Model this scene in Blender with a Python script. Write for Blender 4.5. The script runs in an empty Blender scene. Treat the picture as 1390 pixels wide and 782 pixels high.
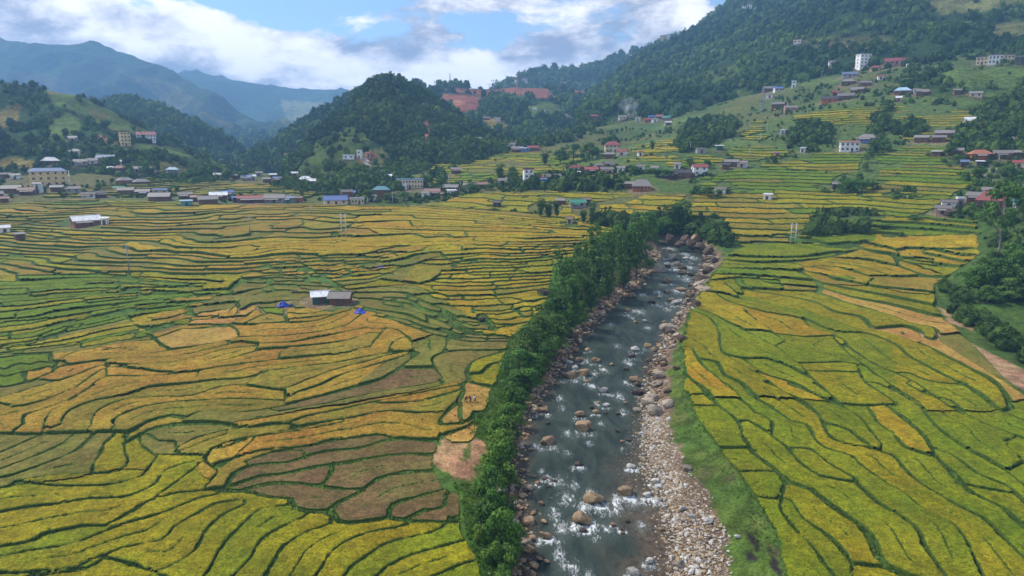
import bpy, math, random
import numpy as np
from mathutils import Vector, Matrix
from mathutils.bvhtree import BVHTree

random.seed(7); RNG = np.random.default_rng(7)
R = math.radians
scene = bpy.context.scene
COL = scene.collection

# ------------------------------------------------------------------ camera
CAM = np.array([0.0, 0.0, 48.0]); PITCH = R(11.64); F = 926.67   # F: focal length in pixels of the 1390 px photograph
cam_d = bpy.data.cameras.new('camera'); cam_o = bpy.data.objects.new('camera', cam_d); COL.objects.link(cam_o)
cam_o.location = CAM; cam_o.rotation_euler = (R(90) - PITCH, 0, 0)
cam_d.sensor_width = 36; cam_d.lens = 24; cam_d.clip_start = 1; cam_d.clip_end = 60000
scene.camera = cam_o

# ------------------------------------------------------------------ sun, sky, exposure
SUN_AZ, SUN_EL = R(-62), R(48)          # azimuth measured from +Y (view direction) towards +X
sun_dir = Vector((math.sin(SUN_AZ) * math.cos(SUN_EL), math.cos(SUN_AZ) * math.cos(SUN_EL), math.sin(SUN_EL)))
sl = bpy.data.lights.new('sun', 'SUN'); sl.energy = 2.9; sl.angle = R(4); sl.color = (1.0, .93, .82)
so = bpy.data.objects.new('sun', sl); COL.objects.link(so)
so.rotation_euler = sun_dir.to_track_quat('Z', 'Y').to_euler(); so.location = (-200, 100, 900)

world = bpy.data.worlds.new('World'); scene.world = world; world.use_nodes = True
def build_world():
    nt = world.node_tree; N = nt.nodes; L = nt.links; N.clear()
    out = N.new('ShaderNodeOutputWorld')
    sky = N.new('ShaderNodeTexSky'); sky.sky_type = 'NISHITA'; sky.sun_disc = False
    sky.sun_elevation = SUN_EL; sky.sun_rotation = SUN_AZ; sky.air_density = 1.0; sky.dust_density = .2; sky.ozone_density = 5.0
    bg1 = N.new('ShaderNodeBackground'); bg1.inputs[1].default_value = .10
    L.new(sky.outputs[0], bg1.inputs[0])
    tc = N.new('ShaderNodeTexCoord')
    def math_(op, a, b=None, clamp=False):
        m = N.new('ShaderNodeMath'); m.operation = op; m.use_clamp = clamp
        for k, v in ((0, a), (1, b)):
            if v is None: continue
            if isinstance(v, (int, float)): m.inputs[k].default_value = v
            else: L.new(v, m.inputs[k])
        return m.outputs[0]
    sep = N.new('ShaderNodeSeparateXYZ'); L.new(tc.outputs['Generated'], sep.inputs[0])
    z = sep.outputs[2]
    mp = N.new('ShaderNodeMapping'); mp.inputs['Scale'].default_value = (1, 1, 2.3); mp.inputs['Location'].default_value = CLOUD_OFS
    L.new(tc.outputs['Generated'], mp.inputs[0])
    def noise(scale, detail, rough, dist=0., vec=None):
        n = N.new('ShaderNodeTexNoise'); n.inputs['Scale'].default_value = scale; n.inputs['Detail'].default_value = detail
        n.inputs['Roughness'].default_value = rough; n.inputs['Distortion'].default_value = dist
        L.new(vec or mp.outputs[0], n.inputs[0]); return n.outputs[0]
    n1 = noise(4.2, 10, .58, .15)
    # cover is closed low over the ridges and breaks up higher in the sky
    ramp_h = N.new('ShaderNodeMapRange'); ramp_h.inputs[1].default_value = .075; ramp_h.inputs[2].default_value = .185
    ramp_h.inputs[3].default_value = .30; ramp_h.inputs[4].default_value = -.015; ramp_h.interpolation_type = 'SMOOTHSTEP'
    L.new(z, ramp_h.inputs[0])
    m = math_('ADD', n1, ramp_h.outputs[0])
    cov = N.new('ShaderNodeMapRange'); cov.inputs[1].default_value = .475; cov.inputs[2].default_value = .55; cov.interpolation_type = 'SMOOTHSTEP'
    L.new(m, cov.inputs[0])
    # cloud tone: bright shoulders, grey undersides (the same field sampled higher up = cloud stacked above)
    mp2 = N.new('ShaderNodeMapping'); mp2.inputs['Scale'].default_value = (1, 1, 2.3)
    mp2.inputs['Location'].default_value = (CLOUD_OFS[0] + .02, CLOUD_OFS[1], CLOUD_OFS[2] + .07)
    L.new(tc.outputs['Generated'], mp2.inputs[0])
    n2 = noise(4.2, 10, .58, .15, mp2.outputs[0]); n3 = noise(10, 8, .62)
    t = math_('ADD', math_('SUBTRACT', n1, n2), math_('MULTIPLY', math_('SUBTRACT', n3, .5), .6))
    tone = N.new('ShaderNodeMapRange'); tone.inputs[1].default_value = -.15; tone.inputs[2].default_value = .14; tone.interpolation_type = 'SMOOTHSTEP'
    L.new(t, tone.inputs[0])
    cc = N.new('ShaderNodeMix'); cc.data_type = 'RGBA'
    cc.inputs[6].default_value = (.23, .25, .32, 1); cc.inputs[7].default_value = (.95, .92, .92, 1)
    L.new(tone.outputs[0], cc.inputs[0])
    bg2 = N.new('ShaderNodeBackground'); bg2.inputs[1].default_value = 1.0; L.new(cc.outputs[2], bg2.inputs[0])
    mix = N.new('ShaderNodeMixShader'); L.new(cov.outputs[0], mix.inputs[0]); L.new(bg1.outputs[0], mix.inputs[1]); L.new(bg2.outputs[0], mix.inputs[2])
    L.new(mix.outputs[0], out.inputs[0])
CLOUD_OFS = (.4, 8.1, .5)
build_world()
scene.view_settings.view_transform = 'Standard'; scene.view_settings.look = 'None'
scene.view_settings.exposure = 0.72; scene.view_settings.gamma = 1.0
scene.cycles.use_denoising = True; scene.cycles.max_bounces = 6; scene.cycles.transparent_max_bounces = 6
scene.cycles.volume_bounces = 1; scene.cycles.caustics_reflective = False; scene.cycles.caustics_refractive = False

# ------------------------------------------------------------------ helpers
CP, SP = math.cos(PITCH), math.sin(PITCH)
def ray(px, py):
    u = (px - 695) / F; v = (391 - py) / F
    return np.array([u, CP + v * SP, -SP + v * CP])
def at(px, py, depth):                       # the point a pixel sees at a given distance ahead
    d = ray(px, py); return CAM + d * (depth / d[1])
def at_z(px, py, zz):
    d = ray(px, py); return CAM + d * ((zz - CAM[2]) / d[2])
def project(X, Y, Z):                        # world -> photo pixel (numpy)
    y = np.maximum(Y * CP - (Z - CAM[2]) * SP, 1e-3); w = Y * SP + (Z - CAM[2]) * CP
    return 695 + F * X / y, 391 - F * w / y

def _h(ix, iy, s):
    n = (ix.astype(np.int64) * 374761393 + iy.astype(np.int64) * 668265263 + s * 1442695041) & 0xffffffff
    n = ((n ^ (n >> 13)) * 1274126177) & 0xffffffff
    return ((n ^ (n >> 16)) & 0xffff) / 65535.0
def vnoise(x, y, s=0):
    ix = np.floor(x); iy = np.floor(y); fx = x - ix; fy = y - iy
    fx = fx * fx * (3 - 2 * fx); fy = fy * fy * (3 - 2 * fy)
    a = _h(ix, iy, s); b = _h(ix + 1, iy, s); c = _h(ix, iy + 1, s); d = _h(ix + 1, iy + 1, s)
    return (a * (1 - fx) + b * fx) * (1 - fy) + (c * (1 - fx) + d * fx) * fy - .5
def fbm(x, y, o=4, s=0):
    r = 0; a = 1.0
    for k in range(o):
        r = r + a * vnoise(x, y, s + k); x = x * 2.03 + 17.1; y = y * 2.03 - 9.7; a *= .5
    return r
def inpoly(px, py, poly):
    r = np.zeros(np.shape(px), bool); n = len(poly)
    for k in range(n):
        x0, y0 = poly[k]; x1, y1 = poly[(k + 1) % n]
        if y0 == y1: continue
        c = ((y0 > py) != (y1 > py)) & (px < (x1 - x0) * (py - y0) / (y1 - y0) + x0)
        r ^= c
    return r
def sstep(a, b, x):
    t = np.clip((x - a) / (b - a), 0, 1); return t * t * (3 - 2 * t)

def pix_m(p):                                # metres per photo pixel at p for something turned to the viewer: across, upright
    v = np.array(p) - CAM; D = float(np.linalg.norm(v)); z = float(v[1] * CP - v[2] * SP); c = float(np.hypot(v[1], v[2]) / D)
    return z * c / F, z / F
def tag(o, label=None, cat=None, group=None, kind=None):
    if label: o['label'] = label
    if cat: o['category'] = cat
    if group: o['group'] = group
    if kind: o['kind'] = kind
    return o
def link(o, parent=None):
    COL.objects.link(o)
    if parent is not None: o.parent = parent
    return o
def empty(name, loc=(0, 0, 0), rz=0.0):
    o = bpy.data.objects.new(name, None); o.location = loc; o.rotation_euler = (0, 0, rz); o.empty_display_size = .5
    return link(o)
def mesh_np(name, verts, quads=None, tris=None, mats=(), qmat=None, tmat=None, smooth=False):
    me = bpy.data.meshes.new(name)
    verts = np.asarray(verts, np.float32).reshape(-1, 3)
    q = np.zeros((0, 4), np.int32) if quads is None else np.asarray(quads, np.int32).reshape(-1, 4)
    t = np.zeros((0, 3), np.int32) if tris is None else np.asarray(tris, np.int32).reshape(-1, 3)
    me.vertices.add(len(verts)); me.vertices.foreach_set('co', verts.ravel())
    nl = q.size + t.size; me.loops.add(nl)
    me.loops.foreach_set('vertex_index', np.concatenate([q.ravel(), t.ravel()]))
    me.polygons.add(len(q) + len(t))
    ls = np.concatenate([np.arange(len(q)) * 4, q.size + np.arange(len(t)) * 3]).astype(np.int32)
    me.polygons.foreach_set('loop_start', ls)
    for m in mats: me.materials.append(m)
    mi = np.concatenate([np.zeros(len(q), np.int32) if qmat is None else np.asarray(qmat, np.int32),
                         np.zeros(len(t), np.int32) if tmat is None else np.asarray(tmat, np.int32)])
    me.polygons.foreach_set('material_index', mi)
    me.polygons.foreach_set('use_smooth', np.full(len(mi), smooth, bool))
    me.update(calc_edges=True); return me
def vcol(me, col, name='Col'):
    a = me.attributes.new(name, 'FLOAT_COLOR', 'POINT')
    c = np.ones((len(me.vertices), 4), np.float32); c[:, :3] = col; a.data.foreach_set('color', c.ravel())
def vfloat(me, val, name):
    a = me.attributes.new(name, 'FLOAT', 'POINT'); a.data.foreach_set('value', np.asarray(val, np.float32).ravel())

class MB:                                    # collects simple solids into one mesh
    def __init__(s): s.v = []; s.f = []
    def poly(s, pts, faces):
        b = len(s.v); s.v += [tuple(p) for p in pts]; s.f += [tuple(b + i for i in f) for f in faces]
    def box(s, x0, x1, y0, y1, z0, z1):
        s.poly([(x0, y0, z0), (x1, y0, z0), (x1, y1, z0), (x0, y1, z0), (x0, y0, z1), (x1, y0, z1), (x1, y1, z1), (x0, y1, z1)],
               [(0, 3, 2, 1), (4, 5, 6, 7), (0, 1, 5, 4), (1, 2, 6, 5), (2, 3, 7, 6), (3, 0, 4, 7)])
    def tube(s, pts, rad, n=6, cap=True):
        pts = [Vector(p) for p in pts]; b = len(s.v)
        for i, p in enumerate(pts):
            d = (pts[min(i + 1, len(pts) - 1)] - pts[max(i - 1, 0)]).normalized()
            u = d.orthogonal().normalized(); w = d.cross(u)
            r = rad[i] if isinstance(rad, (list, tuple)) else rad
            for k in range(n):
                a = 2 * math.pi * k / n; s.v.append(tuple(p + (u * math.cos(a) + w * math.sin(a)) * r))
        for i in range(len(pts) - 1):
            for k in range(n):
                s.f.append((b + i * n + k, b + i * n + (k + 1) % n, b + (i + 1) * n + (k + 1) % n, b + (i + 1) * n + k))
        if cap:
            s.f.append(tuple(b + k for k in range(n))[::-1]); e = b + (len(pts) - 1) * n; s.f.append(tuple(e + k for k in range(n)))
    def mesh(s, name, mat, smooth=False):
        me = bpy.data.meshes.new(name); me.from_pydata(s.v, [], s.f)
        for m in (mat if isinstance(mat, (list, tuple)) else [mat]): me.materials.append(m)
        if smooth: me.polygons.foreach_set('use_smooth', [True] * len(me.polygons))
        me.update(); return me
    def build(s, name, mat, parent=None, smooth=False):
        return link(bpy.data.objects.new(name, s.mesh(name, mat, smooth)), parent)

# ------------------------------------------------------------------ materials
def lin(r, g, b):                            # sRGB 0-255 -> linear
    f = lambda c: c / 12.92 if c <= .04045 else ((c + .055) / 1.055) ** 2.4
    return (f(r / 255), f(g / 255), f(b / 255), 1)
class NB:
    def __init__(s, name):
        s.m = bpy.data.materials.new(name); s.m.use_nodes = True; s.nt = s.m.node_tree; s.N = s.nt.nodes; s.L = s.nt.links
        s.p = s.N['Principled BSDF']; s.pos = s.N.new('ShaderNodeNewGeometry').outputs['Position']
    def set(s, **k):
        for n, v in k.items(): s.p.inputs[n.replace('_', ' ')].default_value = v
    def noise(s, scale, detail=4, rough=.55, vec=None, dist=0., color=False):
        n = s.N.new('ShaderNodeTexNoise'); n.inputs['Scale'].default_value = scale; n.inputs['Detail'].default_value = detail
        n.inputs['Roughness'].default_value = rough; n.inputs['Distortion'].default_value = dist
        s.L.new(s.pos if vec is None else vec, n.inputs['Vector']); return n.outputs[1 if color else 0]
    def voro(s, scale, vec=None, out=0, feature='F1'):
        n = s.N.new('ShaderNodeTexVoronoi'); n.inputs['Scale'].default_value = scale; n.feature = feature
        s.L.new(s.pos if vec is None else vec, n.inputs['Vector']); return n.outputs[out]
    def mapr(s, x, a, b, c=0., d=1., smooth=True):
        n = s.N.new('ShaderNodeMapRange'); n.interpolation_type = 'SMOOTHSTEP' if smooth else 'LINEAR'
        for k, v in zip((1, 2, 3, 4), (a, b, c, d)): n.inputs[k].default_value = v
        s.L.new(x, n.inputs[0]); return n.outputs[0]
    def mix(s, f, a, b, blend='MIX'):
        n = s.N.new('ShaderNodeMix'); n.data_type = 'RGBA'; n.blend_type = blend
        for k, v in ((0, f), (6, a), (7, b)):
            if isinstance(v, (int, float)): n.inputs[k].default_value = v
            elif isinstance(v, tuple): n.inputs[k].default_value = v
            else: s.L.new(v, n.inputs[k])
        return n.outputs[2]
    def math(s, op, a, b=0., clamp=False):
        n = s.N.new('ShaderNodeMath'); n.operation = op; n.use_clamp = clamp
        for k, v in ((0, a), (1, b)):
            if isinstance(v, (int, float)): n.inputs[k].default_value = v
            else: s.L.new(v, n.inputs[k])
        return n.outputs[0]
    def attr(s, name, out='Color'):
        n = s.N.new('ShaderNodeAttribute'); n.attribute_name = name; return n.outputs[out]
    def objrand(s): return s.N.new('ShaderNodeObjectInfo').outputs['Random']
    def scalevec(s, sc):
        n = s.N.new('ShaderNodeVectorMath'); n.operation = 'MULTIPLY'; n.inputs[1].default_value = sc; s.L.new(s.pos, n.inputs[0]); return n.outputs[0]
    def hsv(s, col, h=None, sat=None, val=None):
        n = s.N.new('ShaderNodeHueSaturation'); s.L.new(col, n.inputs['Color'])
        for k, v in (('Hue', h), ('Saturation', sat), ('Value', val)):
            if v is None: continue
            if isinstance(v, (int, float)): n.inputs[k].default_value = v
            else: s.L.new(v, n.inputs[k])
        return n.outputs[0]
    def color(s, c):
        if isinstance(c, tuple): s.p.inputs['Base Color'].default_value = c
        else: s.L.new(c, s.p.inputs['Base Color'])
    def bump(s, h, strength=.5, dist=.1):
        n = s.N.new('ShaderNodeBump'); n.inputs['Strength'].default_value = strength; n.inputs['Distance'].default_value = dist
        s.L.new(h, n.inputs['Height']); s.L.new(n.outputs[0], s.p.inputs['Normal'])
MATS = {}
def plain_mat(name, c, rough=.8, var=.25, scale=1.2, spec=.3, metal=0.):
    if name in MATS: return MATS[name]
    b = NB(name); n = b.noise(scale, 5, .6)
    k = b.mapr(n, .3, .7, 1 - var, 1 + var)
    b.color(b.hsv(b.mix(0., c, c), val=k)); b.set(Roughness=rough, Specular_IOR_Level=spec, Metallic=metal)
    MATS[name] = b.m; return b.m
# ------------------------------------------------------------------ valley floor: smooth height field through surveyed points
KN = [  # world points near the camera
    (-160, -60, -4), (0, -60, -4), (160, -60, -4), (-90, 40, -.5), (0, 40, -.8), (90, 40, -.5), (-60, 80, .5), (60, 80, .5), (-160, 90, 1.5), (160, 90, 2.0),
    (-60, 120, 2.2), (40, 120, 1.8), (100, 130, 2.6), (160, 160, 6), (-170, 160, 5.0), (15, 120, 1.6), (-30, 160, 4.2), (35, 170, 4.4), (55, 215, 7.5), (30, 215, 7.6),
    (-450, 250, 24), (-330, 160, 10), (420, 120, 20), (420, 250, 60), (-420, 60, 2), (400, 20, 6), (-700, 450, 60), (700, 400, 160)]
KP = [(447, 415, 182), (115, 305, 300), (4, 318, 290), (300, 350, 232), (200, 420, 186), (600, 350, 232), (700, 320, 262), (470, 320, 275), (300, 300, 310), (65, 253, 425), (200, 270, 385), (340, 275, 375), (470, 277, 372), (560, 278, 370),
      (650, 285, 335), (760, 295, 310), (850, 312, 285), (410, 250, 470), (200, 250, 450), (300, 245, 500), (0, 235, 500), (100, 225, 520),
      (600, 262, 410), (680, 262, 385), (770, 282, 335), (872, 258, 350), (740, 248, 400), (620, 236, 470), (690, 205, 560), (640, 200, 600), (760, 225, 480), (830, 212, 440), (800, 180, 620), (870, 190, 560), (850, 166, 680), (740, 190, 640),
      (925, 332, 268), (985, 345, 248), (1077, 330, 262), (1060, 305, 290), (960, 280, 315), (950, 238, 372), (994, 226, 388), (1043, 272, 322), (970, 205, 430), (1060, 190, 440), (960, 175, 540), (900, 168, 640),
      (1153, 205, 400), (1150, 250, 340), (1150, 295, 290), (1100, 180, 440), (1120, 150, 480), (1075, 150, 520), (1150, 120, 545), (1190, 92, 600), (1227, 127, 500), (1280, 190, 385), (1326, 130, 470), (1352, 88, 545), (1330, 215, 345), (1350, 280, 272), (1282, 289, 280),
      (1380, 225, 330), (1250, 320, 262), (1300, 360, 228), (1250, 400, 197), (1390, 400, 190), (1390, 340, 215), (1390, 470, 155), (1100, 420, 188), (1000, 400, 205), (1600, 300, 250), (1600, 200, 330), (1600, 450, 160), (-200, 300, 300), (-200, 250, 420), (-200, 400, 200), (300, 262, 800), (410, 262, 800), (180, 262, 800), (0, 262, 800), (500, 262, 800)]
_k = np.array(KN + [tuple(at(*p)) for p in KP], float)
KX, KZ = _k[:, :2] / 100, _k[:, 2]
def _tps(r2): return np.where(r2 > 1e-12, .5 * r2 * np.log(np.maximum(r2, 1e-12)), 0)
_n = len(KX); _A = np.zeros((_n + 3, _n + 3))
_A[:_n, :_n] = _tps(((KX[:, None] - KX[None]) ** 2).sum(-1)) + np.eye(_n) * .004
_A[:_n, _n] = 1; _A[:_n, _n + 1:] = KX; _A[_n:, :_n] = _A[:_n, _n:].T
_W = np.linalg.solve(_A, np.concatenate([KZ, np.zeros(3)]))
def zvalley(X, Y):
    X = np.asarray(X, float) / 100; Y = np.asarray(Y, float) / 100
    z = _W[_n] + _W[_n + 1] * X + _W[_n + 2] * Y
    for k in range(_n): z = z + _W[k] * _tps((X - KX[k, 0]) ** 2 + (Y - KX[k, 1]) ** 2)
    return z
# ------------------------------------------------------------------ the river
def zwater(y): return -3.4 + .0505 * (np.asarray(y, float) - 60)
def on_water(px, py):
    d = ray(px, py); t = (-3.4 - 3.03 - CAM[2]) / (d[2] - .0505 * d[1]); return CAM + d * t
def _edge(pp, fn):
    q = np.array([fn(*p)[:2] for p in pp]); o = np.argsort(q[:, 1]); return q[o, 1], q[o, 0]
WL = _edge([(705, 790), (710, 700), (700, 640), (716, 575), (745, 520), (788, 455), (838, 405), (876, 372), (893, 348), (890, 332)], on_water)
WR = _edge([(912, 790), (903, 720), (890, 672), (868, 636), (872, 590), (878, 540), (884, 500), (905, 455), (921, 433), (934, 408), (944, 388), (955, 366), (960, 350), (952, 336)], on_water)
def on_valley(px, py, lo=30, hi=700):       # where a pixel's ray meets the smooth valley surface
    d = ray(px, py); ts = np.linspace(lo, hi, 500) / d[1]
    P = CAM + d * ts[:, None]; s = P[:, 2] - zvalley(P[:, 0], P[:, 1]); k = np.argmax(s < 0)
    if not (s < 0).any(): return P[-1]
    if k == 0: return P[0]
    a = s[k - 1] / (s[k - 1] - s[k]); return P[k - 1] + (P[k] - P[k - 1]) * a
FL = _edge([(670, 840), (653, 774), (635, 721), (627, 674), (612, 650), (640, 590), (673, 521), (685, 490), (692, 463), (742, 413), (752, 367), (793, 340), (846, 319)], on_valley)
FR = _edge([(1085, 840), (1068, 778), (1049, 721), (1026, 674), (1005, 644), (976, 609), (946, 564), (930, 528), (927, 487), (935, 417), (957, 390), (976, 362), (990, 345)], on_valley)
def _ext(E, y):                              # interpolate, running straight on past either end
    y = np.asarray(y, float); r = np.interp(y, E[0], E[1])
    s0 = (E[1][2] - E[1][0]) / (E[0][2] - E[0][0]); return np.where(y < E[0][0], E[1][0] + (y - E[0][0]) * s0, r)
RIVER_END = 296.0
def xl(y): return _ext(WL, y) + .5 * sstep(270, 300, y)
def xr(y): return _ext(WR, y)
def xfl(y): return np.minimum(_ext(FL, y), xl(y) - 3.0)
def xfr(y): return np.maximum(_ext(FR, y), xr(y) + 3.0)
def zground(X, Y):
    X = np.asarray(X, float); Y = np.asarray(Y, float)
    z = zvalley(X, Y); a, b, c, d = xl(Y), xr(Y), xfl(Y), xfr(Y); zw = zwater(Y)
    out = z
    inside = (X > a) & (X < b)
    depth = np.minimum(X - a, b - X)
    bed = zw - .25 - .35 * np.clip(depth / 3, 0, 1)
    tl = np.clip((a - X) / np.maximum(a - c, 2.), 0, 1); tr = np.clip((X - b) / np.maximum(d - b, 2.), 0, 1)
    zl_ = zw - .25 + (z - zw + .25) * (tl ** .75); zr_ = zw - .25 + (z - zw + .25) * np.where(tr < .5, tr * .7, .35 + (tr - .5) * 1.3)
    r = np.where(inside, bed, np.where(X <= a, zl_, zr_))
    w = 1 - sstep(RIVER_END - 8, RIVER_END + 14, Y)
    near = (X > c) & (X < d)
    return np.where(near, z + (r - z) * w, z)

# ground colours (albedo)
C_GRASS = np.array([.068, .112, .018]); C_BUND = np.array([.055, .098, .016]); C_FOREST = np.array([.03, .06, .02]); C_OLIVE = np.array([.105, .105, .03])
C_EARTH = np.array([.30, .135, .075]); C_DIRT = np.array([.34, .195, .10]); C_GRAVEL = np.array([.17, .12, .08]); C_HILLG = np.array([.075, .115, .028]); C_GOLD = np.array([.23, .185, .05])
def ground_mat():
    b = NB('ground'); c = b.attr('Col')
    k = b.mapr(b.noise(.35, 6, .65), .3, .7, .6, 1.45); k2 = b.mapr(b.noise(2.5, 3, .6), .25, .75, .62, 1.4)
    col = b.hsv(c, val=b.math('MULTIPLY', k, k2), h=b.mapr(b.noise(.12, 3), .3, .7, .485, .515))
    b.color(col); b.set(Roughness=.95, Specular_IOR_Level=.15); b.bump(b.noise(2.2, 6, .7), .8, .35); return b.m
M_GROUND = ground_mat()
TERRAIN = []                                 # everything that rays from the camera may land on

PATCH_COL = [  # (pixel outline, colour): bare soil, rough grass and field colour that shows on the valley ground itself
    ([(588, 628), (604, 594), (628, 590), (660, 600), (664, 622), (640, 636), (648, 648), (625, 652), (605, 640)], C_DIRT),
    ([(1185, 444), (1240, 449), (1290, 454), (1335, 474), (1392, 503), (1450, 540), (1450, 560), (1392, 532), (1350, 508), (1300, 478), (1245, 463), (1185, 455)], np.array([.30, .19, .10])), ([(1275, 418), (1300, 428), (1325, 445), (1322, 450), (1290, 438)], np.array([.30, .19, .10])),
    ([(1040, 168), (1066, 178), (1082, 186), (1086, 192), (1066, 188), (1040, 176)], np.array([.4, .36, .3])),
    ([(1344, 226), (1350, 228), (1344, 240), (1356, 250), (1350, 262), (1341, 262), (1350, 251), (1338, 240)], np.array([.38, .33, .27])),
    ([(1040, 172), (1110, 168), (1180, 172), (1180, 178), (1100, 180), (1040, 178)], C_EARTH * .8),
    ([(360, 405), (440, 400), (500, 408), (440, 421), (380, 424), (300, 424)], np.array([.19, .14, .07])),
    ([(-200, 240), (120, 230), (260, 236), (420, 250), (480, 262), (300, 268), (-200, 275)], C_OLIVE),
    ([(560, 262), (640, 255), (760, 258), (935, 262), (990, 290), (985, 320), (800, 303), (570, 279)], C_OLIVE),
    ([(560, 252), (580, 215), (630, 195), (700, 190), (800, 205), (760, 230), (650, 252)], C_OLIVE * 1.1),
    ([(940, 262), (960, 235), (1000, 212), (1130, 198), (1210, 195), (1335, 215), (1335, 260), (1270, 290), (1190, 322), (985, 325), (950, 295)], C_HILLG * .95),
    ([(1020, 175), (1150, 120), (1400, 140), (1400, 180), (1200, 200), (1040, 200)], C_HILLG),
]
MUD = [[(1015, 722), (1024, 728), (1032, 742), (1030, 754), (1024, 744), (1014, 730)], [(1006, 756), (1020, 752), (1030, 760), (1014, 762)], [(1044, 746), (1056, 762), (1064, 786), (1052, 780), (1044, 764)]]
def ground_low(r): return .10 + .22 * sstep(120, 300, r)      # bare ground lies this much under the plots
def build_valley():
    nr, na = 370, 370
    r = np.exp(np.linspace(math.log(18), math.log(820), nr)); th = np.linspace(R(-62), R(62), na)
    RR, TT = np.meshgrid(r, th, indexing='ij'); X = RR * np.sin(TT); Y = RR * np.cos(TT)
    infield = ((X < xfl(Y)) | (X > xfr(Y))) * 1.; Z = zground(X, Y) - infield * ground_low(RR) + fbm(X / 9, Y / 9, 3, 3) * (.25 - .2 * infield) + fbm(X / 60, Y / 60, 3, 5) * 3 * sstep(330, 600, RR)
    px, py = project(X, Y, Z)
    g = fbm(X / 30, Y / 30, 4, 11)
    col = C_BUND[None, None] * (1 + .5 * g[..., None])
    far = sstep(300, 480, RR)[..., None]; col = col * (1 - far) + (C_HILLG * (1 + .6 * g[..., None])) * far
    g2 = fbm(X / 13, Y / 13, 4, 12); g3 = fbm(X / 55, Y / 40, 3, 13)
    k1 = (sstep(.05, .4, g2) * far[..., 0])[..., None]; col = col * (1 - k1 * .7) + C_FOREST * 1.5 * k1 * .7
    k2 = (sstep(.08, .35, g3) * far[..., 0])[..., None]; col = col * (1 - k2 * .6) + C_OLIVE * .95 * k2 * .6
    k3 = (sstep(.30, .5, -g2) * far[..., 0])[..., None]; col = col * (1 - k3 * .5) + np.array([.16, .12, .06]) * k3 * .5
    for poly, c in PATCH_COL:
        m = inpoly(px + g * 10, py + g * 5, poly); col[m] = c
    a, b, c_, d = xl(Y), xr(Y), xfl(Y), xfr(Y); near = (Y < RIVER_END + 6)
    edge = fbm(X / 3, Y / 3, 3, 21) * 2.2
    bar = near & (X > b - 30) & (X < d) & (X > a)
    t = (X - b + edge) / np.maximum(d - b, 2)
    barw = np.interp(Y, [60, 84, 100, 120, 140, 175, 260], [.50, .55, .55, .55, .6, .75, .8])
    col[bar & (t < barw)] = C_GRAVEL; gm = bar & (t >= barw); col[gm] = C_GRASS; dn = fbm(X / 5, Y / 5, 4, 15); k4 = (sstep(.1, .4, dn) * gm)[..., None]; col = col * (1 - k4 * .6) + np.array([.10, .11, .03]) * k4 * .6; k5 = (sstep(.28, .5, -dn) * gm)[..., None]; col = col * (1 - k5 * .7) + np.array([.07, .05, .03]) * k5 * .7
    for mp in MUD: col[inpoly(px, py, mp)] = np.array([.025, .022, .018])
    lb = near & (X > c_) & (X < a); tl = (a - X + edge) / np.maximum(a - c_, 2)
    col[lb] = C_GRASS; col[lb & (tl < .3)] = C_GRAVEL * .8
    m = inpoly(px + g * 8, py + g * 5, PATCH_COL[0][0]) & (np.hypot((px - 630) / 9, (py - 612) / 16) > 1); col[m] = C_DIRT
    ids = np.arange(nr * na).reshape(nr, na)
    q = np.stack([ids[:-1, :-1], ids[:-1, 1:], ids[1:, 1:], ids[1:, :-1]], -1).reshape(-1, 4)[:, ::-1]
    V = np.stack([X, Y, Z], -1).reshape(-1, 3); C = col.reshape(-1, 3)
    xc = V[q, 0].mean(1); yc = V[q, 1].mean(1); mid = (xl(yc) + xr(yc)) / 2
    objs = []
    for nm, m in (('left_bank_ground', xc < mid), ('right_bank_ground', xc >= mid)):
        qq = q[m]; u, inv = np.unique(qq, return_inverse=True)
        me = mesh_np(nm, V[u], inv.reshape(-1, 4), mats=[M_GROUND], smooth=True); vcol(me, C[u])
        o = link(bpy.data.objects.new(nm, me)); tag(o, kind='structure'); objs.append(o)
    TERRAIN.append((V, q)); return objs
G_LEFT, G_RIGHT = build_valley()

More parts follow.
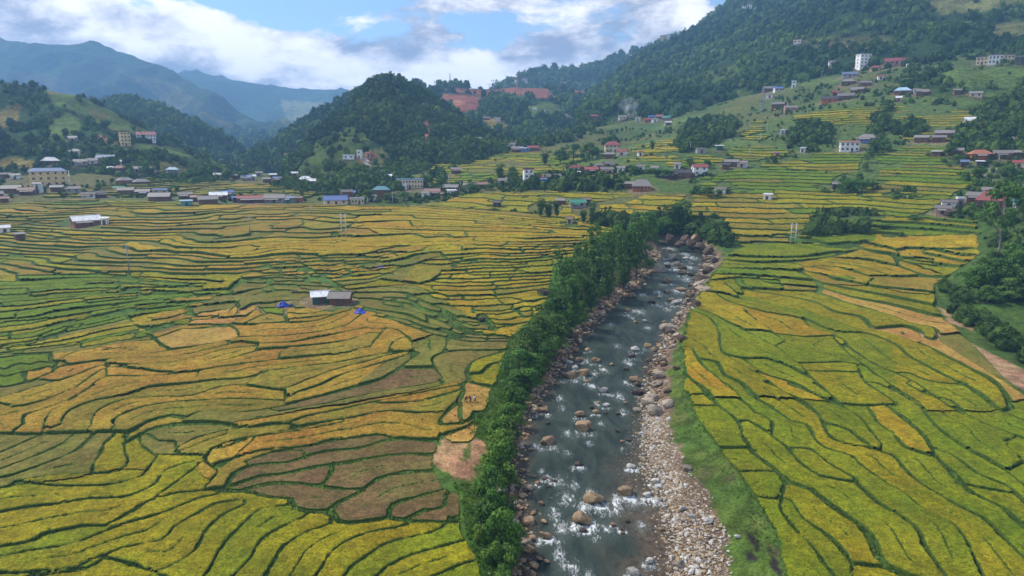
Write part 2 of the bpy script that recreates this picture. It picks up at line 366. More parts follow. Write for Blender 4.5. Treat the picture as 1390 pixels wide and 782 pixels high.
# ------------------------------------------------------------------ hills and mountains: surfaces lofted through surveyed ridge and slope lines
HILL_INFO = {}
def hill_mat():
    b = NB('hillside'); c = b.attr('Col')
    k = b.mapr(b.noise(.05, 6, .6), .3, .7, .65, 1.4); k2 = b.mapr(b.noise(.4, 4, .65), .25, .75, .65, 1.35)
    b.color(b.hsv(c, val=b.math('MULTIPLY', k, k2))); b.set(Roughness=1., Specular_IOR_Level=.05); b.bump(b.noise(.25, 6, .7), 1., 2.5); return b.m
M_HILL = hill_mat()
def resample(row, n):
    P = np.array([at(*p) for p in row]); s = np.linspace(0, 1, len(P)); t = np.linspace(0, 1, n)
    sp = np.linalg.norm(np.diff(P[:, [0, 2]], axis=0), axis=1) + 1; s = np.concatenate([[0], np.cumsum(sp)]) / sp.sum()
    return np.stack([np.interp(t, s, P[:, k]) for k in range(3)], -1)
def loft(name, rows, nu, nv, amp, scale, cols, base=C_FOREST, wrap=60, seed=0, back=1.0, near=1.0):
    rows = [[(a, b, c * near) for a, b, c in r] for r in rows]
    G = np.array([resample(r, nu) for r in rows])            # rows x nu x 3
    top = G[-1]; dback = (top[:, 2:3] + 30) * 1.3 * back
    b1 = top + np.concatenate([np.zeros_like(dback), dback * .25, -dback * .06], 1)
    b2 = top + np.concatenate([np.zeros_like(dback), dback * 1.2, -dback * .55], 1)
    G = np.concatenate([G, b1[None], b2[None]]); nrow = len(rows)
    if wrap:                                                 # round the open ends away from the viewer
        for _ in range(1):
            e0 = G[:, :1].copy(); e1 = G[:, -1:].copy()
            for e, s in ((e0, -1), (e1, 1)): e[..., 0] += s * wrap * .15; e[..., 1] += wrap * 1.6; e[..., 2] -= wrap * .5
            G = np.concatenate([e0, G, e1], 1)
    kk = np.linspace(0, len(G) - 1, nv); i0 = np.clip(np.floor(kk).astype(int), 0, len(G) - 2); f = (kk - i0)[:, None, None]
    P0 = G[np.clip(i0 - 1, 0, len(G) - 1)]; P1 = G[i0]; P2 = G[i0 + 1]; P3 = G[np.clip(i0 + 2, 0, len(G) - 1)]
    lo, hi = np.minimum(P1, P2), np.maximum(P1, P2)
    S = .5 * (2 * P1 + (P2 - P0) * f + (2 * P0 - 5 * P1 + 4 * P2 - P3) * f ** 2 + (3 * P1 - P0 - 3 * P2 + P3) * f ** 3)
    S = np.clip(S, lo - 4, hi + 4)
    S[i0 >= nrow - 1] = (P1 + (P2 - P1) * f)[i0 >= nrow - 1]
    X, Y, Z = S[..., 0], S[..., 1], S[..., 2]
    ridge = np.abs((kk - (nrow - 1)))[:, None]; damp = .22 + .78 * np.clip(ridge / .7, 0, 1)
    n = fbm(X / scale, (Y + Z) / scale, 5, 30 + seed)
    gully = np.abs(fbm(X / (scale * .8), Y / (scale * 2.2), 3, 77 + seed)) * -1.2 + .25
    S[..., 2] += (n + gully) * amp * damp; S[..., 1] += fbm(X / scale, Z / scale, 3, 90 + seed) * amp * 1.0
    px, py = project(S[..., 0], S[..., 1], S[..., 2])
    g = fbm(S[..., 0] / (scale * .5), S[..., 2] / (scale * .3), 4, 50 + seed)
    C = np.ones(S.shape) * base * (1 + .5 * g[..., None]); open_ = np.zeros(px.shape)
    for poly, c, treeless in cols:
        m = inpoly(px + g * 8, py + g * 5, poly); C[m] = c * (1 + .35 * g[m][:, None]); open_[m] = treeless
    m, n2 = px.shape; ids = np.arange(m * n2).reshape(m, n2)
    q = np.stack([ids[:-1, :-1], ids[:-1, 1:], ids[1:, 1:], ids[1:, :-1]], -1).reshape(-1, 4)
    me = mesh_np(name, S.reshape(-1, 3), q, mats=[M_HILL], smooth=True); vcol(me, C.reshape(-1, 3))
    o = link(bpy.data.objects.new(name, me)); tag(o, kind='structure')
    TERRAIN.append((S.reshape(-1, 3), q)); HILL_INFO[o.name] = (S, open_, kk, nrow)
    return o
def frame_poly(x0, y0, x1, y1): return [(x0, y0), (x1, y0), (x1, y1), (x0, y1)]
C_PALE = np.array([.16, .17, .06])
loft('wooded_hill', [
    [(362, 266, 470), (420, 270, 425), (470, 272, 410), (530, 268, 415), (585, 262, 430), (650, 242, 500), (740, 220, 570)],
    [(390, 228, 560), (425, 230, 520), (465, 233, 490), (520, 232, 485), (580, 228, 495), (640, 205, 560), (715, 198, 625)],
    [(412, 203, 620), (440, 196, 590), (475, 191, 560), (520, 188, 555), (575, 185, 575), (630, 180, 625), (685, 188, 665)],
    [(440, 175, 680), (462, 162, 650), (486, 150, 630), (520, 148, 618), (560, 150, 640), (600, 156, 670), (650, 174, 705)],
    [(468, 150, 715), (482, 138, 700), (500, 122, 690), (520, 118, 680), (546, 120, 690), (582, 136, 712), (620, 158, 735)],
    [(491, 124, 745), (498, 116, 738), (509, 108, 732), (522, 104, 725), (541, 105, 728), (572, 121, 742), (608, 147, 755)]],
    130, 110, 9, 60, [
        ([(575, 165), (590, 160), (592, 162), (585, 170), (586, 185), (580, 196), (577, 190), (579, 178), (574, 170)], C_EARTH * 1.2, 1),
        ([(508, 178), (517, 176), (516, 182), (510, 182)], C_EARTH * 1.1, 1), ([(486, 158), (497, 155), (496, 159), (487, 162)], C_EARTH, 1),
        ([(460, 215), (515, 200), (530, 215), (520, 235), (470, 230)], C_PALE * .75, .85), ([(505, 145), (525, 140), (530, 150), (510, 152)], C_HILLG, .5),
        ([(392, 248), (425, 195), (470, 172), (505, 185), (470, 235)], C_HILLG * .85, .8), ([(500, 160), (545, 150), (560, 172), (520, 182)], C_HILLG * .8, .55), ([(590, 190), (640, 178), (660, 192), (600, 205)], C_HILLG * .8, .5), ([(480, 215), (500, 203), (512, 212), (495, 222)], C_EARTH * .9, .9),
        ([(490, 216), (497, 214), (504, 234), (499, 236)], np.array([.5, .47, .42]), 1)], seed=1)
loft('wooded_ridge', [
    [(300, 245, 700), (360, 240, 700), (430, 235, 720), (510, 215, 760)],
    [(330, 222, 780), (385, 205, 800), (440, 180, 840), (510, 165, 880)],
    [(345, 208, 850), (377, 189, 880), (410, 168, 910), (440, 149, 940), (480, 127, 970), (530, 124, 1000)]],
    70, 50, 8, 70, [([(380, 190), (430, 165), (455, 150), (460, 165), (400, 200)], C_HILLG * .8, .6)], seed=2)
loft('grassy_hill', [
    [(-320, 275, 400), (0, 268, 415), (100, 262, 428), (200, 258, 442), (300, 254, 472), (370, 256, 520)],
    [(-320, 200, 520), (0, 216, 500), (100, 213, 505), (190, 207, 540), (270, 220, 565), (355, 246, 610)],
    [(-320, 145, 620), (0, 165, 600), (80, 165, 600), (150, 176, 620), (220, 199, 640), (315, 232, 690)],
    [(-320, 85, 720), (-60, 100, 705), (0, 109, 700), (60, 121, 700), (110, 132, 690), (160, 156, 690), (215, 187, 690), (285, 214, 710)]],
    170, 90, 7, 70, [
        ([(0, 150), (30, 140), (28, 170), (0, 180)], C_GOLD * .7, 1), ([(50, 120), (85, 122), (160, 155), (200, 185), (160, 185), (120, 160), (75, 145)], C_HILLG * 1.1, .85),
        ([(65, 180), (90, 155), (115, 165), (110, 185), (70, 195)], C_HILLG * 1.2, 1), ([(120, 150), (150, 155), (190, 180), (150, 180)], C_OLIVE * .9, .9),
        ([(60, 120), (80, 121), (84, 126), (64, 126)], C_GOLD, 1), ([(0, 214), (50, 220), (48, 230), (0, 230)], C_GOLD * .8, 1), ([(130, 187), (140, 185), (160, 196), (150, 198)], C_EARTH * 1.2, 1),
        ([(150, 200), (200, 194), (250, 200), (260, 212), (190, 214), (150, 208)], C_HILLG, 1), ([(270, 205), (300, 212), (320, 226), (290, 226)], C_HILLG * 1.1, 1), ([(130, 170), (230, 190), (225, 186), (150, 160)], C_HILLG, .9),
        ([(185, 222), (240, 218), (255, 234), (200, 236)], C_OLIVE, 1)], seed=3)
loft('wooded_spur', [
    [(40, 240, 800), (200, 235, 800), (300, 232, 800), (350, 238, 800), (420, 248, 800)],
    [(50, 170, 940), (150, 172, 940), (220, 182, 925), (280, 202, 900), (330, 224, 880), (370, 240, 870)],
    [(50, 142, 1050), (135, 139, 1050), (170, 134, 1050), (200, 141, 1040), (235, 154, 1030), (265, 166, 1020), (290, 181, 1000), (318, 198, 980), (350, 225, 960)]],
    120, 50, 8, 80, [], seed=4)
loft('valley_slope', [
    [(240, 262, 950), (340, 258, 950), (470, 258, 950)], [(240, 222, 1250), (340, 216, 1250), (470, 212, 1250)],
    [(220, 200, 1700), (330, 192, 1700), (380, 190, 1700), (480, 192, 1700)], [(200, 180, 2200), (340, 180, 2200), (380, 183, 2200), (500, 185, 2200)]],
    80, 40, 14, 120, [([(320, 205), (360, 200), (400, 210), (330, 225)], C_HILLG, .8)], seed=5)
FIELDS_FAR = [([(160, 95), (230, 110), (290, 150), (330, 178), (240, 150)], C_PALE * .55, 1), ([(20, 95), (90, 110), (120, 150), (40, 150)], C_PALE * .45, 1), ([(370, 150), (430, 150), (440, 185), (390, 175)], C_PALE * .9, 1)]
loft('far_mountain', [
    [(-500, 265, 2500), (0, 255, 2500), (300, 245, 2500), (520, 235, 2500)],
    [(-500, 150, 3200), (0, 142, 3200), (150, 152, 3200), (250, 168, 3100), (330, 182, 3000), (400, 195, 2900), (470, 210, 2900)],
    [(-500, 70, 3900), (0, 57, 3900), (60, 60, 3900), (110, 63, 3900), (150, 68, 3850), (215, 90, 3750), (270, 116, 3600), (320, 142, 3500), (380, 170, 3400), (460, 196, 3300)]],
    300, 150, 130, 250, FIELDS_FAR, seed=6, near=.66, back=.6)
loft('far_range', [
    [(150, 235, 4300), (450, 225, 4300), (700, 215, 4300)], [(150, 150, 5000), (330, 158, 5000), (450, 160, 5000), (700, 165, 5000)],
    [(150, 92, 5900), (230, 100, 5900), (280, 106, 5900), (330, 111, 5900), (380, 118, 5900), (430, 122, 5900), (500, 131, 5900), (700, 140, 5900)]],
    200, 100, 80, 300, [([(380, 135), (450, 140), (450, 170), (390, 165)], C_PALE, 1)], seed=7, near=.62, back=.5)
C_RED = np.array([.26, .10, .065])
loft('quarry_ridge', [
    [(540, 230, 680), (640, 222, 680), (720, 215, 700), (800, 205, 760), (900, 200, 820)],
    [(550, 170, 880), (620, 165, 880), (680, 163, 880), (740, 160, 920), (800, 162, 1000), (870, 160, 1100)],
    [(548, 140, 1040), (610, 140, 1040), (670, 140, 1050), (740, 138, 1100), (800, 142, 1180), (870, 135, 1250)],
    [(536, 122, 1180), (562, 114, 1200), (582, 118, 1200), (603, 113, 1210), (622, 115, 1230), (636, 120, 1250), (660, 121, 1300), (700, 118, 1320), (750, 120, 1350), (800, 124, 1400), (870, 118, 1450)]],
    130, 80, 8, 90, [
        ([(595, 132), (612, 127), (650, 130), (640, 150), (625, 155), (608, 148)], C_RED, 1), ([(600, 122), (625, 120), (680, 118), (735, 114), (745, 124), (757, 133), (700, 132), (650, 128)], C_RED * .95, 1),
        ([(605, 138), (620, 135), (630, 140), (615, 143)], C_EARTH * 1.3, 1), ([(755, 119), (800, 120), (796, 130), (786, 134), (770, 127)], C_RED * .8, 1),
        ([(640, 164), (670, 162), (692, 172), (688, 182), (660, 175)], C_GOLD * .75, 1), ([(712, 145), (745, 138), (770, 150), (750, 160), (715, 160)], C_HILLG, .9), ([(683, 128), (710, 132), (715, 138), (690, 136)], C_HILLG, .8)], seed=8)
loft('town_ridge', [
    [(650, 150, 1450), (760, 148, 1500), (880, 145, 1550)], [(665, 128, 1650), (740, 122, 1700), (800, 118, 1720), (880, 110, 1750)],
    [(672, 124, 1800), (695, 113, 1800), (716, 101, 1850), (740, 94, 1900), (770, 96, 1900), (800, 93, 1900), (830, 80, 1900), (862, 68, 1900), (900, 66, 1900)]],
    90, 50, 10, 110, [], seed=9)
loft('high_mountain', [
    [(775, 215, 540), (860, 200, 590), (940, 195, 540), (1040, 180, 500), (1150, 160, 470), (1280, 160, 430), (1390, 160, 420), (1900, 150, 400)],
    [(790, 162, 760), (860, 152, 760), (940, 137, 720), (1040, 110, 670), (1150, 84, 625), (1280, 78, 590), (1390, 72, 570), (1900, 40, 540)],
    [(800, 142, 980), (860, 122, 980), (930, 102, 940), (1040, 62, 850), (1150, 38, 780), (1280, 24, 720), (1390, 14, 700), (1900, -30, 660)],
    [(812, 128, 1230), (868, 92, 1200), (922, 74, 1150), (1000, 34, 1100), (1080, 4, 1000), (1180, -22, 900), (1390, -40, 850), (1900, -70, 800)],
    [(838, 108, 1500), (868, 74, 1500), (890, 62, 1500), (915, 51, 1470), (945, 40, 1450), (960, 28, 1450), (975, 16, 1450), (1000, 0, 1450), (1040, -28, 1450), (1110, -52, 1400), (1250, -80, 1300), (1900, -120, 1200)]],
    210, 150, 20, 140, [
        ([(1090, 52), (1125, 50), (1200, 45), (1215, 62), (1150, 70), (1110, 72)], C_PALE * .55, .6), ([(1255, 0), (1390, -5), (1390, 8), (1290, 20), (1262, 18)], C_PALE * .9, .9), ([(1340, 35), (1395, 30), (1395, 50), (1350, 52)], C_PALE * .8, .9),
        ([(1290, 92), (1400, 88), (1400, 120), (1300, 122), (1270, 112)], C_HILLG * 1.25, .9), ([(900, 110), (960, 96), (1010, 85), (1000, 105), (930, 125)], C_HILLG * .8, .5), ([(820, 165), (900, 165), (930, 185), (900, 210), (830, 205)], C_HILLG, .95),
        ([(1000, 122), (1100, 150), (1180, 130), (1400, 128), (1400, 185), (1000, 200)], C_HILLG, .8), ([(1000, 128), (1035, 132), (1060, 150), (1010, 160)], C_OLIVE * .8, .9)], seed=10)
def _bvh():
    vs = []; ps = []; b = 0
    for V, q in TERRAIN: vs.append(V); ps.append(q + b); b += len(V)
    return BVHTree.FromPolygons([tuple(v) for v in np.concatenate(vs).tolist()], np.concatenate(ps).tolist())
BVH = _bvh()
VBVH = BVHTree.FromPolygons(TERRAIN[0][0].tolist(), TERRAIN[0][1].tolist())
CAMV = Vector(CAM)
def hit(px, py):
    d = Vector(ray(px, py)).normalized(); h = BVH.ray_cast(CAMV, d)
    return None if h[0] is None else h[0]
def drop(x, y, z0=900.):
    h = BVH.ray_cast(Vector((x, y, z0)), Vector((0, 0, -1))); return h[0]
# ------------------------------------------------------------------ rice plots: bunds surveyed from the photograph, plots are what lies between them
K3 = 464 / 1390
def crop(ox, oy, pts, k=K3): return [(ox + x * k, oy + y * k) for x, y in pts]
LINES = []                                   # (pixel polyline, half width of the bund in metres)
def add(o, *lines, w=.26):
    for l in lines: LINES.append((crop(o[0], o[1], l), w * (.74 if o[0] > 900 else .62)))
A_, B_, C_, D_, E_, G_ = (0, 521), (300, 521), (0, 380), (300, 380), (0, 250), (400, 250)
R1, R2 = (926, 521), (926, 300)
add(B_, [(870, 780), (960, 745), (1030, 725)], [(640, 780), (690, 735), (780, 690), (900, 660), (1000, 630), (1035, 622)], [(510, 780), (560, 720), (640, 665), (720, 640), (860, 605), (920, 570), (925, 545)],
    [(385, 780), (420, 730), (470, 670), (540, 620), (650, 590), (760, 570), (775, 535)], [(190, 780), (220, 720), (260, 660), (360, 600), (440, 570), (450, 520)], [(60, 780), (130, 700), (160, 640), (230, 590), (330, 545), (365, 520)])
add(B_, [(0, 440), (130, 440), (200, 460), (290, 470), (300, 505), (380, 520), (450, 520), (480, 560), (560, 562), (680, 545), (780, 560), (860, 562), (960, 560), (1000, 540)],
    [(20, 420), (50, 370), (130, 330), (280, 315), (420, 275), (560, 260), (680, 225), (800, 230), (890, 235)],
    [(60, 410), (160, 375), (260, 365), (380, 340), (480, 325), (620, 300), (740, 285), (900, 290)], [(450, 335), (430, 390), (405, 410)],
    [(100, 430), (200, 405), (330, 405), (420, 420), (500, 430)], [(440, 520), (480, 480), (560, 440), (640, 390), (740, 360), (900, 352), (960, 355)], [(690, 540), (700, 490), (790, 460), (900, 430), (960, 410)], [(770, 540), (820, 515), (900, 500), (920, 445)], w=.55)
add(A_, [(830, 780), (870, 730), (920, 640), (990, 570), (1060, 510), (1180, 495)], [(620, 780), (720, 740), (800, 680), (840, 600), (900, 540), (1000, 490)], [(180, 780), (350, 750), (420, 710), (500, 670), (660, 640), (700, 590), (800, 530), (880, 485), (1000, 468)],
    [(0, 710), (150, 680), (280, 655), (400, 610), (500, 580), (600, 545), (700, 510), (800, 470), (860, 455)], [(580, 490), (700, 450), (780, 440), (930, 420)], [(0, 665), (100, 650), (170, 615)], [(0, 770), (170, 765), (350, 750)], [(420, 700), (560, 745), (640, 775)],
    [(0, 525), (100, 505), (250, 490), (360, 470), (480, 465), (560, 440), (640, 400), (660, 360), (720, 330), (800, 315)], [(0, 425), (100, 405), (260, 415), (420, 415), (500, 400), (580, 375), (630, 310), (640, 290), (740, 290)],
    [(60, 400), (260, 370), (400, 365), (480, 355), (520, 320), (510, 240), (520, 210)], [(620, 470), (700, 410), (780, 350), (810, 325)], [(820, 430), (860, 390), (890, 355), (850, 330), (830, 300)], [(570, 205), (575, 250), (630, 290)], [(610, 205), (650, 230), (715, 235), (720, 280), (760, 290)])
add(A_, [(170, 615), (330, 580), (430, 580), (520, 530), (580, 490)], w=.5)
add(A_, [(0, 275), (160, 210), (210, 190)], [(0, 385), (60, 370), (180, 325), (290, 280), (380, 205)], [(0, 350), (150, 290), (260, 240)], [(410, 290), (430, 240), (470, 205)], w=.4)
# terraces of ripe rice on the left
add(C_, [(0, 625), (160, 628), (380, 622), (520, 625)], w=.45)
add(C_, [(520, 625), (600, 580), (700, 552), (760, 565), (820, 540), (1000, 540), (1140, 520), (1250, 490), (1390, 450), (1500, 420), (1560, 400), (1650, 340), (1700, 300)], [(540, 650), (640, 600), (800, 585), (930, 590)], w=.7)
add(C_, [(470, 600), (460, 580), (520, 540), (640, 505), (800, 490), (1000, 485), (1160, 490), (1200, 465), (1300, 430), (1390, 385), (1500, 350), (1600, 320), (1690, 290)], [(370, 580), (410, 530), (500, 490), (640, 475), (780, 470), (900, 435), (1000, 430), (1150, 450), (1250, 410), (1390, 358), (1500, 330), (1600, 300), (1680, 290)],
    [(240, 600), (290, 540), (390, 495), (520, 470), (600, 440), (740, 425), (860, 410), (1000, 398), (1100, 370), (1250, 350), (1390, 332), (1550, 300), (1670, 285)], [(170, 620), (200, 550), (300, 490), (400, 430), (560, 400), (700, 410), (800, 395)],
    [(90, 590), (100, 550), (220, 510), (330, 460), (430, 395), (620, 390), (800, 375), (950, 345), (1130, 325), (1280, 310), (1390, 300), (1500, 270)], [(50, 520), (150, 500), (300, 440), (430, 360), (560, 365), (700, 375), (870, 340), (1040, 290), (1200, 275), (1390, 250), (1500, 215)],
    [(240, 410), (330, 380), (430, 345), (600, 350), (760, 325), (900, 285), (1050, 268), (1200, 255), (1390, 215), (1480, 195)], [(270, 350), (400, 330), (700, 312), (850, 280), (970, 255), (1050, 262)],
    [(290, 320), (400, 305), (600, 298), (750, 278), (900, 250), (970, 240), (1200, 230), (1390, 190), (1430, 170)], [(920, 180), (1050, 182), (1200, 162), (1390, 132), (1430, 115)], [(920, 180), (960, 200), (970, 240)], [(430, 330), (430, 390)], [(1160, 490), (1155, 450)], [(1000, 430), (1065, 370)], [(1040, 290), (1050, 265)], [(1135, 325), (1140, 300)], w=.28)
add(D_, [(605, 275), (640, 230), (665, 200)], [(690, 275), (700, 250), (735, 235)], [(660, 195), (720, 205), (780, 260), (775, 310)])
# second ripe group and its neighbours
add(D_, [(280, 585), (330, 560), (520, 520), (700, 480), (850, 450), (970, 430)], [(240, 540), (420, 510), (560, 475), (740, 440), (890, 410), (880, 370), (860, 340), (870, 310), (950, 290), (1140, 285)], [(640, 500), (800, 495), (920, 465), (975, 445)], w=.35)
add(D_, [(720, 360), (860, 358)], [(975, 430), (1010, 410), (1000, 380), (1030, 330), (1150, 290)], [(1060, 380), (1100, 345), (1150, 330)], [(1060, 430), (1110, 440)], [(960, 510), (985, 450), (975, 430)], [(890, 570), (950, 510)], [(900, 590), (1000, 580), (1030, 540)], [(960, 615), (1020, 590), (1070, 545)], w=.6)
add(D_, [(290, 600), (480, 570), (660, 535), (800, 540), (890, 540)], [(0, 610), (120, 600), (280, 585), (300, 600)], [(0, 690), (130, 640), (330, 600), (480, 570)], [(330, 690), (480, 650), (640, 630), (690, 640)], [(100, 740), (210, 700), (330, 690), (340, 715)], [(0, 740), (60, 720), (100, 680)], [(930, 590), (1060, 590)], w=.26)
add(C_, [(730, 680), (800, 640), (930, 610), (1070, 590), (1200, 575)], [(840, 740), (860, 690), (960, 650), (1100, 630), (1230, 610), (1390, 580)], [(730, 700), (770, 690), (830, 660), (930, 625)], [(900, 760), (960, 725), (1090, 690), (1230, 680), (1390, 640)], w=.26)
def fill(o, a, b, n, w=.26, cross=.5, wob=.22):    # lines between two surveyed lines
    a = np.array(crop(o[0], o[1], a)); b = np.array(crop(o[0], o[1], b))
    def rs(p, m=14):
        s = np.concatenate([[0], np.cumsum(np.linalg.norm(np.diff(p, axis=0), axis=1))]); t = np.linspace(0, s[-1], m)
        return np.stack([np.interp(t, s, p[:, 0]), np.interp(t, s, p[:, 1])], -1)
    a, b = rs(a), rs(b); rows = []
    gap = np.abs(b[:, 1] - a[:, 1]).mean() / n
    for k in range(n + 1):
        f = np.clip(k / n + (random.uniform(-.2, .2) / n if 0 < k < n else 0), 0, 1)
        l = a + (b - a) * f
        l[:, 1] += wob * gap * np.array([random.uniform(-1, 1) for _ in l]) if 0 < k < n else 0
        i0 = random.choice([0, 0, 0, 1, 2, 4]); i1 = 14 - random.choice([0, 0, 0, 1, 2, 4]); rows.append(l)
        LINES.append(([tuple(p) for p in l[i0:i1]], w * .72))
    for k in range(n):
        if random.random() < cross * 2:
            for _ in range(random.choice([1, 1, 2])):
                j = random.uniform(1, 12); i = int(j); f = j - i; p = rows[k][i] * (1 - f) + rows[k][i + 1] * f; q = rows[k + 1][i] * (1 - f) + rows[k + 1][i + 1] * f
                q = q + np.array([random.uniform(-6, 6), 0]); LINES.append(([tuple(p), tuple(q)], w))
fill(E_, [(-200, 700), (0, 655), (130, 640), (250, 600), (420, 560), (560, 515), (700, 490), (860, 470)], [(-200, 380), (0, 378), (200, 372), (430, 365), (600, 385), (750, 400), (930, 400)], 16, .26)
fill(E_, [(-200, 740), (0, 700), (160, 690), (280, 690), (520, 640), (640, 630), (740, 590), (910, 580)], [(-200, 700), (0, 655), (130, 640), (250, 600), (420, 560), (560, 520), (860, 475)], 7, .26)
fill(E_, [(-200, 900), (0, 870), (130, 830), (240, 800)], [(-200, 740), (0, 705), (160, 690), (280, 690)], 4, .4)
fill(E_, [(520, 640), (640, 630), (740, 590), (900, 575)], [(470, 600), (540, 570), (700, 545), (860, 475)], 3, .3)
fill(E_, [(930, 640), (1060, 570), (1270, 560), (1390, 520)], [(930, 400), (1000, 330), (1200, 310), (1390, 420)], 8, .35)
fill(E_, [(1000, 400), (1200, 410), (1390, 420), (1500, 400), (1600, 370)], [(960, 360), (1100, 320), (1280, 300), (1400, 300), (1560, 300)], 7, .26)
fill(G_, [(470, 425), (620, 435), (750, 435), (900, 425), (1050, 405)], [(590, 385), (700, 388), (860, 380), (1060, 372)], 3, .26)
fill(G_, [(700, 560), (760, 570), (880, 575), (1020, 545)], [(470, 425), (620, 435), (750, 435), (1050, 405)], 7, .26)
fill(G_, [(590, 385), (700, 388), (860, 380), (1060, 372)], [(600, 330), (760, 305), (900, 310), (1100, 290)], 6, .26)
fill(G_, [(600, 330), (760, 300), (900, 310), (1140, 280)], [(430, 185), (700, 190), (900, 192), (1200, 205), (1350, 205)], 9, .3)
fill(G_, [(430, 185), (700, 190), (900, 192), (1200, 205), (1350, 205)], [(260, 90), (450, 90), (700, 110), (1000, 140), (1300, 190)], 8, .3)
fill(G_, [(0, 400), (150, 405), (270, 360), (480, 330), (600, 290)], [(0, 310), (170, 290), (280, 290), (430, 250)], 8, .28)
fill(G_, [(280, 520), (420, 560), (560, 610), (700, 640), (870, 640)], [(250, 440), (440, 440), (600, 510), (700, 590), (860, 600)], 6, .4)
fill(G_, [(620, 650), (640, 580), (760, 590), (880, 580)], [(450, 445), (600, 505), (690, 560), (860, 570)], 2, .3)
# right bank
add(R1, [(430, 400), (530, 430), (610, 500), (700, 560), (760, 620), (800, 720), (850, 760), (930, 790)], [(260, 240), (290, 280), (340, 320), (400, 370), (430, 400)], [(850, 95), (900, 140), (960, 190), (1000, 240), (1020, 290), (1080, 340), (1130, 400), (1180, 450), (1270, 490), (1330, 530), (1390, 580)], w=.55)
add(R1, [(65, 0), (130, 60), (165, 100), (230, 160), (260, 240)], [(415, 400), (400, 470), (400, 520), (470, 610), (540, 680), (620, 780)], [(180, 0), (230, 50), (290, 110), (360, 150), (370, 210), (430, 260), (470, 310), (560, 375), (700, 405)],
    [(235, 0), (300, 60), (370, 95), (440, 150), (500, 165), (540, 220), (580, 260), (680, 290), (720, 330), (820, 400), (900, 450), (1000, 530), (1090, 570), (1150, 640), (1220, 780)],
    [(330, 0), (420, 40), (500, 75), (550, 120), (570, 160), (610, 220), (680, 250), (760, 265), (850, 290), (900, 340), (960, 400), (1040, 450), (1120, 500), (1220, 550), (1300, 630), (1390, 720)],
    [(430, 0), (520, 40), (600, 80), (650, 95), (720, 140), (770, 200), (810, 250)], [(540, 0), (600, 45), (640, 85)], [(755, 0), (810, 40), (870, 80)], [(800, 0), (900, 50), (970, 90), (1000, 140), (1080, 210), (1150, 260), (1250, 320), (1330, 370), (1390, 420)],
    [(910, 0), (1000, 45), (1090, 70), (1150, 120), (1250, 170), (1390, 225)], [(1140, 0), (1220, 50), (1280, 100), (1390, 150)], [(270, 150), (350, 200), (400, 240), (430, 260)], [(430, 260), (520, 265), (590, 320), (700, 385), (710, 410), (800, 490), (940, 585), (980, 660), (1060, 780)],
    [(440, 470), (500, 550), (580, 610), (640, 670), (690, 735), (690, 780)], [(690, 735), (800, 745)], [(150, 265), (275, 265)], [(220, 355), (335, 355)], [(300, 460), (385, 470), (410, 420)], [(50, 90), (155, 92)], [(40, 45), (100, 42)], [(580, 160), (680, 190), (740, 240)],
    [(770, 110), (800, 160), (850, 200), (900, 260), (990, 290)], [(1040, 270), (1130, 310), (1200, 370), (1300, 410), (1360, 450), (1390, 480)], [(1150, 410), (1250, 430), (1340, 445)], [(1300, 240), (1390, 320)], [(640, 85), (720, 90), (850, 85)], w=.25)
add(R2, [(0, 610), (40, 650), (110, 720), (180, 782)], [(40, 520), (90, 590), (200, 690), (300, 782)], [(90, 565), (150, 580), (170, 630), (240, 660), (300, 720), (400, 782)], [(170, 545), (240, 590), (330, 640), (430, 710), (550, 782)], [(70, 370), (130, 410), (150, 460), (170, 540), (240, 560), (330, 620), (450, 660), (560, 720), (640, 745)],
    [(50, 350), (130, 380), (200, 420), (300, 470), (390, 520), (480, 590), (540, 650), (640, 745)], [(160, 310), (230, 350), (300, 400)], [(160, 310), (300, 360), (400, 385), (490, 400), (530, 440), (640, 475), (700, 530), (800, 590), (920, 640), (1050, 730), (1130, 782)],
    [(130, 290), (180, 300), (300, 330), (430, 370), (530, 410), (620, 450), (750, 460), (870, 510), (930, 560), (1050, 620), (1130, 660), (1200, 700), (1270, 760)], [(620, 480), (680, 540), (760, 600), (870, 680), (960, 740), (990, 780)], [(720, 600), (740, 650), (820, 710), (870, 745)], [(530, 612), (720, 615)], [(330, 450), (480, 470), (620, 470)],
    [(930, 620), (1000, 650), (1130, 665)], [(240, 230), (270, 270), (350, 280), (480, 285)], [(180, 260), (220, 300)], [(215, 235), (250, 300)], [(310, 225), (340, 250), (400, 260), (500, 270)], [(130, 240), (240, 230), (380, 240)], [(160, 215), (310, 225), (500, 240)], [(380, 225), (400, 260)],
    [(490, 200), (560, 215), (640, 245)], [(510, 185), (600, 200), (700, 240)], [(540, 180), (650, 190), (780, 235)], [(590, 165), (700, 180), (850, 230)], [(640, 150), (760, 160), (870, 185)], [(200, 160), (330, 170), (500, 160), (700, 120)], [(180, 190), (320, 195), (480, 205)], [(230, 145), (450, 150), (640, 125)],
    [(880, 150), (1000, 155), (1030, 185)], [(950, 160), (1060, 180), (1170, 185)], [(980, 130), (1060, 150), (1180, 165)], [(1040, 120), (1100, 135), (1200, 140)], [(930, 110), (1200, 110)], [(860, 115), (900, 160), (960, 180)], [(480, 580), (640, 575), (720, 590)], [(330, 560), (420, 590), (520, 640)], [(250, 370), (290, 400), (420, 490)], w=.30)
add(R2, [(270, 280), (400, 300), (540, 330), (620, 370), (720, 390), (780, 440), (880, 470), (1000, 520), (1100, 570), (1200, 620), (1280, 670), (1330, 760)], [(550, 290), (640, 320), (740, 350), (850, 385), (930, 420), (1020, 440), (1045, 470), (1020, 490)], [(570, 270), (700, 310), (850, 340), (1000, 380)], [(580, 255), (750, 290), (900, 320), (1010, 345)], [(640, 240), (800, 270), (1000, 290)], [(790, 440), (900, 430), (960, 450), (975, 475)], w=.6)
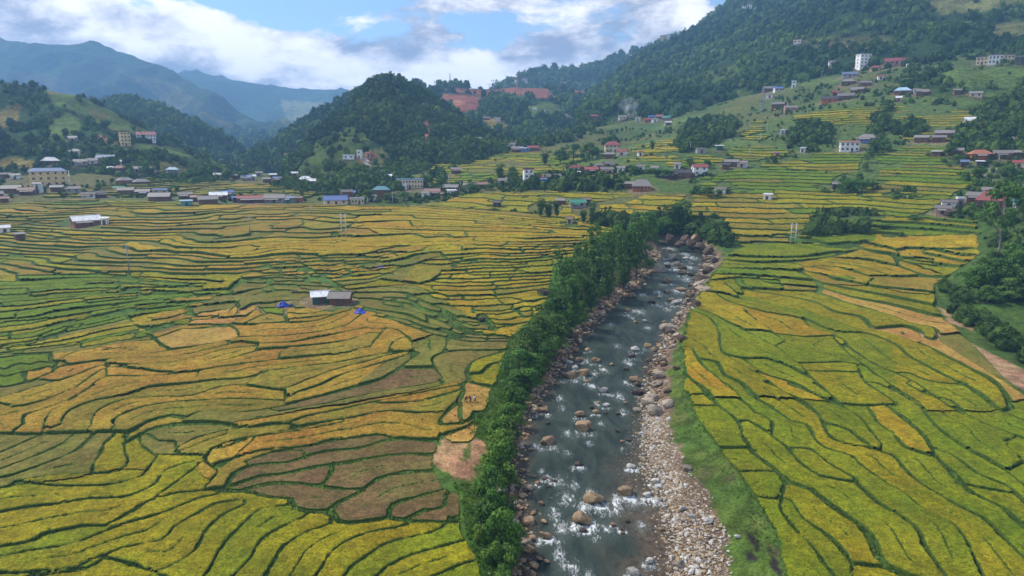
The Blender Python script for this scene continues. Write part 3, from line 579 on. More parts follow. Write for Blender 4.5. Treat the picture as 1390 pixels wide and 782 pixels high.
add(R2, [(680, 90), (780, 125), (860, 140), (880, 180), (960, 220), (1040, 230)], [(480, 205), (560, 255), (550, 290)], w=1.1)

Z_LEFT = [(-400, 1100), (690, 1100), (655, 782), (653, 774), (634, 721), (627, 674), (600, 662), (585, 632), (597, 588), (612, 600), (640, 600), (673, 521), (683, 490), (690, 463), (740, 417), (750, 367), (793, 340), (853, 317), (800, 303), (700, 288), (560, 279), (480, 279), (430, 277), (300, 278), (235, 275), (120, 270), (0, 275), (-400, 285)]
Z_RIGHT = [(1105, 1100), (1069, 778), (1049, 721), (1026, 674), (1006, 644), (976, 609), (946, 564), (929, 528), (926, 487), (933, 417), (956, 390), (976, 360), (983, 350), (1010, 335), (1060, 328), (1150, 338), (1200, 322), (1325, 318), (1330, 345), (1285, 375), (1268, 385), (1268, 420), (1330, 480), (1390, 540), (1500, 600), (1900, 800), (1900, 1100)]
Z_TRACED = [[(-400, 1100), (720, 1100), (700, 463), (745, 417), (755, 367), (853, 317), (800, 303), (700, 288), (480, 279), (500, 310), (440, 345), (310, 375), (140, 372), (-400, 376)], Z_RIGHT]
Z_FAR = [
    [(60, 268), (120, 243), (250, 236), (330, 246), (430, 252), (480, 262), (400, 266), (250, 264)], [(-300, 240), (0, 228), (60, 230), (55, 238), (-300, 250)],
    [(575, 280), (640, 263), (760, 259), (830, 262), (930, 264), (905, 290), (860, 300), (800, 301), (700, 287)], [(585, 248), (582, 215), (625, 197), (690, 192), (715, 203), (790, 215), (745, 235), (700, 238), (640, 248)],
    [(800, 222), (880, 212), (960, 210), (990, 216), (960, 228), (860, 226), (810, 230)], [(700, 238), (760, 222), (770, 232), (725, 244)],
    [(945, 262), (960, 240), (1010, 230), (1130, 205), (1200, 212), (1230, 208), (1300, 225), (1330, 245), (1270, 282), (1190, 318), (1080, 318), (1000, 325), (975, 310), (985, 296), (935, 290)],
    [(820, 218), (850, 196), (920, 186), (925, 205), (860, 214)], [(985, 204), (1040, 194), (1070, 206), (1060, 214), (1000, 218)], [(1190, 205), (1260, 196), (1290, 205), (1280, 222), (1220, 214)], [(1000, 190), (1030, 160), (1060, 165), (1040, 190)], [(1210, 178), (1280, 176), (1300, 186), (1240, 196)],
    [(985, 324), (1090, 320), (1200, 318), (1200, 326), (1100, 334), (1010, 334)], [(1180, 312), (1270, 292), (1330, 300), (1330, 316), (1200, 320)],
    [(1050, 176), (1075, 158), (1180, 140), (1205, 150), (1200, 172), (1120, 172)], [(1195, 165), (1205, 140), (1310, 140), (1330, 155), (1280, 175)]]
HOLES = [(447, 410, 42, 11), (388, 414, 14, 6), (115, 302, 32, 9), (655, 433, 8, 7), (740, 398, 10, 6), (174, 372, 4, 3), (1078, 325, 8, 4), (775, 304, 9, 4), (1150, 290, 35, 9), (1150, 250, 22, 14), (600, 520, 3, 3), (1180, 230, 14, 20), (625, 560, 3, 16), (740, 283, 24, 9), (795, 283, 20, 12), (455, 318, 6, 3), (1330, 270, 40, 16), (1285, 288, 22, 9)]

# crops: 0 ripe orange 1 ripe yellow 2 turning 3 green 4 stubble 5 fallow 6 straw 7 bare soil
CROPS = {'ripe_orange': ((182, 142, 52), (114, 87, 29), .3), 'ripe_yellow': ((182, 151, 36), (116, 97, 21), .36), 'turning': ((164, 147, 27), (94, 92, 15), .42), 'green': ((116, 130, 24), (70, 92, 14), .55),
         'stubble': ((128, 103, 64), (82, 68, 42), .3), 'fallow': ((134, 120, 56), (92, 88, 38), .45), 'straw': ((186, 146, 74), (138, 102, 50), .12), 'soil': ((166, 124, 82), (130, 92, 58), .05), 'ochre': ((158, 132, 50), (106, 91, 32), .42), 'olive': ((144, 144, 27), (78, 88, 13), .5)}
def crop_mat(name, hi, lo, greenness):
    b = NB('rice_' + name); hi, lo = lin(*hi), lin(*lo); gr = lin(92, 120, 18)
    fine = b.noise(2.6, 5, .8); grain = b.noise(8, 2, .6); big = b.noise(.055, 4, .6); mid = b.noise(.35, 4, .6)
    v = b.math('ADD', b.math('MULTIPLY', fine, .55), b.math('MULTIPLY', grain, .45))
    c = b.mix(b.mapr(v, .40, .59), lo, hi)
    g = b.math('MULTIPLY', b.mapr(b.math('ADD', b.math('MULTIPLY', big, .6), b.math('MULTIPLY', mid, .4)), .42, .64), greenness)
    c = b.mix(g, c, b.mix(b.mapr(v, .36, .62), tuple(x * .6 for x in gr[:3]) + (1,), gr))
    r = b.objrand(); c = b.hsv(c, h=b.mapr(r, 0, 1, .492, .508, False), val=b.mapr(b.math('FRACT', b.math('MULTIPLY', r, 7.13)), 0, 1, .94, 1.06, False))
    pat = b.noise(.22, 5, .65, None, .8); c = b.mix(b.mapr(pat, .58, .72, 0, .45), c, lo)      # trampled and lodged patches
    c = b.hsv(c, val=b.math('MULTIPLY', b.mapr(b.noise(.9, 4, .6), .3, .7, .74, 1.26), b.mapr(b.noise(.13, 4, .6, None, .6), .3, .7, .82, 1.18)), h=b.mapr(b.noise(.09, 3, .5), .3, .7, .488, .514))
    wd = b.mix(b.mapr(fine, .35, .65), (.045, .085, .012, 1), (.11, .17, .024, 1)); ef = b.math('ADD', b.attr('edge', 'Fac'), b.math('MULTIPLY', b.math('SUBTRACT', b.noise(1.2, 4, .6), .5), .9))
    c = b.mix(b.mapr(ef, .35, .75), c, wd)      # weeds and grass along the margin of the plot
    b.color(c); b.set(Roughness=.9, Specular_IOR_Level=.12); b.bump(v, 1., .32 if name not in ('soil',) else .12); return b.m
CROP_M = [crop_mat(k, *v) for k, v in CROPS.items()]
CROP_H = [.2, .2, .2, .18, .06, .08, .07, .02, .2, .2]
def stem_mat():
    b = NB('rice_stems'); n = b.noise(2.2, 4, .7); b.color(b.mix(b.mapr(n, .3, .7), (.045, .085, .012, 1), (.11, .165, .024, 1))); b.set(Roughness=.95, Specular_IOR_Level=.1); b.bump(n, 1., .3); return b.m
M_STEM = stem_mat()
def weed_mat():
    b = NB('bund_weeds'); b.color(b.mix(b.mapr(b.noise(1.5, 4, .7), .3, .7), (.06, .11, .016, 1), (.16, .23, .036, 1))); b.set(Roughness=.9, Specular_IOR_Level=.1); return b.m
M_WEED = weed_mat()
CROP_ZONES = [
    ([(305, 655), (345, 622), (430, 604), (530, 590), (600, 594), (612, 640), (628, 680), (632, 712), (560, 714), (455, 710), (385, 695), (350, 680)], [4]),
    ([(600, 600), (625, 520), (668, 510), (682, 560), (640, 602)], [6]), ([(635, 525), (640, 490), (700, 470), (690, 500), (672, 530)], [2]),
    ([(240, 610), (310, 578), (395, 562), (520, 540), (628, 518), (640, 530), (602, 560), (600, 592), (540, 604), (440, 612), (345, 630), (300, 660), (275, 650)], [0, 0, 0, 0, 0, 8]),
    ([(180, 592), (240, 568), (380, 556), (480, 524), (560, 466), (640, 436), (692, 462), (685, 490), (640, 522), (520, 545), (400, 566), (240, 606)], [5, 5, 4]),
    ([(-400, 640), (-100, 600), (0, 588), (178, 591), (140, 612), (140, 640), (100, 652), (-400, 700)], [5]),
    ([(-400, 560), (0, 545), (30, 520), (90, 485), (120, 472), (200, 478), (320, 462), (320, 440), (330, 430), (505, 415), (560, 450), (562, 472), (480, 526), (380, 562), (260, 562), (180, 592), (0, 592)], [0, 0, 0, 0, 0, 8]),
    ([(-400, 620), (-400, 500), (0, 470), (130, 470), (70, 500), (20, 540), (0, 592)], [5, 5, 3]),
    ([(150, 470), (250, 440), (270, 415), (360, 425), (440, 415), (330, 442), (320, 458), (200, 480)], [4, 6, 0, 5]),
    ([(250, 430), (190, 445), (260, 405), (290, 400), (288, 420)], [0]),
    ([(290, 425), (290, 390), (350, 372), (430, 375), (470, 395), (560, 385), (620, 420), (645, 440), (560, 468), (520, 420), (430, 418)], [5]),
    ([(-400, 500), (0, 462), (100, 450), (290, 403), (320, 385), (150, 374), (-400, 374)], [3, 3, 2]),
    ([(-400, 376), (0, 374), (140, 370), (140, 350), (-400, 350)], [8, 8, 2]),
    ([(330, 390), (330, 340), (480, 340), (590, 330), (540, 350), (490, 375), (430, 392)], [0, 0, 8]),
    ([(455, 345), (455, 322), (530, 318), (570, 340), (510, 350)], [2, 1]),
    ([(590, 382), (600, 352), (700, 350), (756, 352), (752, 378)], [2, 1]),
    ([(545, 385), (570, 350), (620, 318), (800, 300), (853, 317), (745, 417), (690, 470), (640, 440), (600, 400)], [1, 1, 1, 8]),
    ([(480, 300), (530, 330), (700, 310), (860, 320), (700, 288), (560, 279)], [1, 1, 8]),
    ([(-400, 350), (-400, 280), (560, 276), (520, 345), (300, 372), (140, 372)], [8, 8, 8, 0, 5, 1]),
    ([(-400, 1100), (-400, 620), (100, 640), (640, 640), (700, 1100)], [2, 2, 9]),
    ([(1105, 390), (1180, 388), (1268, 410), (1320, 450), (1250, 462), (1190, 458), (1105, 402)], [8, 6, 2]),
    ([(1090, 376), (1250, 376), (1260, 400), (1100, 398)], [8, 2, 6]),
    ([(1020, 395), (1110, 385), (1130, 400), (1040, 404)], [8]),
    ([(1180, 555), (1240, 545), (1265, 610), (1215, 600)], [1]),
    ([(1085, 380), (1090, 350), (1200, 345), (1280, 375)], [1]), ([(1180, 345), (1190, 318), (1340, 318), (1340, 350), (1260, 385)], [1, 1, 2]),
    ([(980, 395), (985, 330), (1170, 335), (1100, 385)], [3, 9, 9]),
    ([(930, 520), (926, 440), (960, 390), (1120, 430), (1210, 470), (1220, 560), (1100, 545), (1000, 540)], [1, 2, 9]),
    ([(925, 1100), (925, 540), (1160, 548), (1230, 600), (1340, 560), (1400, 540), (1900, 700), (1900, 1100)], [9, 9, 9, 2]),
    ([(960, 480), (960, 390), (1200, 420), (1420, 560), (1200, 560), (1100, 500)], [9, 9, 2]),
    ([(-300, 260), (500, 270), (500, 230), (-300, 225)], [5, 8, 8]), ([(560, 300), (950, 310), (950, 255), (560, 255)], [8, 2, 2, 1]), ([(560, 255), (800, 255), (800, 185), (560, 185)], [2, 2, 5, 3]),
    ([(930, 330), (930, 262), (1060, 262), (1100, 330)], [8, 2, 8, 1]), ([(930, 262), (1400, 262), (1400, 195), (930, 195)], [3, 3, 2, 5]), ([(1030, 340), (1350, 340), (1350, 262), (1030, 262)], [3, 2, 2])]

def catmull(P, step):
    P = np.asarray(P, float); out = []
    if len(P) == 2: n = max(2, int(np.linalg.norm(P[1] - P[0]) / step)); return P[0] + (P[1] - P[0]) * np.linspace(0, 1, n + 1)[:, None]
    Q = np.concatenate([[2 * P[0] - P[1]], P, [2 * P[-1] - P[-2]]])
    for k in range(1, len(Q) - 2):
        a, b, c, d = Q[k - 1], Q[k], Q[k + 1], Q[k + 2]; n = max(2, int(np.linalg.norm(c - b) / step)); t = np.linspace(0, 1, n, endpoint=False)[:, None]
        out.append(.5 * (2 * b + (c - a) * t + (2 * a - 5 * b + 4 * c - d) * t * t + (3 * b - a - 3 * c + d) * t ** 3))
    out.append(P[-1:]); return np.concatenate(out)

def build_plots():
    r0, r1 = 34., 560.; nr, na = 900, 640
    lr = np.linspace(math.log(r0), math.log(r1), nr); r = np.exp(lr); th = np.linspace(R(-44), R(44), na)
    dl, dt = lr[1] - lr[0], th[1] - th[0]
    RR, TT = np.meshgrid(r, th, indexing='ij'); X = RR * np.sin(TT); Y = RR * np.cos(TT); ZB = zvalley(X, Y)
    px, py = project(X, Y, ZB)
    wob = fbm(X / 6, Y / 6, 3, 41)
    left = inpoly(px, py, Z_LEFT) & (X < xfl(Y) + wob * 1.5); right = inpoly(px, py, Z_RIGHT) & (X > xfr(Y) + wob * 1.5)
    far = np.zeros(px.shape, bool)
    for z in Z_FAR: far |= inpoly(px + wob * 10, py + wob * 4, z)
    far &= ~(left | right)
    traced = inpoly(px, py, Z_TRACED[0]) | inpoly(px, py, Z_TRACED[1])
    Bf = np.where(left | right | far, 12.0, -1.0)
    # contour bunds where single lines cannot be read off the photograph
    zs = ZB + fbm(X / 38, Y / 38, 3, 61) * 1.6 + fbm(X / 9, Y / 9, 2, 62) * .25
    def contour(step, hw, period):
        L = zs / step; gi, gj = np.gradient(L); gm = np.hypot(gi / (dl * RR), gj / (dt * RR)) + 1e-5
        fr = L - np.floor(L); c = np.minimum(fr, 1 - fr) / gm - hw
        kb = np.floor(L); T = (X + fbm(X / 25, Y / 25, 2, 70) * 12) / period + _h(kb, kb * 0, 5) * 3
        ft = T - np.floor(T); c2 = np.minimum(ft, 1 - ft) * period - hw
        on = _h(kb, np.floor(T + .5), 9) > .35
        return np.minimum(c, np.where(on, c2, 9))
    hwf = .10 + .0011 * RR
    Bl = contour(.55, hwf, 30.); Br = contour(1.5, hwf * .85, 34.)
    hill = (px > 560)
    Bf = np.where(~traced, np.minimum(Bf, np.where(hill, Br, Bl)), Bf)
    # scattered unworked patches among the far terraces
    pat = fbm(X / 22, Y / 12, 3, 88); Bf = np.where(far & (pat > .42), -1., Bf)
    for hx, hy, ax, ay in HOLES: Bf = np.where(((px - hx) / ax) ** 2 + ((py - hy) / ay) ** 2 < 1, -1., Bf)
    # surveyed bunds
    def draw(P, w, sd):
        for k in range(len(P) - 1):
            a, b = P[k], P[k + 1]; ra, rb = np.hypot(*a), np.hypot(*b); ta, tb = math.atan2(a[0], a[1]), math.atan2(b[0], b[1]); pad = 6.5
            i0 = int((math.log(max(min(ra, rb) - pad, r0)) - lr[0]) / dl); i1 = int((math.log(max(ra, rb) + pad) - lr[0]) / dl) + 2
            pt = pad / max(min(ra, rb), 20); j0 = int((min(ta, tb) - pt - th[0]) / dt); j1 = int((max(ta, tb) + pt - th[0]) / dt) + 2
            i0, j0 = max(i0, 0), max(j0, 0)
            if i1 <= i0 or j1 <= j0 or i0 >= nr or j0 >= na: continue
            xs, ys = X[i0:i1, j0:j1], Y[i0:i1, j0:j1]
            d = b - a; l2 = d @ d + 1e-9; t = np.clip(((xs - a[0]) * d[0] + (ys - a[1]) * d[1]) / l2, 0, 1)
            hw = max(w * (.72 + .55 * abs(math.sin(k * .37 + sd))), .0010 * RR[min(i0, nr - 1), 0] + .02)
            dist = np.hypot(xs - a[0] - d[0] * t, ys - a[1] - d[1] * t) - hw
            np.minimum(Bf[i0:i1, j0:j1], dist, out=Bf[i0:i1, j0:j1])
    def val(p):
        i = int(round((math.log(max(np.hypot(*p), r0)) - lr[0]) / dl)); j = int(round((math.atan2(p[0], p[1]) - th[0]) / dt))
        return Bf[i, j] if 0 <= i < nr and 0 <= j < na else -1
    ends = []
    for pts, w in LINES:
        pts = list(pts)
        for e in (0, -1):
            a = np.array(pts[e]); b = np.array(pts[1 if e == 0 else -2]); d = (a - b) / (np.linalg.norm(a - b) + 1e-6)
            if len(pts) > 2 and (a[1] > 776 or a[0] < 6 or a[0] > 1384):
                q = tuple(a + d * 110); pts = [q] + pts if e == 0 else pts + [q]
        P = np.array([on_valley(*p)[:2] for p in pts]); P = catmull(P, 1.6)
        s = np.arange(len(P)); sd = random.randrange(1000)
        P = P + np.stack([fbm(s * .33 + sd, s * 0., 2, 7), fbm(s * .33 - sd, s * 0. + 9., 2, 8)], -1) * .45
        draw(P, w, sd); ends += [(P[0], P[0] - P[1], w), (P[-1], P[-1] - P[-2], w)]
    for p, d, w in ends:                     # a bund runs on until it meets another one
        d = d / (np.linalg.norm(d) + 1e-9); best = None; self_w = w * 1.5 + .0022 * np.hypot(*p) + .3
        lim = 9 + .06 * np.hypot(*p)
        for ang in (0, 25, -25, 50, -50, 75, -75):
            ca, sa = math.cos(R(ang)), math.sin(R(ang)); v = np.array([d[0] * ca - d[1] * sa, d[0] * sa + d[1] * ca])
            for st in np.arange(self_w, lim, .3):
                if val(p + v * st) < 0:
                    c = st * (1 + abs(ang) / 120)
                    if best is None or c < best[0]: best = (c, v, st)
                    break
        if best: draw(np.array([p, p + best[1] * (best[2] * .5) + np.array([random.uniform(-.3, .3)] * 2), p + best[1] * (best[2] + .2)]), w, 3)
    # wide plots are parted once more along their middle
    gi, gj = np.gradient(Bf); gm = np.hypot(gi / (dl * RR), gj / (dt * RR)); brk = fbm(X / 14, Y / 14, 3, 201)
    ridge = traced & (gm < .72) & (Bf > 1.45 + .007 * RR) & (Bf < 6.3) & (brk > -.28)
    Bm = np.where(ridge, -.05, 9.); Bf = np.minimum(Bf, Bm)
    Bf = Bf + np.where(Bf > -.9, fbm(X / .7, Y / .7, 2, 99) * .20 + fbm(X / 2.6, Y / 2.6, 2, 98) * .22, 0)
    Bf[0] = Bf[-1] = -1; Bf[:, 0] = Bf[:, -1] = -1
    # plots: connected cores between bunds (union-find over runs), grown back to the bund edges
    pos = Bf > 0; core = Bf > (.16 + .0013 * RR); lab = np.zeros(pos.shape, np.int64) - 1; par = []
    def find(a):
        while par[a] != a: par[a] = par[par[a]]; a = par[a]
        return a
    prev = []
    for i in range(nr):
        dd = np.diff(np.concatenate([[0], core[i].view(np.int8), [0]])); st = np.where(dd == 1)[0]; en = np.where(dd == -1)[0]; cur = []
        for s, e in zip(st, en):
            k = len(par); par.append(k); cur.append((s, e, k)); lab[i, s:e] = k
        a = b = 0
        while a < len(prev) and b < len(cur):
            s = max(prev[a][0], cur[b][0]); e = min(prev[a][1], cur[b][1])
            if s < e: par[find(prev[a][2])] = find(cur[b][2])
            if prev[a][1] < cur[b][1]: a += 1
            else: b += 1
        prev = cur
    roots = np.array([find(k) for k in range(len(par))] + [-1]); lab = roots[lab]
    for _ in range(7):
        for sh, ax in ((1, 0), (-1, 0), (1, 1), (-1, 1)):
            nb = np.roll(lab, sh, ax); lab = np.where((lab < 0) & pos & (nb >= 0), nb, lab)
    Bf = np.where(pos & (lab < 0), -.01, Bf); pos = Bf > 0
    # a plot that spans two crops is two plots
    zi = np.full(px.shape, len(CROP_ZONES)); jx, jy = px + wob * 5, py + wob * 2.5
    for k in range(len(CROP_ZONES) - 1, -1, -1): zi[inpoly(jx, jy, CROP_ZONES[k][0])] = k
    code = lab * 64 + zi; u, inv, cnt = np.unique(code[pos], return_inverse=True, return_counts=True); major = {}; tot = {}
    for c, n in zip(u, cnt):
        L = c // 64; tot[L] = tot.get(L, 0) + n
        if n > major.get(L, (0, 0))[0]: major[L] = (n, c)
    new = np.array([c if (n > 120 and n > .18 * tot[c // 64]) else major[c // 64][1] for c, n in zip(u, cnt)])
    lab = np.where(pos, -1, -1); lab[pos] = new[inv]
    # marching squares, all cells at once
    N = nr * na; idn = np.arange(N).reshape(nr, na)
    PB = np.zeros(3 * N); PB[:N] = Bf.ravel(); P3 = np.zeros((3 * N, 3)); P3[:N] = np.stack([X, Y, ZB], -1).reshape(-1, 3)
    def cross_pts(Ba, Bb, Pa, Pb):
        t = np.clip(Ba / (Ba - Bb + 1e-12), .02, .98)[..., None]; return Pa + (Pb - Pa) * t
    G3 = P3[:N].reshape(nr, na, 3)
    hx = np.zeros((nr, na, 3)); hx[:, :-1] = cross_pts(Bf[:, :-1], Bf[:, 1:], G3[:, :-1], G3[:, 1:]); P3[N:2 * N] = hx.reshape(-1, 3)
    vx = np.zeros((nr, na, 3)); vx[:-1] = cross_pts(Bf[:-1], Bf[1:], G3[:-1], G3[1:]); P3[2 * N:] = vx.reshape(-1, 3)
    c = [idn[:-1, :-1], idn[:-1, 1:], idn[1:, 1:], idn[1:, :-1]]      # corners in order
    e = [idn[:-1, :-1] + N, idn[:-1, 1:] + 2 * N, idn[1:, :-1] + N, idn[:-1, :-1] + 2 * N]
    case = sum((pos[s] << k) for k, s in enumerate([np.s_[:-1, :-1], np.s_[:-1, 1:], np.s_[1:, 1:], np.s_[1:, :-1]]))
    labc = [lab[:-1, :-1], lab[:-1, 1:], lab[1:, 1:], lab[1:, :-1]]
    quads, ql, tris, tl, segs, sl_ = [], [], [], [], [], []
    m = case == 15; quads.append(np.stack([a[m] for a in c], -1)); ql.append(labc[0][m])
    for cs in range(1, 15):
        m = case == cs
        if not m.any(): continue
        on = [k for k in range(4) if cs >> k & 1]
        polys = [[k] for k in on] if cs in (5, 10) else [on]
        for grp in polys:
            ring = []; cut = []
            if len(grp) == 1: k = grp[0]; ring = [('e', (k + 3) % 4), ('c', k), ('e', k)]; cut = [('e', k), ('e', (k + 3) % 4)]
            else:
                s = next(k for k in grp if (k + 3) % 4 not in grp); seq = [(s + j) % 4 for j in range(len(grp))]
                ring = [('e', (s + 3) % 4)] + [('c', k) for k in seq] + [('e', seq[-1])]; cut = [('e', seq[-1]), ('e', (s + 3) % 4)]
            ar = [(e if t == 'e' else c)[k][m] for t, k in ring]; lb = labc[grp[0]][m]
            for k in range(1, len(ar) - 1): tris.append(np.stack([ar[0], ar[k], ar[k + 1]], -1)); tl.append(lb)
            segs.append(np.stack([e[k][m] for _, k in cut], -1)); sl_.append(lb)
    quads = np.concatenate(quads); ql = np.concatenate(ql); tris = np.concatenate(tris); tl = np.concatenate(tl); segs = np.concatenate(segs); sl_ = np.concatenate(sl_)
    oq, ot, os_ = np.argsort(ql, kind='stable'), np.argsort(tl, kind='stable'), np.argsort(sl_, kind='stable')
    quads, ql, tris, tl, segs, sl_ = quads[oq], ql[oq], tris[ot], tl[ot], segs[os_], sl_[os_]
    comps = []
    for L in np.unique(ql):
        a0, a1 = np.searchsorted(ql, [L, L + 1]); b0, b1 = np.searchsorted(tl, [L, L + 1]); d0, d1 = np.searchsorted(sl_, [L, L + 1])
        if a1 - a0 < 6: continue
        comps.append((quads[a0:a1], tris[b0:b1], segs[d0:d1], L))
    res = []
    for Q, T, S, L in comps:
        u, inv = np.unique(np.concatenate([Q.ravel(), T.ravel()]), return_inverse=True)
        Vt = P3[u].copy(); q = inv[:Q.size].reshape(-1, 4); t = inv[Q.size:].reshape(-1, 3)
        s = np.searchsorted(u, S); ctr = Vt.mean(0)
        cx, cy = project(ctr[0], ctr[1], ctr[2]); pxx, pyy = project(Vt[:, 0], Vt[:, 1], Vt[:, 2])
        vis = ((pxx > 0) & (pxx < 1390) & (pyy < 782)).mean()
        rr = np.hypot(Vt[q[:, 0], 0], Vt[q[:, 0], 1]); area = (rr ** 2).sum() * dl * dt; scr = (pxx.max() - pxx.min()) * 0 + area / max(np.hypot(*ctr[:2]), 1) ** 3 * 48 * F * F
        z_ = int(L % 64); crop_i = random.choice(CROP_ZONES[z_][1]) if z_ < len(CROP_ZONES) else random.choice([1, 2, 2, 3, 5])
        h = CROP_H[crop_i]; base = Vt[:, 2].copy(); Rv = np.hypot(Vt[:, 0], Vt[:, 1]); gl = ground_low(Rv)
        edge = 1 - sstep(0, .05 + .0008 * Rv + .06 * vnoise(Vt[:, 0] / 2, Vt[:, 1] / 2, 8), PB[u])
        Vt[:, 2] = base + h + np.clip((base.mean() - base), .06 - gl, .3 + gl) * (.3 if cx > 560 and ctr[1] > 285 else 1.) + fbm(Vt[:, 0] / .8, Vt[:, 1] / .8, 2, 5) * .10 * min(1, h * 4) + fbm(Vt[:, 0] / 4, Vt[:, 1] / 4, 2, 15) * .06 - edge * h * .75
        bid = np.unique(s); low = Vt[bid].copy(); low[:, 2] = base[bid] - 1.0
        lmap = np.zeros(len(Vt), np.int64); lmap[bid] = np.arange(len(bid)) + len(Vt)
        wq = np.stack([s[:, 0], s[:, 1], lmap[s[:, 1]], lmap[s[:, 0]]], -1)
        V = np.concatenate([Vt, low]); res.append((scr * (1 if vis > .02 else 0), V, np.concatenate([q[:, ::-1], wq[:, ::-1]]), t[:, ::-1], crop_i, ctr, len(q), np.concatenate([edge, np.ones(len(low))])))
    res.sort(key=lambda a: -a[0])
    cnt = {0: 0, 1: 0}; rest = {0: [], 1: []}
    for scr, V, q, t, ci, ctr, nq, ed in res:
        side = 0 if ctr[0] < (xl(ctr[1]) + xr(ctr[1])) / 2 else 1
        if cnt[side] < 300 and scr > 12:
            cnt[side] += 1
            o = bpy.data.objects.new('rice_plot', mesh_np('rice_plot', V, q, t, mats=[CROP_M[ci], M_STEM], qmat=(np.arange(len(q)) >= nq).astype(int)))
            vfloat(o.data, ed, 'edge'); link(o, (G_LEFT, G_RIGHT)[side])
        else: rest[side].append((V, q, t, ci, nq, ed))
    for side in (0, 1):
        if not rest[side]: continue
        vs, qs, ts, qm, tm, b = [], [], [], [], [], 0
        for V, q, t, ci, nq, ed in rest[side]:
            vs.append(V); qs.append(q + b); ts.append(t + b); qm.append(np.where(np.arange(len(q)) < nq, ci, len(CROP_M))); tm.append(np.full(len(t), ci)); b += len(V)
        o = bpy.data.objects.new('small_rice_plots', mesh_np('small_rice_plots', np.concatenate(vs), np.concatenate(qs), np.concatenate(ts), CROP_M + [M_STEM], np.concatenate(qm), np.concatenate(tm)))
        vfloat(o.data, np.concatenate([r_[5] for r_ in rest[side]]), 'edge'); link(o, (G_LEFT, G_RIGHT)[side]); tag(o, kind='stuff')
    # weeds standing along the bunds
    rs = np.random.default_rng(17); cand = np.argwhere((Bf > -.45) & (Bf < .10) & (RR < 210) & (left | right)); wgt = 1 / RR[cand[:, 0], 0] ** .6; k = rs.choice(len(cand), 30000, p=wgt / wgt.sum()); c_ = cand[k]
    x = X[c_[:, 0], c_[:, 1]] + rs.normal(0, .12, len(k)); y = Y[c_[:, 0], c_[:, 1]] + rs.normal(0, .12, len(k)); z = zvalley(x, y) - ground_low(np.hypot(x, y)); hh = rs.uniform(.08, .24, len(k)) * (1 + np.hypot(x, y) / 400)
    V = []
    for j in range(2):
        a = rs.uniform(0, 6.283, len(k)); w = hh * .38; ca, sa = np.cos(a), np.sin(a); ln = hh * rs.uniform(0, .5, len(k))
        V.append(np.stack([np.stack([x - sa * w, y + ca * w, z], -1), np.stack([x + sa * w, y - ca * w, z], -1), np.stack([x + ca * ln, y + sa * ln, z + hh + .08], -1)], 1))
    V = np.concatenate(V).reshape(-1, 3); o = bpy.data.objects.new('bund_weeds', mesh_np('bund_weeds', V, tris=np.arange(len(V)).reshape(-1, 3), mats=[M_WEED])); link(o); tag(o, 'green weeds standing along the rice plot bunds', 'weeds', kind='stuff')
    print('plots', len(res), cnt, 'quads', len(quads), 'tris', len(tris))
build_plots()
# ------------------------------------------------------------------ water
FOAM = [(p[0], p[1], p[2] if len(p) > 2 else 7) for p in [(760, 654, 9), (770, 678, 11), (753, 698, 10), (763, 716, 11), (757, 735, 8), (837, 688, 11), (825, 692, 9), (852, 684, 9), (870, 681, 10), (827, 716, 9), (807, 726, 8), (870, 714, 7), (760, 754, 9), (780, 774, 10), (765, 766, 8), (800, 780, 7), (763, 554, 6), (770, 588, 6), (770, 616, 6),
    (800, 601, 5), (840, 538, 8), (727, 606, 6), (803, 524, 7), (797, 490, 6), (820, 502, 7), (867, 423, 9), (855, 430, 6), (920, 367, 9), (940, 350, 9), (933, 380, 8), (893, 397, 7), (760, 540, 6), (807, 507, 6), (853, 493, 6), (873, 400, 6), (935, 363, 8), (905, 352, 6), (910, 338, 8), (930, 345, 8), (895, 415, 5), (830, 440, 5), (812, 548, 5), (846, 560, 6), (745, 650, 6), (800, 668, 8), (780, 660, 7), (735, 640, 4), (850, 520, 5), (838, 470, 5), (880, 445, 5), (905, 420, 6), (918, 395, 7), (926, 408, 5), (845, 610, 4), (815, 575, 5), (762, 520, 4)]]
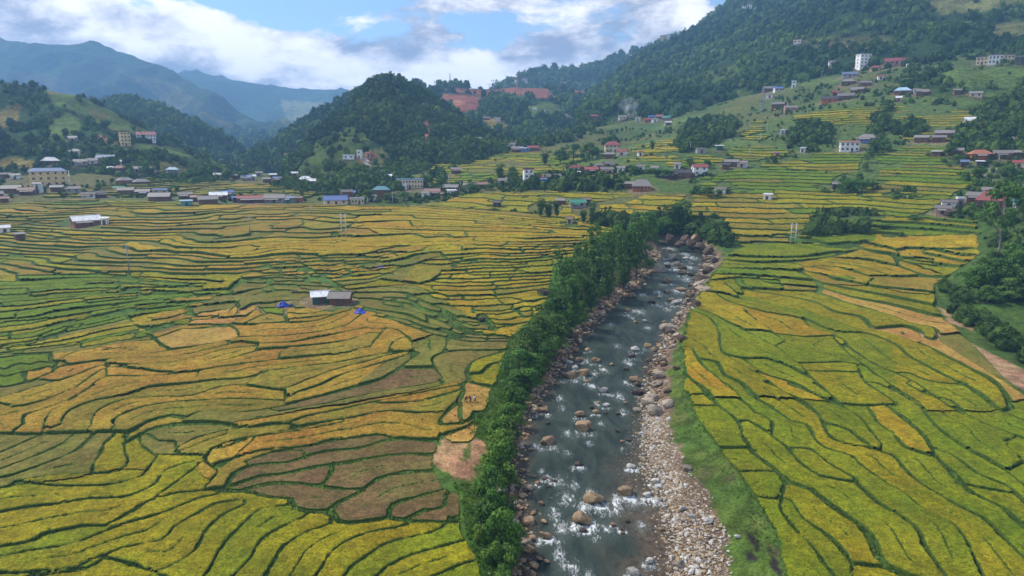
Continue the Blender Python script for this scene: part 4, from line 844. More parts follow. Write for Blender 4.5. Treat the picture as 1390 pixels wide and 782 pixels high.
MIDB = [(792, 578, 24, 'tan'), (744, 597, 22, 'tan'), (807, 673, 31, 'tan'), (849, 666, 24, 'tan'), (792, 701, 30, 'tan'), (740, 724, 19, 'tan'), (736, 554, 18, 'tan'), (881, 760, 14, 'pale'), (859, 776, 18, 'pale'), (857, 631, 14, 'pale'), (893, 678, 12, 'pale'), (879, 671, 13, 'pale'), (890, 653, 13, 'pale'), (820, 529, 13, 'pale'), (823, 549, 10, 'pale'), (787, 561, 16, 'tan'), (808, 558, 11, 'tan'),
    (792, 718, 12, 'dark'), (785, 628, 14, 'dark'), (870, 588, 10, 'pale'), (774, 508, 18, 'tan'), (792, 505, 18, 'tan'), (863, 513, 19, 'tan'), (773, 491, 10, 'pale'), (786, 487, 12, 'tan'), (809, 488, 13, 'tan'), (798, 473, 10, 'tan'), (780, 498, 11, 'pale'), (798, 517, 9, 'tan'), (862, 472, 13, 'pale'), (880, 468, 13, 'tan'), (857, 482, 11, 'dark'), (853, 420, 10, 'tan'), (885, 408, 12, 'dark'), (910, 406, 12, 'tan'),
    (918, 409, 14, 'pale'), (923, 391, 13, 'tan'), (905, 380, 13, 'tan'), (927, 368, 14, 'tan'), (913, 347, 20, 'pink'), (932, 349, 11, 'pale'), (927, 362, 14, 'dark'), (952, 377, 24, 'dark'), (947, 386, 18, 'pink'), (853, 596, 9, 'dark'), (845, 598, 8, 'tan'), (838, 584, 7, 'dark'), (870, 540, 10, 'tan'), (848, 546, 8, 'tan'), (866, 534, 9, 'dark'), (740, 648, 10, 'dark'), (752, 652, 9, 'dark'), (730, 655, 9, 'tan'), (726, 646, 8, 'dark'), (745, 660, 8, 'dark'),
    (757, 520, 8, 'tan'), (840, 560, 8, 'dark'), (812, 546, 7, 'tan'), (875, 435, 8, 'pale'), (862, 436, 7, 'tan'), (905, 395, 8, 'tan'), (896, 402, 7, 'pale'), (937, 372, 10, 'dark'), (918, 357, 12, 'pink'), (905, 360, 12, 'dark'), (938, 358, 9, 'pale'), (850, 500, 8, 'dark'), (830, 494, 7, 'tan'), (845, 717, 9, 'dark'), (833, 711, 9, 'tan'), (852, 706, 8, 'dark'), (845, 722, 7, 'tan'), (822, 560, 7, 'dark'), (803, 552, 8, 'dark')]
def build_water():
    ys = np.concatenate([np.arange(20, 52, 2.), np.arange(52, 150, .42), np.arange(150, RIVER_END + 12, 1.)]); nx = 100
    t = np.linspace(-.12, 1.12, nx); a, b = xl(ys)[:, None], xr(ys)[:, None]; X = a + (b - a) * t[None]; Y = np.repeat(ys[:, None], nx, 1)
    foam = np.zeros(X.shape)
    for fx, fy, fr, am in [(q[0], q[1], q[2], .74) for q in FOAM] + [(m[0] + s * m[2] * .42, m[1] + m[2] * .5, m[2] * .30, .98 if m[1] > 600 else .62) for m in MIDB if m[2] > 8 for s in (-1, .2, 1)]:
        p = on_water(fx, fy); rm = fr * np.linalg.norm(p - CAM) / F
        foam = np.maximum(foam, np.exp(-(((X - p[0]) / (rm * 1.15)) ** 2 + ((Y - p[1]) / (rm * 2.0)) ** 2) * .8) * am)
    rough = fbm(X / 1.1, Y / 1.6, 4, 120)
    Z = zwater(Y) + fbm(X / 3.2, Y / 4.5, 3, 110) * .10 + rough * (.05 + .42 * foam) - .02
    shallow = np.clip(1 - np.minimum((X - a), (b - X)) / 3.0, 0, 1)
    # the broad shallow over gravel beside the shingle bar
    sh2 = sstep(.52, .9, t[None] + fbm(X / 5, Y / 5, 3, 140) * .25) * (1 - sstep(88, 112, Y)); shallow = np.maximum(shallow * .8, sh2)
    ids = np.arange(X.size).reshape(X.shape); q = np.stack([ids[:-1, :-1], ids[:-1, 1:], ids[1:, 1:], ids[1:, :-1]], -1).reshape(-1, 4)
    bm = NB('river_water')
    f = bm.attr('foam', 'Fac'); sh = bm.attr('shallow', 'Fac')
    st = bm.scalevec((1, .42, 1)); n1 = bm.noise(1.5, 9, .72, st, 1.3); n2 = bm.noise(.45, 3, .5, st, .8); n3 = bm.noise(5, 4, .65, st, .6)
    # whitewater breaks up along the streaks of the current
    fm = bm.mapr(bm.math('ADD', f, bm.math('MULTIPLY', bm.math('SUBTRACT', n1, .5), 3.2)), .40, .95)
    fleck = bm.math('MULTIPLY', bm.mapr(n1, .62, .70), bm.mapr(n2, .50, .62)); fm2 = bm.math('MAXIMUM', fm, bm.math('MULTIPLY', fleck, .3))
    deep = bm.mix(bm.mapr(n2, .3, .7), (.018, .030, .024, 1), (.046, .062, .046, 1))
    bed = bm.mix(bm.mapr(bm.noise(1.3, 5, .7), .3, .7), (.045, .033, .022, 1), (.15, .105, .065, 1))
    c = bm.mix(bm.math('MULTIPLY', sh, .85), deep, bed); c = bm.mix(bm.math('MULTIPLY', f, .35), c, (.16, .22, .19, 1)); c = bm.mix(fm2, c, (.66, .69, .68, 1))
    bm.color(c); bm.L.new(bm.mapr(fm2, 0, 1, .2, .75), bm.p.inputs['Roughness']); bm.set(IOR=1.33, Specular_IOR_Level=.2)
    h = bm.math('ADD', bm.math('MULTIPLY', n1, .5), bm.math('ADD', bm.math('MULTIPLY', n3, .3), bm.math('MULTIPLY', fm2, .5))); bm.bump(h, .9, .4)
    me = mesh_np('river', np.stack([X, Y, Z], -1).reshape(-1, 3), q, mats=[bm.m], smooth=True); vfloat(me, foam, 'foam'); vfloat(me, shallow, 'shallow')
    o = link(bpy.data.objects.new('river', me)); tag(o, kind='structure')
build_water()

# ------------------------------------------------------------------ boulders and shingle
def ico(sub):
    p = (1 + 5 ** .5) / 2; V = [(-1, p, 0), (1, p, 0), (-1, -p, 0), (1, -p, 0), (0, -1, p), (0, 1, p), (0, -1, -p), (0, 1, -p), (p, 0, -1), (p, 0, 1), (-p, 0, -1), (-p, 0, 1)]
    Fc = [(0, 11, 5), (0, 5, 1), (0, 1, 7), (0, 7, 10), (0, 10, 11), (1, 5, 9), (5, 11, 4), (11, 10, 2), (10, 7, 6), (7, 1, 8), (3, 9, 4), (3, 4, 2), (3, 2, 6), (3, 6, 8), (3, 8, 9), (4, 9, 5), (2, 4, 11), (6, 2, 10), (8, 6, 7), (9, 8, 1)]
    V = [np.array(v) / np.linalg.norm(v) for v in V]
    for _ in range(sub):
        mid = {}; nf = []
        def m(a, b):
            k = (min(a, b), max(a, b))
            if k not in mid: v = V[a] + V[b]; V.append(v / np.linalg.norm(v)); mid[k] = len(V) - 1
            return mid[k]
        for a, b, c in Fc: x, y, z = m(a, b), m(b, c), m(c, a); nf += [(a, x, z), (b, y, x), (c, z, y), (x, y, z)]
        Fc = nf
    return np.array(V), np.array(Fc)
ICO0, ICO1, ICO2, ICO3 = ico(0), ico(1), ico(2), ico(3)
def rock_mat(name, a, b_):
    b = NB(name); n = b.noise(1.6, 7, .68); n2 = b.noise(7, 4, .7)
    c = b.mix(b.mapr(n, .32, .68), lin(*a), lin(*b_)); c = b.mix(b.mapr(n2, .56, .7, 0, .55), c, tuple(x * .45 for x in lin(*a)[:3]) + (1,))
    c = b.hsv(c, h=b.mapr(b.objrand(), 0, 1, .49, .51, False), val=b.mapr(b.math('FRACT', b.math('MULTIPLY', b.objrand(), 5.7)), 0, 1, .72, 1.18, False))
    b.color(c); b.set(Roughness=.82, Specular_IOR_Level=.3); b.bump(b.math('ADD', n, b.math('MULTIPLY', n2, .4)), .9, .22); return b.m
ROCKM = {'tan': rock_mat('tan_rock', (122, 98, 72), (176, 150, 118)), 'pale': rock_mat('pale_rock', (150, 144, 136), (205, 200, 192)), 'dark': rock_mat('dark_rock', (60, 50, 44), (104, 88, 74)), 'pink': rock_mat('pinkish_rock', (126, 112, 96), (180, 166, 148))}
def rock_shape(seed, ico_=ICO3, cut=11, flat=.72):
    rs = np.random.default_rng(seed); V = ico_[0].copy()
    for _ in range(cut):                      # planed facets, then weathering
        n = rs.normal(size=3); n /= np.linalg.norm(n); d = rs.uniform(.48, .82); k = V @ n; V -= np.outer(np.maximum(k - d, 0) * .92, n)
    V *= 1 + (fbm(V[:, 0] * 1.7 + seed, V[:, 1] * 1.7 + V[:, 2] * 2.1, 4, seed)[:, None]) * .22
    V *= np.array([1, rs.uniform(.7, .95), flat * rs.uniform(.8, 1.15)]); V /= np.abs(V[:, 0]).max(); return V
ROCK_ME = {}
for k in range(9):
    V = rock_shape(k + 1)
    for mn, m in ROCKM.items(): ROCK_ME[k, mn] = mesh_np('boulder', V, tris=ICO3[1], mats=[m], smooth=True)
def boulder(x, y, z, w, kind, label, group, sink=.25):
    k = random.randrange(9); o = bpy.data.objects.new('boulder', ROCK_ME[k, kind]); s = w / 2
    o.scale = (s, s * random.uniform(.8, 1.05), s * random.uniform(.75, 1.1)); o.rotation_euler = (random.uniform(-.15, .15), random.uniform(-.15, .15), random.uniform(-.6, .6) + random.choice([0, math.pi]))
    o.location = (x, y, z + s * (.62 * .6 - sink)); link(o); tag(o, label, 'boulder', group); return o
BL = {'tan': ('rounded tan boulder standing in the river water', 'tan boulders in the river'), 'pale': ('whitish boulder standing in the river water', 'whitish boulders in the river'), 'dark': ('dark wet boulder in the river water', 'dark boulders in the river'), 'pink': ('pinkish boulder standing in the river water', 'pinkish boulders in the river')}
def RW(py): return 'the foaming rapids beside the shingle bar' if py > 640 else 'the calm reach above the rapids' if py > 535 else 'the river between bushy trees and terraces' if py > 440 else 'the narrow reach below the rock outcrop'
for px_, py_, w_, k_ in MIDB:
    p = on_water(px_, py_ + w_ * .2); d = np.linalg.norm(p - CAM); boulder(p[0], p[1], p[2], w_ * d / F * .97, k_, BL[k_][0].replace('the river water', RW(py_)), BL[k_][1] + ', ' + RW(py_), sink=.2)
LEFTB = [(708, 600, 15, 'tan'), (718, 749, 18, 'tan'), (723, 734, 13, 'tan'), (717, 665, 10, 'tan'), (743, 515, 16, 'tan'), (760, 478, 16, 'tan'), (700, 655, 14, 'dark'), (704, 618, 8, 'tan'), (720, 612, 8, 'tan'), (709, 640, 9, 'tan'), (706, 682, 9, 'tan'), (735, 688, 9, 'tan'), (724, 700, 9, 'tan'), (694, 690, 16, 'tan'), (692, 715, 18, 'pink'), (708, 735, 12, 'tan'), (706, 745, 11, 'tan'), (712, 722, 10, 'tan'), (738, 713, 9, 'tan'), (732, 763, 10, 'tan'), (742, 768, 9, 'tan'), (725, 772, 14, 'tan'), (709, 764, 10, 'tan'), (702, 776, 10, 'tan')]
def on_bank(px, py):
    h = VBVH.ray_cast(CAMV, Vector(ray(px, py)).normalized()); return np.array(h[0]) if h[0] else on_water(px, py)
for px_, py_, w_, k_ in LEFTB:
    p = on_bank(px_, py_ + w_ * .2); p[2] = max(p[2], float(zwater(p[1]))); d = np.linalg.norm(p - CAM); boulder(p[0], p[1], p[2], w_ * d / F * 1.06, k_, 'tan boulder on the stony river edge below the shrubs' if k_ == 'tan' else 'brown boulder on the stony river edge below the shrubs', 'boulders along the shrubby bank', sink=.15)
for k in range(62):                           # more along the shrub bank
    y = 62 + 200 * (k / 62) ** 1.15 + random.uniform(-1.5, 1.5); x = float(xl(y)) + random.gauss(-.5, 1.0 + y / 160); z = float(max(zground(x, y), zwater(y)))
    boulder(x, y, z, random.choice([.5, .7, .7, .9, 1.2, 1.7]) * (1 + y / 260), random.choice(['tan', 'tan', 'pink', 'dark']), 'small stone on the river edge below the shrubs and trees', 'stones along the shrubby bank', sink=.1)
BARB = [(930, 634, 16, 'pink'), (885, 538, 21, 'pink'), (907, 546, 21, 'pink'), (890, 556, 23, 'pink'), (887, 505, 16, 'tan'), (907, 443, 23, 'pink'), (963, 706, 14, 'pale'), (922, 765, 19, 'pink'), (893, 365, 22, 'pink'), (905, 340, 14, 'pink'), (1001, 668 + 60, 10, 'pale'), (938, 700, 12, 'pale'), (926, 690, 10, 'pale'), (948, 760, 11, 'pale'), (905, 700, 9, 'pale'), (916, 706, 9, 'pale'), (896, 720, 10, 'tan'), (900, 490, 14, 'dark'), (912, 470, 12, 'pink'), (893, 520, 16, 'pink'), (905, 530, 12, 'dark'), (918, 500, 10, 'dark'), (898, 456, 10, 'pink'), (925, 425, 14, 'pink'), (938, 408, 12, 'dark'), (958, 392, 16, 'pink'), (965, 365, 14, 'dark'), (966, 350, 14, 'pink')]
for px_, py_, w_, k_ in BARB:
    p = on_bank(px_, py_ + w_ * .2); d = np.linalg.norm(p - CAM); boulder(p[0], p[1], p[2], w_ * d / F * 1.05, k_, {'pale': 'whitish boulder lying on the shingle bar', 'pink': 'pinkish boulder beside the shingle and rice terraces', 'tan': 'tan boulder beside the shingle bar', 'dark': 'dark boulder between the river and the rice terraces'}[k_], k_ + ' boulders on the open bank', sink=.12)
for k in range(48):
    y = 120 + 165 * (k / 48) + random.uniform(-2, 2); x = float(xr(y)) + random.gauss(.9, 1.3); z = float(max(zground(x, y), zwater(y)))
    boulder(x, y, z, random.choice([.7, .9, 1.1, 1.5, 2.2]) * (1 + y / 420), random.choice(['tan', 'pink', 'dark', 'dark']), 'small stone on the river edge beside the rice terraces', 'stones along the terrace bank', sink=.1)
CRAG = []
for k in range(4):
    V = rock_shape(80 + k, ICO2, 20, .8); CRAG.append(mesh_np('boulder', V, tris=ICO2[1], mats=[ROCKM['dark' if k else 'tan']]))
CLIFF = [(910, 326, 20, 'pink'), (924, 332, 26, 'dark'), (938, 332, 24, 'pink'), (950, 334, 26, 'dark'), (962, 338, 20, 'pink'), (944, 326, 22, 'dark'), (930, 325, 20, 'pink'), (970, 345, 16, 'dark')]
for px_, py_, w_, k_ in CLIFF:
    p = at_z(px_, py_, 10.); p = at(px_, py_ + 4, min(p[1], 285)); d = np.linalg.norm(p - CAM); o = boulder(p[0], p[1], float(zwater(p[1])) + 1.0, w_ * d / F * .72, k_, 'large angular rock outcrop at the head of the river', 'rock outcrop at the river head', sink=-.25); o.data = CRAG[random.randrange(4)]; o.scale[2] *= 1.2
def build_shingle():
    vs, ts, tm, b = [], [], [], 0; rs = np.random.default_rng(3); V1, F1 = ICO0
    keys = list(ROCKM); shapes = [rock_shape(50 + k, ICO0, 3, .62) * 1.1 for k in range(8)]
    def put(x, y, z, s, m):
        nonlocal b
        V = shapes[rs.integers(8)] * s * rs.uniform(.7, 1.2, 3); a = rs.uniform(0, 6.28); c, n = math.cos(a), math.sin(a); V = V @ np.array([[c, n, 0], [-n, c, 0], [0, 0, 1]]) + (x, y, z)
        vs.append(V); ts.append(F1 + b); tm.append(np.full(len(F1), m)); b += len(V)
    for k in range(9500):
        y = 50 + 74 * rs.random() ** 1.25; a, d = float(xr(y)), float(xfr(y)); w = d - a; t = rs.normal(.22, .2)
        barw = float(np.interp(y, [60, 84, 100, 120, 140], [.58, .58, .55, .5, .45]))
        if t > barw + vnoise(np.array([y / 3.]), np.array([0.]))[0] * .15 or t < -.35: continue
        x = a + t * w; s = .10 * math.exp(rs.normal(0, .5)) + .05
        if t < -.02 and rs.random() < .78: continue
        put(x, y, max(float(zground(x, y)), float(zwater(y)) - .05) + s * .2, min(s, .55), rs.choice(4, p=[.3, .3, .05, .35]))
    for k in range(1900):
        y = 50 + 220 * rs.random(); x = float(xl(y)) + rs.normal(-.6, 1.0); s = (.13 * math.exp(rs.normal(0, .5)) + .05) * (1 + y / 250)
        put(x, y, max(float(zground(x, y)), float(zwater(y)) - .05) + s * .2, min(s, .9), rs.choice(4, p=[.45, .03, .37, .15]))
    for k in range(1300):
        y = 118 + 165 * rs.random(); x = float(xr(y)) + rs.normal(.8, 1.1); s = (.14 * math.exp(rs.normal(0, .5)) + .05) * (1 + y / 250)
        put(x, y, max(float(zground(x, y)), float(zwater(y)) - .05) + s * .2, min(s, .9), rs.choice(4, p=[.3, .07, .43, .2]))
    me = mesh_np('shingle', np.concatenate(vs), tris=np.concatenate(ts), mats=[ROCKM[k] for k in keys], tmat=np.concatenate(tm)); o = link(bpy.data.objects.new('shingle', me))
    tag(o, 'pale shingle and pebbles along the river edges', 'shingle', kind='stuff')
build_shingle()
# ------------------------------------------------------------------ vegetation
def leaf_mat(name, dark, light, trans=.25):
    b = NB(name); r = b.attr('tone', 'Fac'); n = b.noise(.5, 3, .6)
    f = b.math('ADD', b.math('MULTIPLY', r, .7), b.math('MULTIPLY', b.mapr(n, .3, .7), .3))
    c = b.mix(f, dark, light); ro = b.objrand(); c = b.hsv(c, h=b.mapr(ro, 0, 1, .485, .515, False), val=b.mapr(b.math('FRACT', b.math('MULTIPLY', ro, 9.1)), 0, 1, .8, 1.2, False))
    b.color(c); b.set(Roughness=.7, Specular_IOR_Level=.25)
    tr = b.N.new('ShaderNodeBsdfTranslucent'); b.L.new(c, tr.inputs[0]); mx = b.N.new('ShaderNodeMixShader'); mx.inputs[0].default_value = trans
    b.L.new(b.p.outputs[0], mx.inputs[1]); b.L.new(tr.outputs[0], mx.inputs[2]); b.L.new(mx.outputs[0], b.N['Material Output'].inputs[0]); return b.m
M_LEAF = {'dark': leaf_mat('dark_leaves', (.042, .105, .017, 1), (.15, .28, .042, 1)), 'mid': leaf_mat('mid_leaves', (.04, .10, .012, 1), (.13, .26, .032, 1)), 'bright': leaf_mat('bright_leaves', (.06, .14, .014, 1), (.18, .33, .035, 1)), 'bamboo': leaf_mat('bamboo_leaves', (.036, .10, .018, 1), (.13, .26, .042, 1))}
M_BARK = plain_mat('bark', (.10, .075, .05, 1), .9, .4, 3)
M_PALEBARK = plain_mat('pale_bark', (.26, .23, .19, 1), .9, .3, 3)
def leaves(clumps, per, ls, rs, droop=.0):
    """clumps: (x, y, z, radius); leaf quads spread through each clump's shell, folded a little"""
    n = len(clumps) * per; C = np.repeat(np.array(clumps), per, 0)
    d = rs.normal(size=(n, 3)); d /= np.linalg.norm(d, axis=1)[:, None]; d[:, 2] = np.where(d[:, 2] < -.45, -d[:, 2], d[:, 2])
    rad = C[:, 3] * (rs.random(n) ** .45); P = C[:, :3] + d * rad[:, None]
    nrm = d + rs.normal(size=(n, 3)) * .55 + np.array([0, 0, .35]); nrm /= np.linalg.norm(nrm, axis=1)[:, None]
    u = np.cross(nrm, rs.normal(size=(n, 3))); u /= np.linalg.norm(u, axis=1)[:, None]; v = np.cross(nrm, u)
    L = ls * rs.uniform(.6, 1.35, n)[:, None]; W = L * rs.uniform(.4, .7, n)[:, None]
    tip = np.array([0, 0, -1.]) * droop * L
    q = np.stack([P - u * L, P - v * W + nrm * L * .12, P + u * L + tip, P + v * W + nrm * L * .12], 1)
    tone = np.repeat(np.clip(rs.random(len(clumps)) * .85, 0, 1), per) + rs.random(n) * .25
    return q.reshape(-1, 3), np.arange(n * 4).reshape(-1, 4), np.repeat(tone, 4)
def crown_mesh(name, clumps, per, ls, mat, seed, droop=0.):
    V, q, tone = leaves(clumps, per, ls, np.random.default_rng(seed), droop); me = mesh_np(name, V, q, mats=[mat]); vfloat(me, tone, 'tone'); return me
def blob_clumps(rs, n, h0, h1, rx, cr, top=.75):
    out = []
    for _ in range(n):
        t = rs.random(); z = h0 + (h1 - h0) * t; prof = math.sin(math.pi * min(1, .18 + .82 * t) ** top) ** .6 if t < .97 else .3
        a = rs.uniform(0, 6.283); r = rx * prof * rs.uniform(.45, 1.0) * (1 + .3 * math.sin(a * 2 + 1) + .2 * math.sin(a * 3))
        out.append((r * math.cos(a), r * math.sin(a), z, cr * rs.uniform(.7, 1.3)))
    return out
TREES = {}
def make_template(kind, seed):
    rs = np.random.default_rng(seed); mb = MB()
    if kind == 'broad':
        cl = blob_clumps(rs, 34, .30, .93, .34, .13); cm = crown_mesh('crown', cl, 62, .030, M_LEAF['dark' if seed % 2 else 'mid'], seed)
        mb.tube([(0, 0, -.06), (.01, 0, .2), (.0, .01, .45), (0, 0, .7)], [.03, .022, .015, .006], 6)
        for k in range(5): c = cl[k * 3]; mb.tube([(0, 0, .25 + .05 * k), (c[0] * .5, c[1] * .5, .3 + (c[2] - .3) * .6), c[:3]], [.012, .008, .003], 5)
    elif kind == 'bamboo':                     # leaning plumes from one root
        cl = []
        for k in range(9):
            a = rs.uniform(0, 6.283); lean = rs.uniform(.05, .20); hh = rs.uniform(.72, 1.0); n = 9
            pts = [(math.cos(a) * lean * (t ** 1.6) * 1.1, math.sin(a) * lean * (t ** 1.6) * 1.1, hh * t - .12 * max(0, t - .85)) for t in np.linspace(0, 1, n)]
            mb.tube(pts[:7], [.006, .006, .005, .005, .004, .003, .002], 4)
            cl += [(p[0], p[1], p[2], (.07 + .05 * math.sin(i * 2.1 + k)) * (1 - .45 * max(0, i / n - .7)) * rs.uniform(.7, 1.25)) for i, p in enumerate(pts) if i > 1]
        cm = crown_mesh('crown', cl, 48, .024, M_LEAF['bamboo'], seed, .5)
    elif kind == 'airy':                        # tall single stem with an open umbrella crown
        cl = [c for c in blob_clumps(rs, 46, .50, 1.0, .36, .075, .9)]; cm = crown_mesh('crown', cl, 80, .022, M_LEAF['dark'], seed)
        mb.tube([(0, 0, -.05), (.012, 0, .25), (-.01, .01, .5), (.0, 0, .78)], [.02, .016, .012, .005], 7)
        for k in range(11): c = cl[k * 2]; z0 = .38 + .03 * k; mb.tube([(0, 0, z0), (c[0] * .5, c[1] * .5, z0 + (c[2] - z0) * .7), c[:3]], [.008, .005, .0015], 5)
    else:                                       # shrub
        cl = blob_clumps(rs, 22, .12, .85, .5, .22); cm = crown_mesh('crown', cl, 60, .062, M_LEAF[{'shrub': 'bright', 'shrubd': 'mid'}[kind]], seed)
        for k in range(5): c = cl[k]; mb.tube([(0, 0, -.1), (c[0] * .4, c[1] * .4, c[2] * .6), c[:3]], [.022, .014, .005], 4)
    TREES.setdefault(kind, []).append((mb.mesh('trunk', M_PALEBARK if kind == 'airy' else M_BARK, True), cm))
for s_ in range(4): make_template('broad', 10 + s_)
for s_ in range(3): make_template('bamboo', 20 + s_); make_template('shrub', 30 + s_); make_template('shrubd', 40 + s_)
make_template('airy', 51)
def tree(name, kind, x, y, z, h, w, label, cat, group, v=None):
    T = TREES[kind]; tm, cm = T[random.randrange(len(T)) if v is None else v % len(T)]
    e = empty(name, (x, y, z), random.uniform(0, 6.283)); base = {'broad': .72, 'bamboo': .5, 'airy': .74, 'shrub': 1.1, 'shrubd': 1.1}[kind]
    s = w / (base * h); e.scale = (h * s * random.uniform(.85, 1.15), h * s, h * random.uniform(.82, 1.16)); tag(e, label, cat, group)
    link(bpy.data.objects.new('trunk', tm), e); link(bpy.data.objects.new('crown', cm), e); return e
def plant(kind, px, py, hp, wp, label, group, name=None, cat='tree', v=None):
    p = hit(px, py)
    if p is None: return
    kw, kh = pix_m(p); nm = name or {'broad': 'broadleaf_tree', 'bamboo': 'bamboo_clump', 'airy': 'tall_tree', 'shrub': 'shrub', 'shrubd': 'shrub'}[kind]
    return tree(nm, kind, p.x, p.y, p.z - .1, hp * kh * 1.02, wp * kw, label, cat, group, v)
def BANKW(py): return 'beside the yellow-green plots' if py > 712 else 'beside the brown stubble plots' if py > 650 else 'beside the bare earth patch' if py > 590 else 'below the harvesters' if py > 545 else 'between golden rice and river'
def HW(px, py):
    if px < 1000: return 'near the dark wooden barns across the river'
    if px < 1160 and py > 240: return 'in the clump beside a lone dark-walled hut'
    if px < 1210: return 'beside the white two-storey house and its terraces'
    return 'near the big red-roofed house above the knoll' if py > 255 else 'along the winding path through the hillside hamlet'
def VW(px, py):
    if px < 150: return 'beside the yellow school'
    if px < 260: return 'among grey roofs near the school' if py > 255 else 'behind the school below the grassy hill'
    if px < 440: return 'near the long red house' if py > 255 else 'in the hamlet behind the long red house'
    if px < 570: return 'beside the teal-roofed house at the hill foot'
    if px < 730: return 'beside the narrow white three-storey house'
    if px < 850: return 'below the cream villa with red roof' if py < 240 else 'in the hamlet hedge above the golden terraces'
    return 'beside the bright orange wooden house' if px < 1000 else 'among the green terraces of the open slope'
# left bank: the wall of bamboo and trees above the bend
for px_, py_, h_, w_ in [(768, 420, 62, 44), (790, 408, 68, 44), (812, 396, 72, 46), (832, 384, 70, 44), (850, 372, 66, 42), (866, 360, 60, 40), (876, 346, 50, 34), (780, 440, 60, 40), (802, 425, 58, 40), (826, 408, 58, 40), (846, 394, 55, 38), (864, 378, 52, 36), (760, 445, 56, 40), (742, 402 + 50, 46, 36), (776, 400, 50, 34), (764, 398, 56, 26), (784, 388, 60, 24), (806, 378, 66, 24), (824, 370, 68, 22), (842, 362, 62, 22), (858, 352, 58, 22), (818, 384, 74, 24), (796, 396, 70, 22)]:
    kd = 'bamboo' if random.random() < .6 else 'broad'; wh = 'where the golden terraces end in a point' if px_ > 840 else ('beside the yellow-green terrace steps' if px_ > 800 else 'next to the large dark boulder and golden terraces')
    plant(kd, px_, py_, h_, w_, ('tall plumed bamboo lining the river ' if kd == 'bamboo' else 'tall dark leafy tree lining the river ') + wh, ('bamboo ' if kd == 'bamboo' else 'trees ') + wh)
for px_, py_, h_, w_ in [(716, 492, 48, 50), (730, 478, 46, 46), (745, 468, 44, 46), (704, 512, 44, 44), (722, 510, 40, 44), (738, 500, 36, 40), (750, 488, 34, 36), (700, 530, 34, 38), (716, 530, 34, 38), (758, 462, 34, 36), (770, 452, 30, 34), (786, 442, 26, 30)]:
    plant('broad', px_, py_, h_, w_, 'round bushy green tree ' + ('where the bank nears the golden terraces' if py_ < 480 else 'above the stony edge and below fallow plots'), 'bushy trees ' + ('by the golden terraces' if py_ < 480 else 'by the fallow plots'))
for px_, py_, h_, w_ in [(672, 652, 46, 42), (664, 680, 44, 40), (680, 632, 36, 36), (688, 662, 34, 32), (676, 616, 30, 34), (690, 596, 30, 32), (700, 575, 28, 30), (686, 572, 26, 30), (674, 592, 26, 28), (706, 556, 26, 28), (694, 548, 26, 28), (682, 742, 50, 44), (672, 768, 40, 40), (690, 772, 34, 32), (660, 716, 36, 36), (668, 700, 34, 34), (684, 696, 30, 28), (650, 735, 26, 26)]:
    plant(random.choice(['shrub', 'shrub', 'shrubd']), px_, py_, h_, w_, 'bright green leafy shrub on the bank ' + BANKW(py_), 'shrubs on the bank ' + BANKW(py_), cat='shrub')
for k in range(46):
    y = 66 + 190 * (k / 46) ** 1.1; a, c = float(xl(y)), float(xfl(y)); x = c + (a - c) * random.uniform(.34, .82); w_ = random.uniform(1.6, 2.9) * (1 + y / 400)
    wh = BANKW(float(project(np.array(x), np.array(y), zground(x, y))[1]))
    tree('shrub', random.choice(['shrub', 'shrubd', 'shrub']), x, y, float(zground(x, y)) - .1, w_ * random.uniform(.7, 1.0), w_, 'low leafy bush on the grassy bank ' + wh, 'shrub', 'low bushes ' + wh)
# trees across the river and among the fields
for kind, px_, py_, h_, w_ in [('bamboo', 733, 296, 25, 20), ('bamboo', 745, 296, 24, 22), ('bamboo', 756, 296, 22, 16), ('bamboo', 792, 304, 22, 18), ('bamboo', 803, 304, 30, 14), ('bamboo', 812, 304, 20, 12), ('broad', 865, 318, 30, 34), ('broad', 880, 312, 24, 30), ('bamboo', 912, 318, 44, 34), ('bamboo', 925, 316, 40, 30), ('broad', 900, 322, 24, 30), ('broad', 945, 322, 22, 30), ('broad', 960, 324, 20, 26), ('broad', 975, 330, 18, 26)]:
    plant(kind, px_, py_, h_, w_, 'dark bamboo clump standing between the rice terraces and far river bend' if kind == 'bamboo' else 'dark rounded tree by the rocks where the river bends', 'bamboo across the river' if kind == 'bamboo' else 'trees at the river bend')
plant('airy', 1352, 362, 92, 74, 'tall pale-trunked tree with open crown on the shrubby knoll', None, v=0)
for px_, py_, h_, w_ in [(1330, 400, 40, 50), (1355, 395, 48, 56), (1380, 390, 50, 50), (1345, 375, 40, 44), (1372, 372, 44, 50), (1315, 392, 28, 36), (1392, 410, 44, 44), (1366, 408, 36, 44), (1340, 412, 26, 36), (1400, 370, 50, 50), (1420, 400, 50, 50)]:
    plant('broad', px_, py_, h_, w_, 'dense dark bush on the knoll under the tall pale-trunked tree', 'bushes on the knoll', cat='bush')
for px_, py_, h_, w_ in [(1170, 262, 20, 26), (1150, 262, 22, 24), (1185, 258, 14, 20), (1165, 250, 18, 20), (1145, 256, 16, 18), (1178, 222, 20, 16), (1186, 212, 22, 20), (1200, 206, 18, 20), (1175, 232, 12, 14), (945, 264, 12, 20), (960, 268, 14, 24), (975, 268, 10, 18), (985, 262, 8, 14), (960, 228, 14, 14), (936, 228, 12, 14), (1048, 222, 12, 16), (1290, 212, 14, 20), (1300, 222, 12, 20), (1330, 240, 14, 24), (1310, 246, 12, 20), (1370, 240, 16, 24), (1385, 250, 14, 20), (1366, 262, 14, 22), (1340, 300, 18, 26), (1370, 300, 22, 28), (1388, 296, 20, 24), (1310, 290, 10, 16), (1320, 296, 12, 18)]:
    plant(random.choice(['broad', 'broad', 'shrubd']), px_, py_, h_, w_, 'small dark tree ' + HW(px_, py_), 'trees ' + HW(px_, py_), name='broadleaf_tree')
